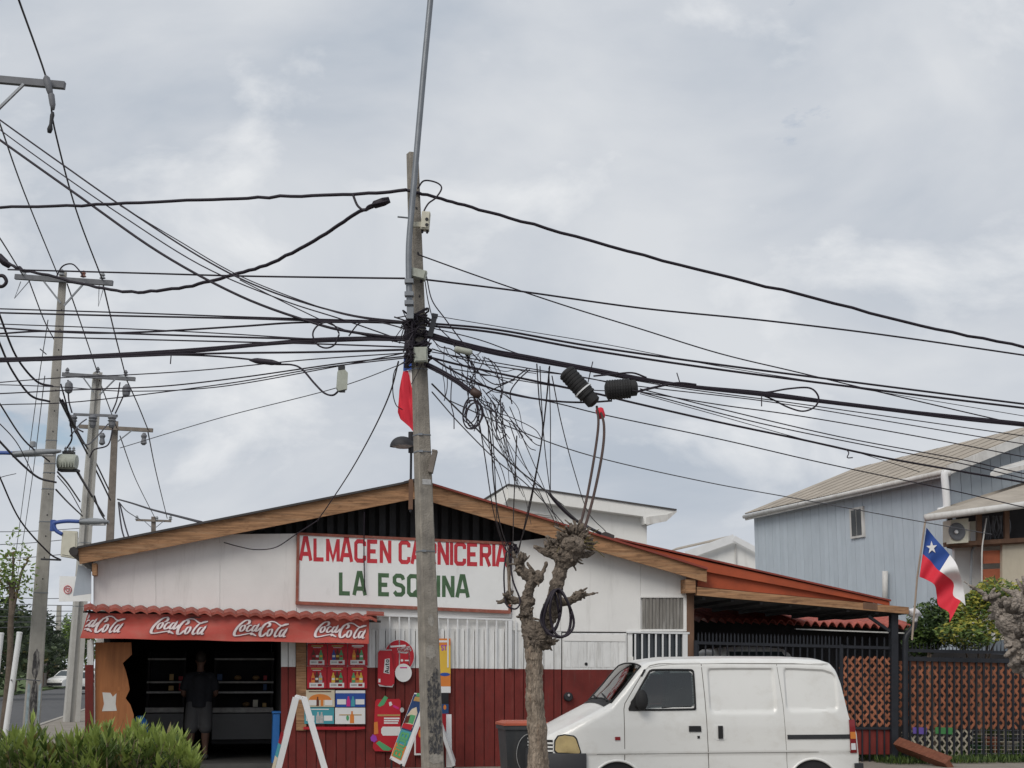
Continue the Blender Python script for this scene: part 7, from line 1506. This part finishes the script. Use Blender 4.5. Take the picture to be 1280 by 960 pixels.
wire('brown hanging cable left of the pair dropping to the tree', [(746, 508), (748, 530), (743, 570), (732, 630), (720, 675), (712, 700)], 3.4, 17.3, 15.6, 'brown_cable'); wire('brown hanging cable right of the pair dropping to the tree', [(750, 512), (755, 532), (753, 565), (742, 620), (728, 670), (719, 698)], 3.6, 17.3, 15.6, 'brown_cable')
# service drops
DR = 'service wire among those dropping from the bundle to the shop gable'
for pts, w_, D1 in (([(588, 470), (596, 510), (606, 570), (617, 640), (630, 684), (640, 692)], 1.8, 24.5), ([(597, 500), (612, 540), (617, 600), (624, 650), (636, 690)], 2.2, 24.5), ([(612, 505), (617, 560), (620, 620), (622, 655), (634, 690)], 1.6, 24.5), ([(646, 545), (644, 590), (642, 640), (641, 690)], 1.8, 24.5), ([(671, 455), (674, 500), (678, 540), (668, 600), (657, 650), (648, 692)], 1.8, 24.5), ([(687, 458), (682, 510), (675, 565), (661, 640), (647, 690)], 2.2, 24.5), ([(675, 458), (677, 505), (681, 560), (687, 610), (689, 620)], 1.6, 22), ([(686, 460), (688, 520), (688, 570), (688, 612)], 1.5, 20), ([(690, 470), (702, 530), (718, 590), (735, 640), (757, 664)], 1.6, 24.5), ([(600, 510), (627, 560), (660, 600), (690, 640), (700, 655)], 1.2, 24.5), ([(605, 495), (622, 530), (650, 575), (680, 612), (705, 632)], 1.2, 23)):
    wire(DR, pts, w_ * .78, 17.5, D1, group='service wires dropping to the shop')
wire('paired drop wire slanting straight to the shop roof', [(540, 480), (580, 520), (640, 580), (690, 620), (710, 640), (728, 655), (748, 665)], 2.0, 17.5, 24.5, 'grey_cable'); wire('lower straight drop wire slanting to the shop roof', [(540, 490), (575, 530), (620, 575), (660, 607), (705, 655)], 1.5, 17.5, 24.5, 'grey_cable')
wire('thick dark cable end lying on the right barge board', [(686, 616), (697, 630), (715, 647), (735, 659), (751, 667)], 4.0, 24.0, 24.4)
wire('wire falling from the mast side to the right of the knot', [(533, 345), (540, 375), (556, 398), (580, 430), (600, 452)], 1.7, 17.4, 17.4); wire('wire falling beside the pole into the knot', [(531, 350), (536, 380), (545, 405), (570, 430)], 1.5, 17.4, 17.4)
wk = thing('wire_knot', fp(641, 697, .1), 'small black knot of coiled wires at the right end of the painted sign', 'wire knot')
for i in range(9):
    pts = []; c_ = fp(641 + random.uniform(-2.5, 2.5), 687 + random.uniform(-5, 5), .12); rx, rz_ = random.uniform(.04, .10), random.uniform(.05, .12); ph = random.uniform(0, 6)
    for k in range(21): t = 2 * math.pi * k / 20; pts.append(c_ + U * (rx * math.cos(t + ph)) + NF * (.03 * math.sin(2 * t)) + Z * rz_ * math.sin(t))
    obj('wire_loop', MB().tube(pts, .010, 5), 'black_cable', wk)
obj('tail', MB().tube(crom([fp(637, 690, .1), fp(636, 715, .1), fp(638, 735, .1), fp(643, 752, .1)], 5), .011, 5), 'black_cable', wk)
# the knot round the pole
kn = thing('cable_knot', P(524, 450, 17.4), 'dense black knot of cables wound round the concrete pole', 'cable knot')
mk_ = MB(); pc_ = P(523, 425, 17.5)
for i in range(46):
    y = random.uniform(395, 455); c_ = lerp(PB, PT, pfr(y)); r = random.uniform(.11, .17); a0 = random.uniform(0, 6.3); a1 = a0 + random.uniform(2, 6); tl_ = random.uniform(-.12, .12)
    mk_.tube([c_ + Vector((math.cos(t) * r * random.uniform(.95, 1.08) - .02, math.sin(t) * r, tl_ * math.cos(t) + random.gauss(0, .008))) for t in [lerp(a0, a1, k / 12) for k in range(13)]], random.uniform(.006, .014), 6)
obj('windings', mk_, 'black_cable', kn)['kind'] = 'stuff'
mk_ = MB()
for i in range(40):
    a = P(random.uniform(507, 520), random.uniform(398, 450), 17.3 + random.uniform(-.08, .05)); mk_.tube(crom([a, a + Vector((random.gauss(0, .05), random.gauss(-.03, .03), random.gauss(0, .06))), a + Vector((random.gauss(-.05, .08), random.gauss(-.02, .04), random.gauss(0, .10)))], 6), random.uniform(.005, .010), 6)
obj('loose_ends', mk_, 'black_cable', kn)['kind'] = 'stuff'
for (y, dx, wv_) in ((402, -1, .10), (418, -2, .12), (432, -2, .11)): obj('bundle_core', MB().ball(P(514 + dx, y, 17.35), wv_, 3, (.6, .6, .9)), 'black_cable', kn, smooth=True)
# tangle right of the knot
for i in range(26):
    x0 = random.uniform(536, 612); y0 = 420 + (x0 - 530) * .27 + random.choice((0, 6, 22 + (x0 - 536) * .25)); pts = [(x0, y0)]; ang = random.uniform(.3, 2.0)
    for k in range(random.randint(3, 6)):
        ang += random.uniform(-.7, .6); pts.append((pts[-1][0] + 13 * math.cos(ang), pts[-1][1] + 13 * math.sin(ang) + 3))
    wire('loose curling wire in the tangle just right of the knot', pts, random.uniform(.8, 1.6), 17.35, 17.3, group='loose wires of the tangle', name='loose_wire')
for dy, w_ in ((0, 3.6), (2.6, 2.8), (-2.4, 2.4)): wire('thick strand of the short cable stub sagging right of the knot', [(532, 455 + dy), (552, 465 + dy), (572, 477 + dy), (590, 490 + dy), (598, 494 + dy)], w_, 17.35, 17.3, group='strands of the cable stub')
tag(obj('stub_tape', MB().lathe(P(589, 488, 17.3), P(601, 495, 17.3) - P(588, 487, 17.3), [(.03, 0), (.05, .02), (.055, .08), (.04, .13)], 10), 'brown_cable', smooth=True), 'taped brown end of the sagging cable stub', 'tape')
tag(obj('stub_tape', MB().lathe(P(568, 436, 17.3), P(590, 441, 17.3) - P(568, 436, 17.3), [(.02, 0), (.04, .02), (.04, .2), (.02, .22)], 10), 'pale_box', smooth=True), 'grey taped sleeve on the bundle right of the knot', 'tape')
for i in range(5):
    cx, cy = 589 + random.uniform(-3, 5), 517 + random.uniform(-3, 3); rx, ry = random.uniform(7, 12), random.uniform(14, 21); pts = [(cx + rx * math.cos(t) + 5 * math.sin(t) * -.3, cy + ry * math.sin(t)) for t in [2 * math.pi * k / 10 + .3 * i for k in range(11)]]
    wire('coiled loop hanging under the taped cable stub', pts, 1.6, 17.3, 17.3, group='coiled loops under the stub', name='wire_loop')
for i in range(11):
    x0, y0 = random.uniform(592, 622), random.uniform(478, 505); x1, y1 = random.uniform(615, 668), random.uniform(535, 560)
    wire('loose springy wire end spreading right below the stub', [(x0, y0), (x0 + 12, y0 + 14 + random.uniform(-5, 5)), (lerp(x0, x1, .6) + random.uniform(-4, 8), lerp(y0, y1, .6) + random.uniform(-8, 8)), (x1, y1), (x1 + random.uniform(-6, 12), y1 + random.uniform(-12, 14))], random.uniform(.7, 1.4), 17.3, 17.2, group='loose wire ends below the stub', name='loose_wire')
for pts in ([(660, 460), (640, 475), (620, 485), (608, 492)], [(662, 462), (648, 475), (638, 490), (640, 505)]): wire('stray wire tail branching back from the right bundle', pts, 1.8, 17.4, 17.4, group='stray wire tails')
# --- lines along the side street
SLN = ['bare right-hand line from the top left crossarm to the near pole', 'bare right-hand line between first and second side-street poles', 'bare right-hand line between second and third side-street poles', 'bare right-hand line from third to farthest side-street pole', 'bare middle line from the left edge to the near pole top', 'bare middle line between first and second side-street poles', 'bare middle line between second and third side-street poles', 'bare middle line from third to farthest side-street pole', 'bare left-hand line from the left edge to the near crossarm', 'short bare line under the left half of the near crossarm', 'faint long stay line left of the near side-street pole', 'second faint stay line close left of the near side-street pole']
SL = 'bare line running along the side street from pole to pole'
for i_, (pts, Ds, w_) in enumerate((([(20, -10), (60, 105), (68, 160), (95, 262), (128, 350)], (20.5, 34.8), 2.4), ([(128, 352), (143, 415), (157, 470)], (34.8, 45.7), 1.8), ([(157, 472), (172, 505), (185, 537)], (45.7, 55.7), 1.6), ([(185, 540), (195, 590), (209, 648)], (55.7, 91), 1.2), ([(-20, 100), (0, 155), (30, 240), (72, 343)], (20.5, 34.8), 2.0), ([(84, 355), (103, 410), (122, 466)], (34.8, 45.7), 1.6), ([(124, 475), (135, 505), (146, 535)], (45.7, 55.7), 1.4), ([(150, 545), (170, 600), (195, 650)], (55.7, 91), 1.1), ([(-20, 272), (0, 298), (28, 343)], (26, 34.8), 2.0), ([(36, 350), (55, 400), (68, 425)], (34.8, 38), 1.6), ([(60, 400), (45, 500), (20, 690), (14, 720)], (35.5, 60), .9), ([(56, 470), (40, 600), (22, 720)], (35.5, 60), .9))):
    wire(SLN[i_], pts, w_, Ds[0], Ds[1], 'grey_cable' if w_ < 1 else 'black_cable', 'bare lines of the side street', 'power_line')
SC = 'black cable draped onto the near side-street pole from the left edge'
for i_, (pts, w_) in enumerate((([(-20, 340), (0, 395), (20, 445), (45, 476), (66, 483)], 3.0), ([(-20, 380), (0, 430), (15, 463), (38, 494), (62, 502)], 3.0), ([(-10, 490), (0, 505), (30, 550), (62, 577)], 2.2), ([(-10, 540), (0, 552), (25, 578), (48, 597), (70, 603)], 2.8), ([(-10, 575), (0, 597), (25, 650), (60, 690), (76, 700)], 2.2), ([(-10, 520), (20, 552), (40, 590)], 1.4), ([(-30, 610), (0, 597), (20, 592)], 1.0))):
    wire('black cable draped onto the near side-street pole from the left edge, %s of seven' % ORD[i_], pts, w_, 30, 34.7, group='cables draped onto the near pole')
SD = 'cable hanging between the side-street poles beside the transformer'
for pts, Ds, w_ in (([(74, 498), (90, 530), (107, 563), (122, 592), (138, 625)], (35, 55), 2.6), ([(78, 500), (100, 545), (118, 575), (136, 612)], (35, 55), 2.4), ([(76, 480), (84, 510), (90, 545), (84, 560)], (35, 36), 2.2), ([(72, 590), (85, 605), (100, 627)], (35, 45), 2.2), ([(70, 612), (85, 628), (103, 645)], (35, 45), 2.0), ([(72, 595), (88, 615), (102, 640)], (35, 45), 1.4), ([(118, 620), (125, 640), (135, 655)], (45, 55), 2.0), ([(97, 590), (110, 612), (130, 645)], (35.5, 55), 3.0), ([(88, 545), (100, 530), (108, 524)], (36, 45.4), 1.8), ([(94, 540), (108, 556), (122, 545), (135, 530)], (36, 45.4), 1.8), ([(112, 572), (118, 562), (135, 556), (141, 535)], (45, 45.4), 1.8), ([(140, 515), (146, 500), (150, 478)], (45.4, 45.5), 1.8), ([(144, 517), (152, 500), (157, 488)], (45.4, 45.5), 1.8), ([(90, 516), (86, 500), (85, 475)], (45.4, 45.5), 2.0), ([(104, 540), (96, 535), (90, 525)], (45.4, 45.5), 2.0)):
    wire(SD, pts, w_, *Ds, group='cables beside the transformer')
wire('twisted cable from the third side-street pole to the shop roof', [(147, 624), (165, 629), (190, 637), (225, 646), (252, 653)], 2.6, 55, 30)
for pts in ([(148, 628), (152, 660), (158, 680)], [(150, 630), (156, 655), (163, 678)]): wire('short cable dropping behind the shop eave from the third pole', pts, 2.0, 54, 50, group='drops behind the shop eave')
wire('thin cable from the third pole toward the farthest pole', [(149, 628), (160, 640), (178, 651)], 1.1, 56, 91, 'grey_cable')
FN = 'fine far line crossing behind the near side-street pole'
for y0, y1 in ((665, 660), (682, 672), (700, 690), (745, 748), (752, 757), (760, 764), (770, 769), (777, 775), (785, 779)): wire(FN, [(-30, y0), (40, (y0 + y1) / 2 + 1.5), (106, y1)], 1.0, 60, 75, 'grey_cable', 'fine far lines')
cl = thing('insulated_clamp', P(2, 358, 23), 'black looped cable clamp at the left edge beside the side-street pole', 'clamp')
obj('body', MB().lathe(P(-4, 318, 23), P(16, 338, 23) - P(-4, 318, 23), [(.02, 0), (.06, .04), (.06, .2), (.03, .3)], 10), 'black_cable', cl, smooth=True); obj('loop', MB().tube(crom([P(-4, 345, 23), P(4, 345, 23), P(8, 352, 23), P(3, 358, 23), P(-6, 357, 23)], 5), .03, 8), 'black_cable', cl, smooth=True)
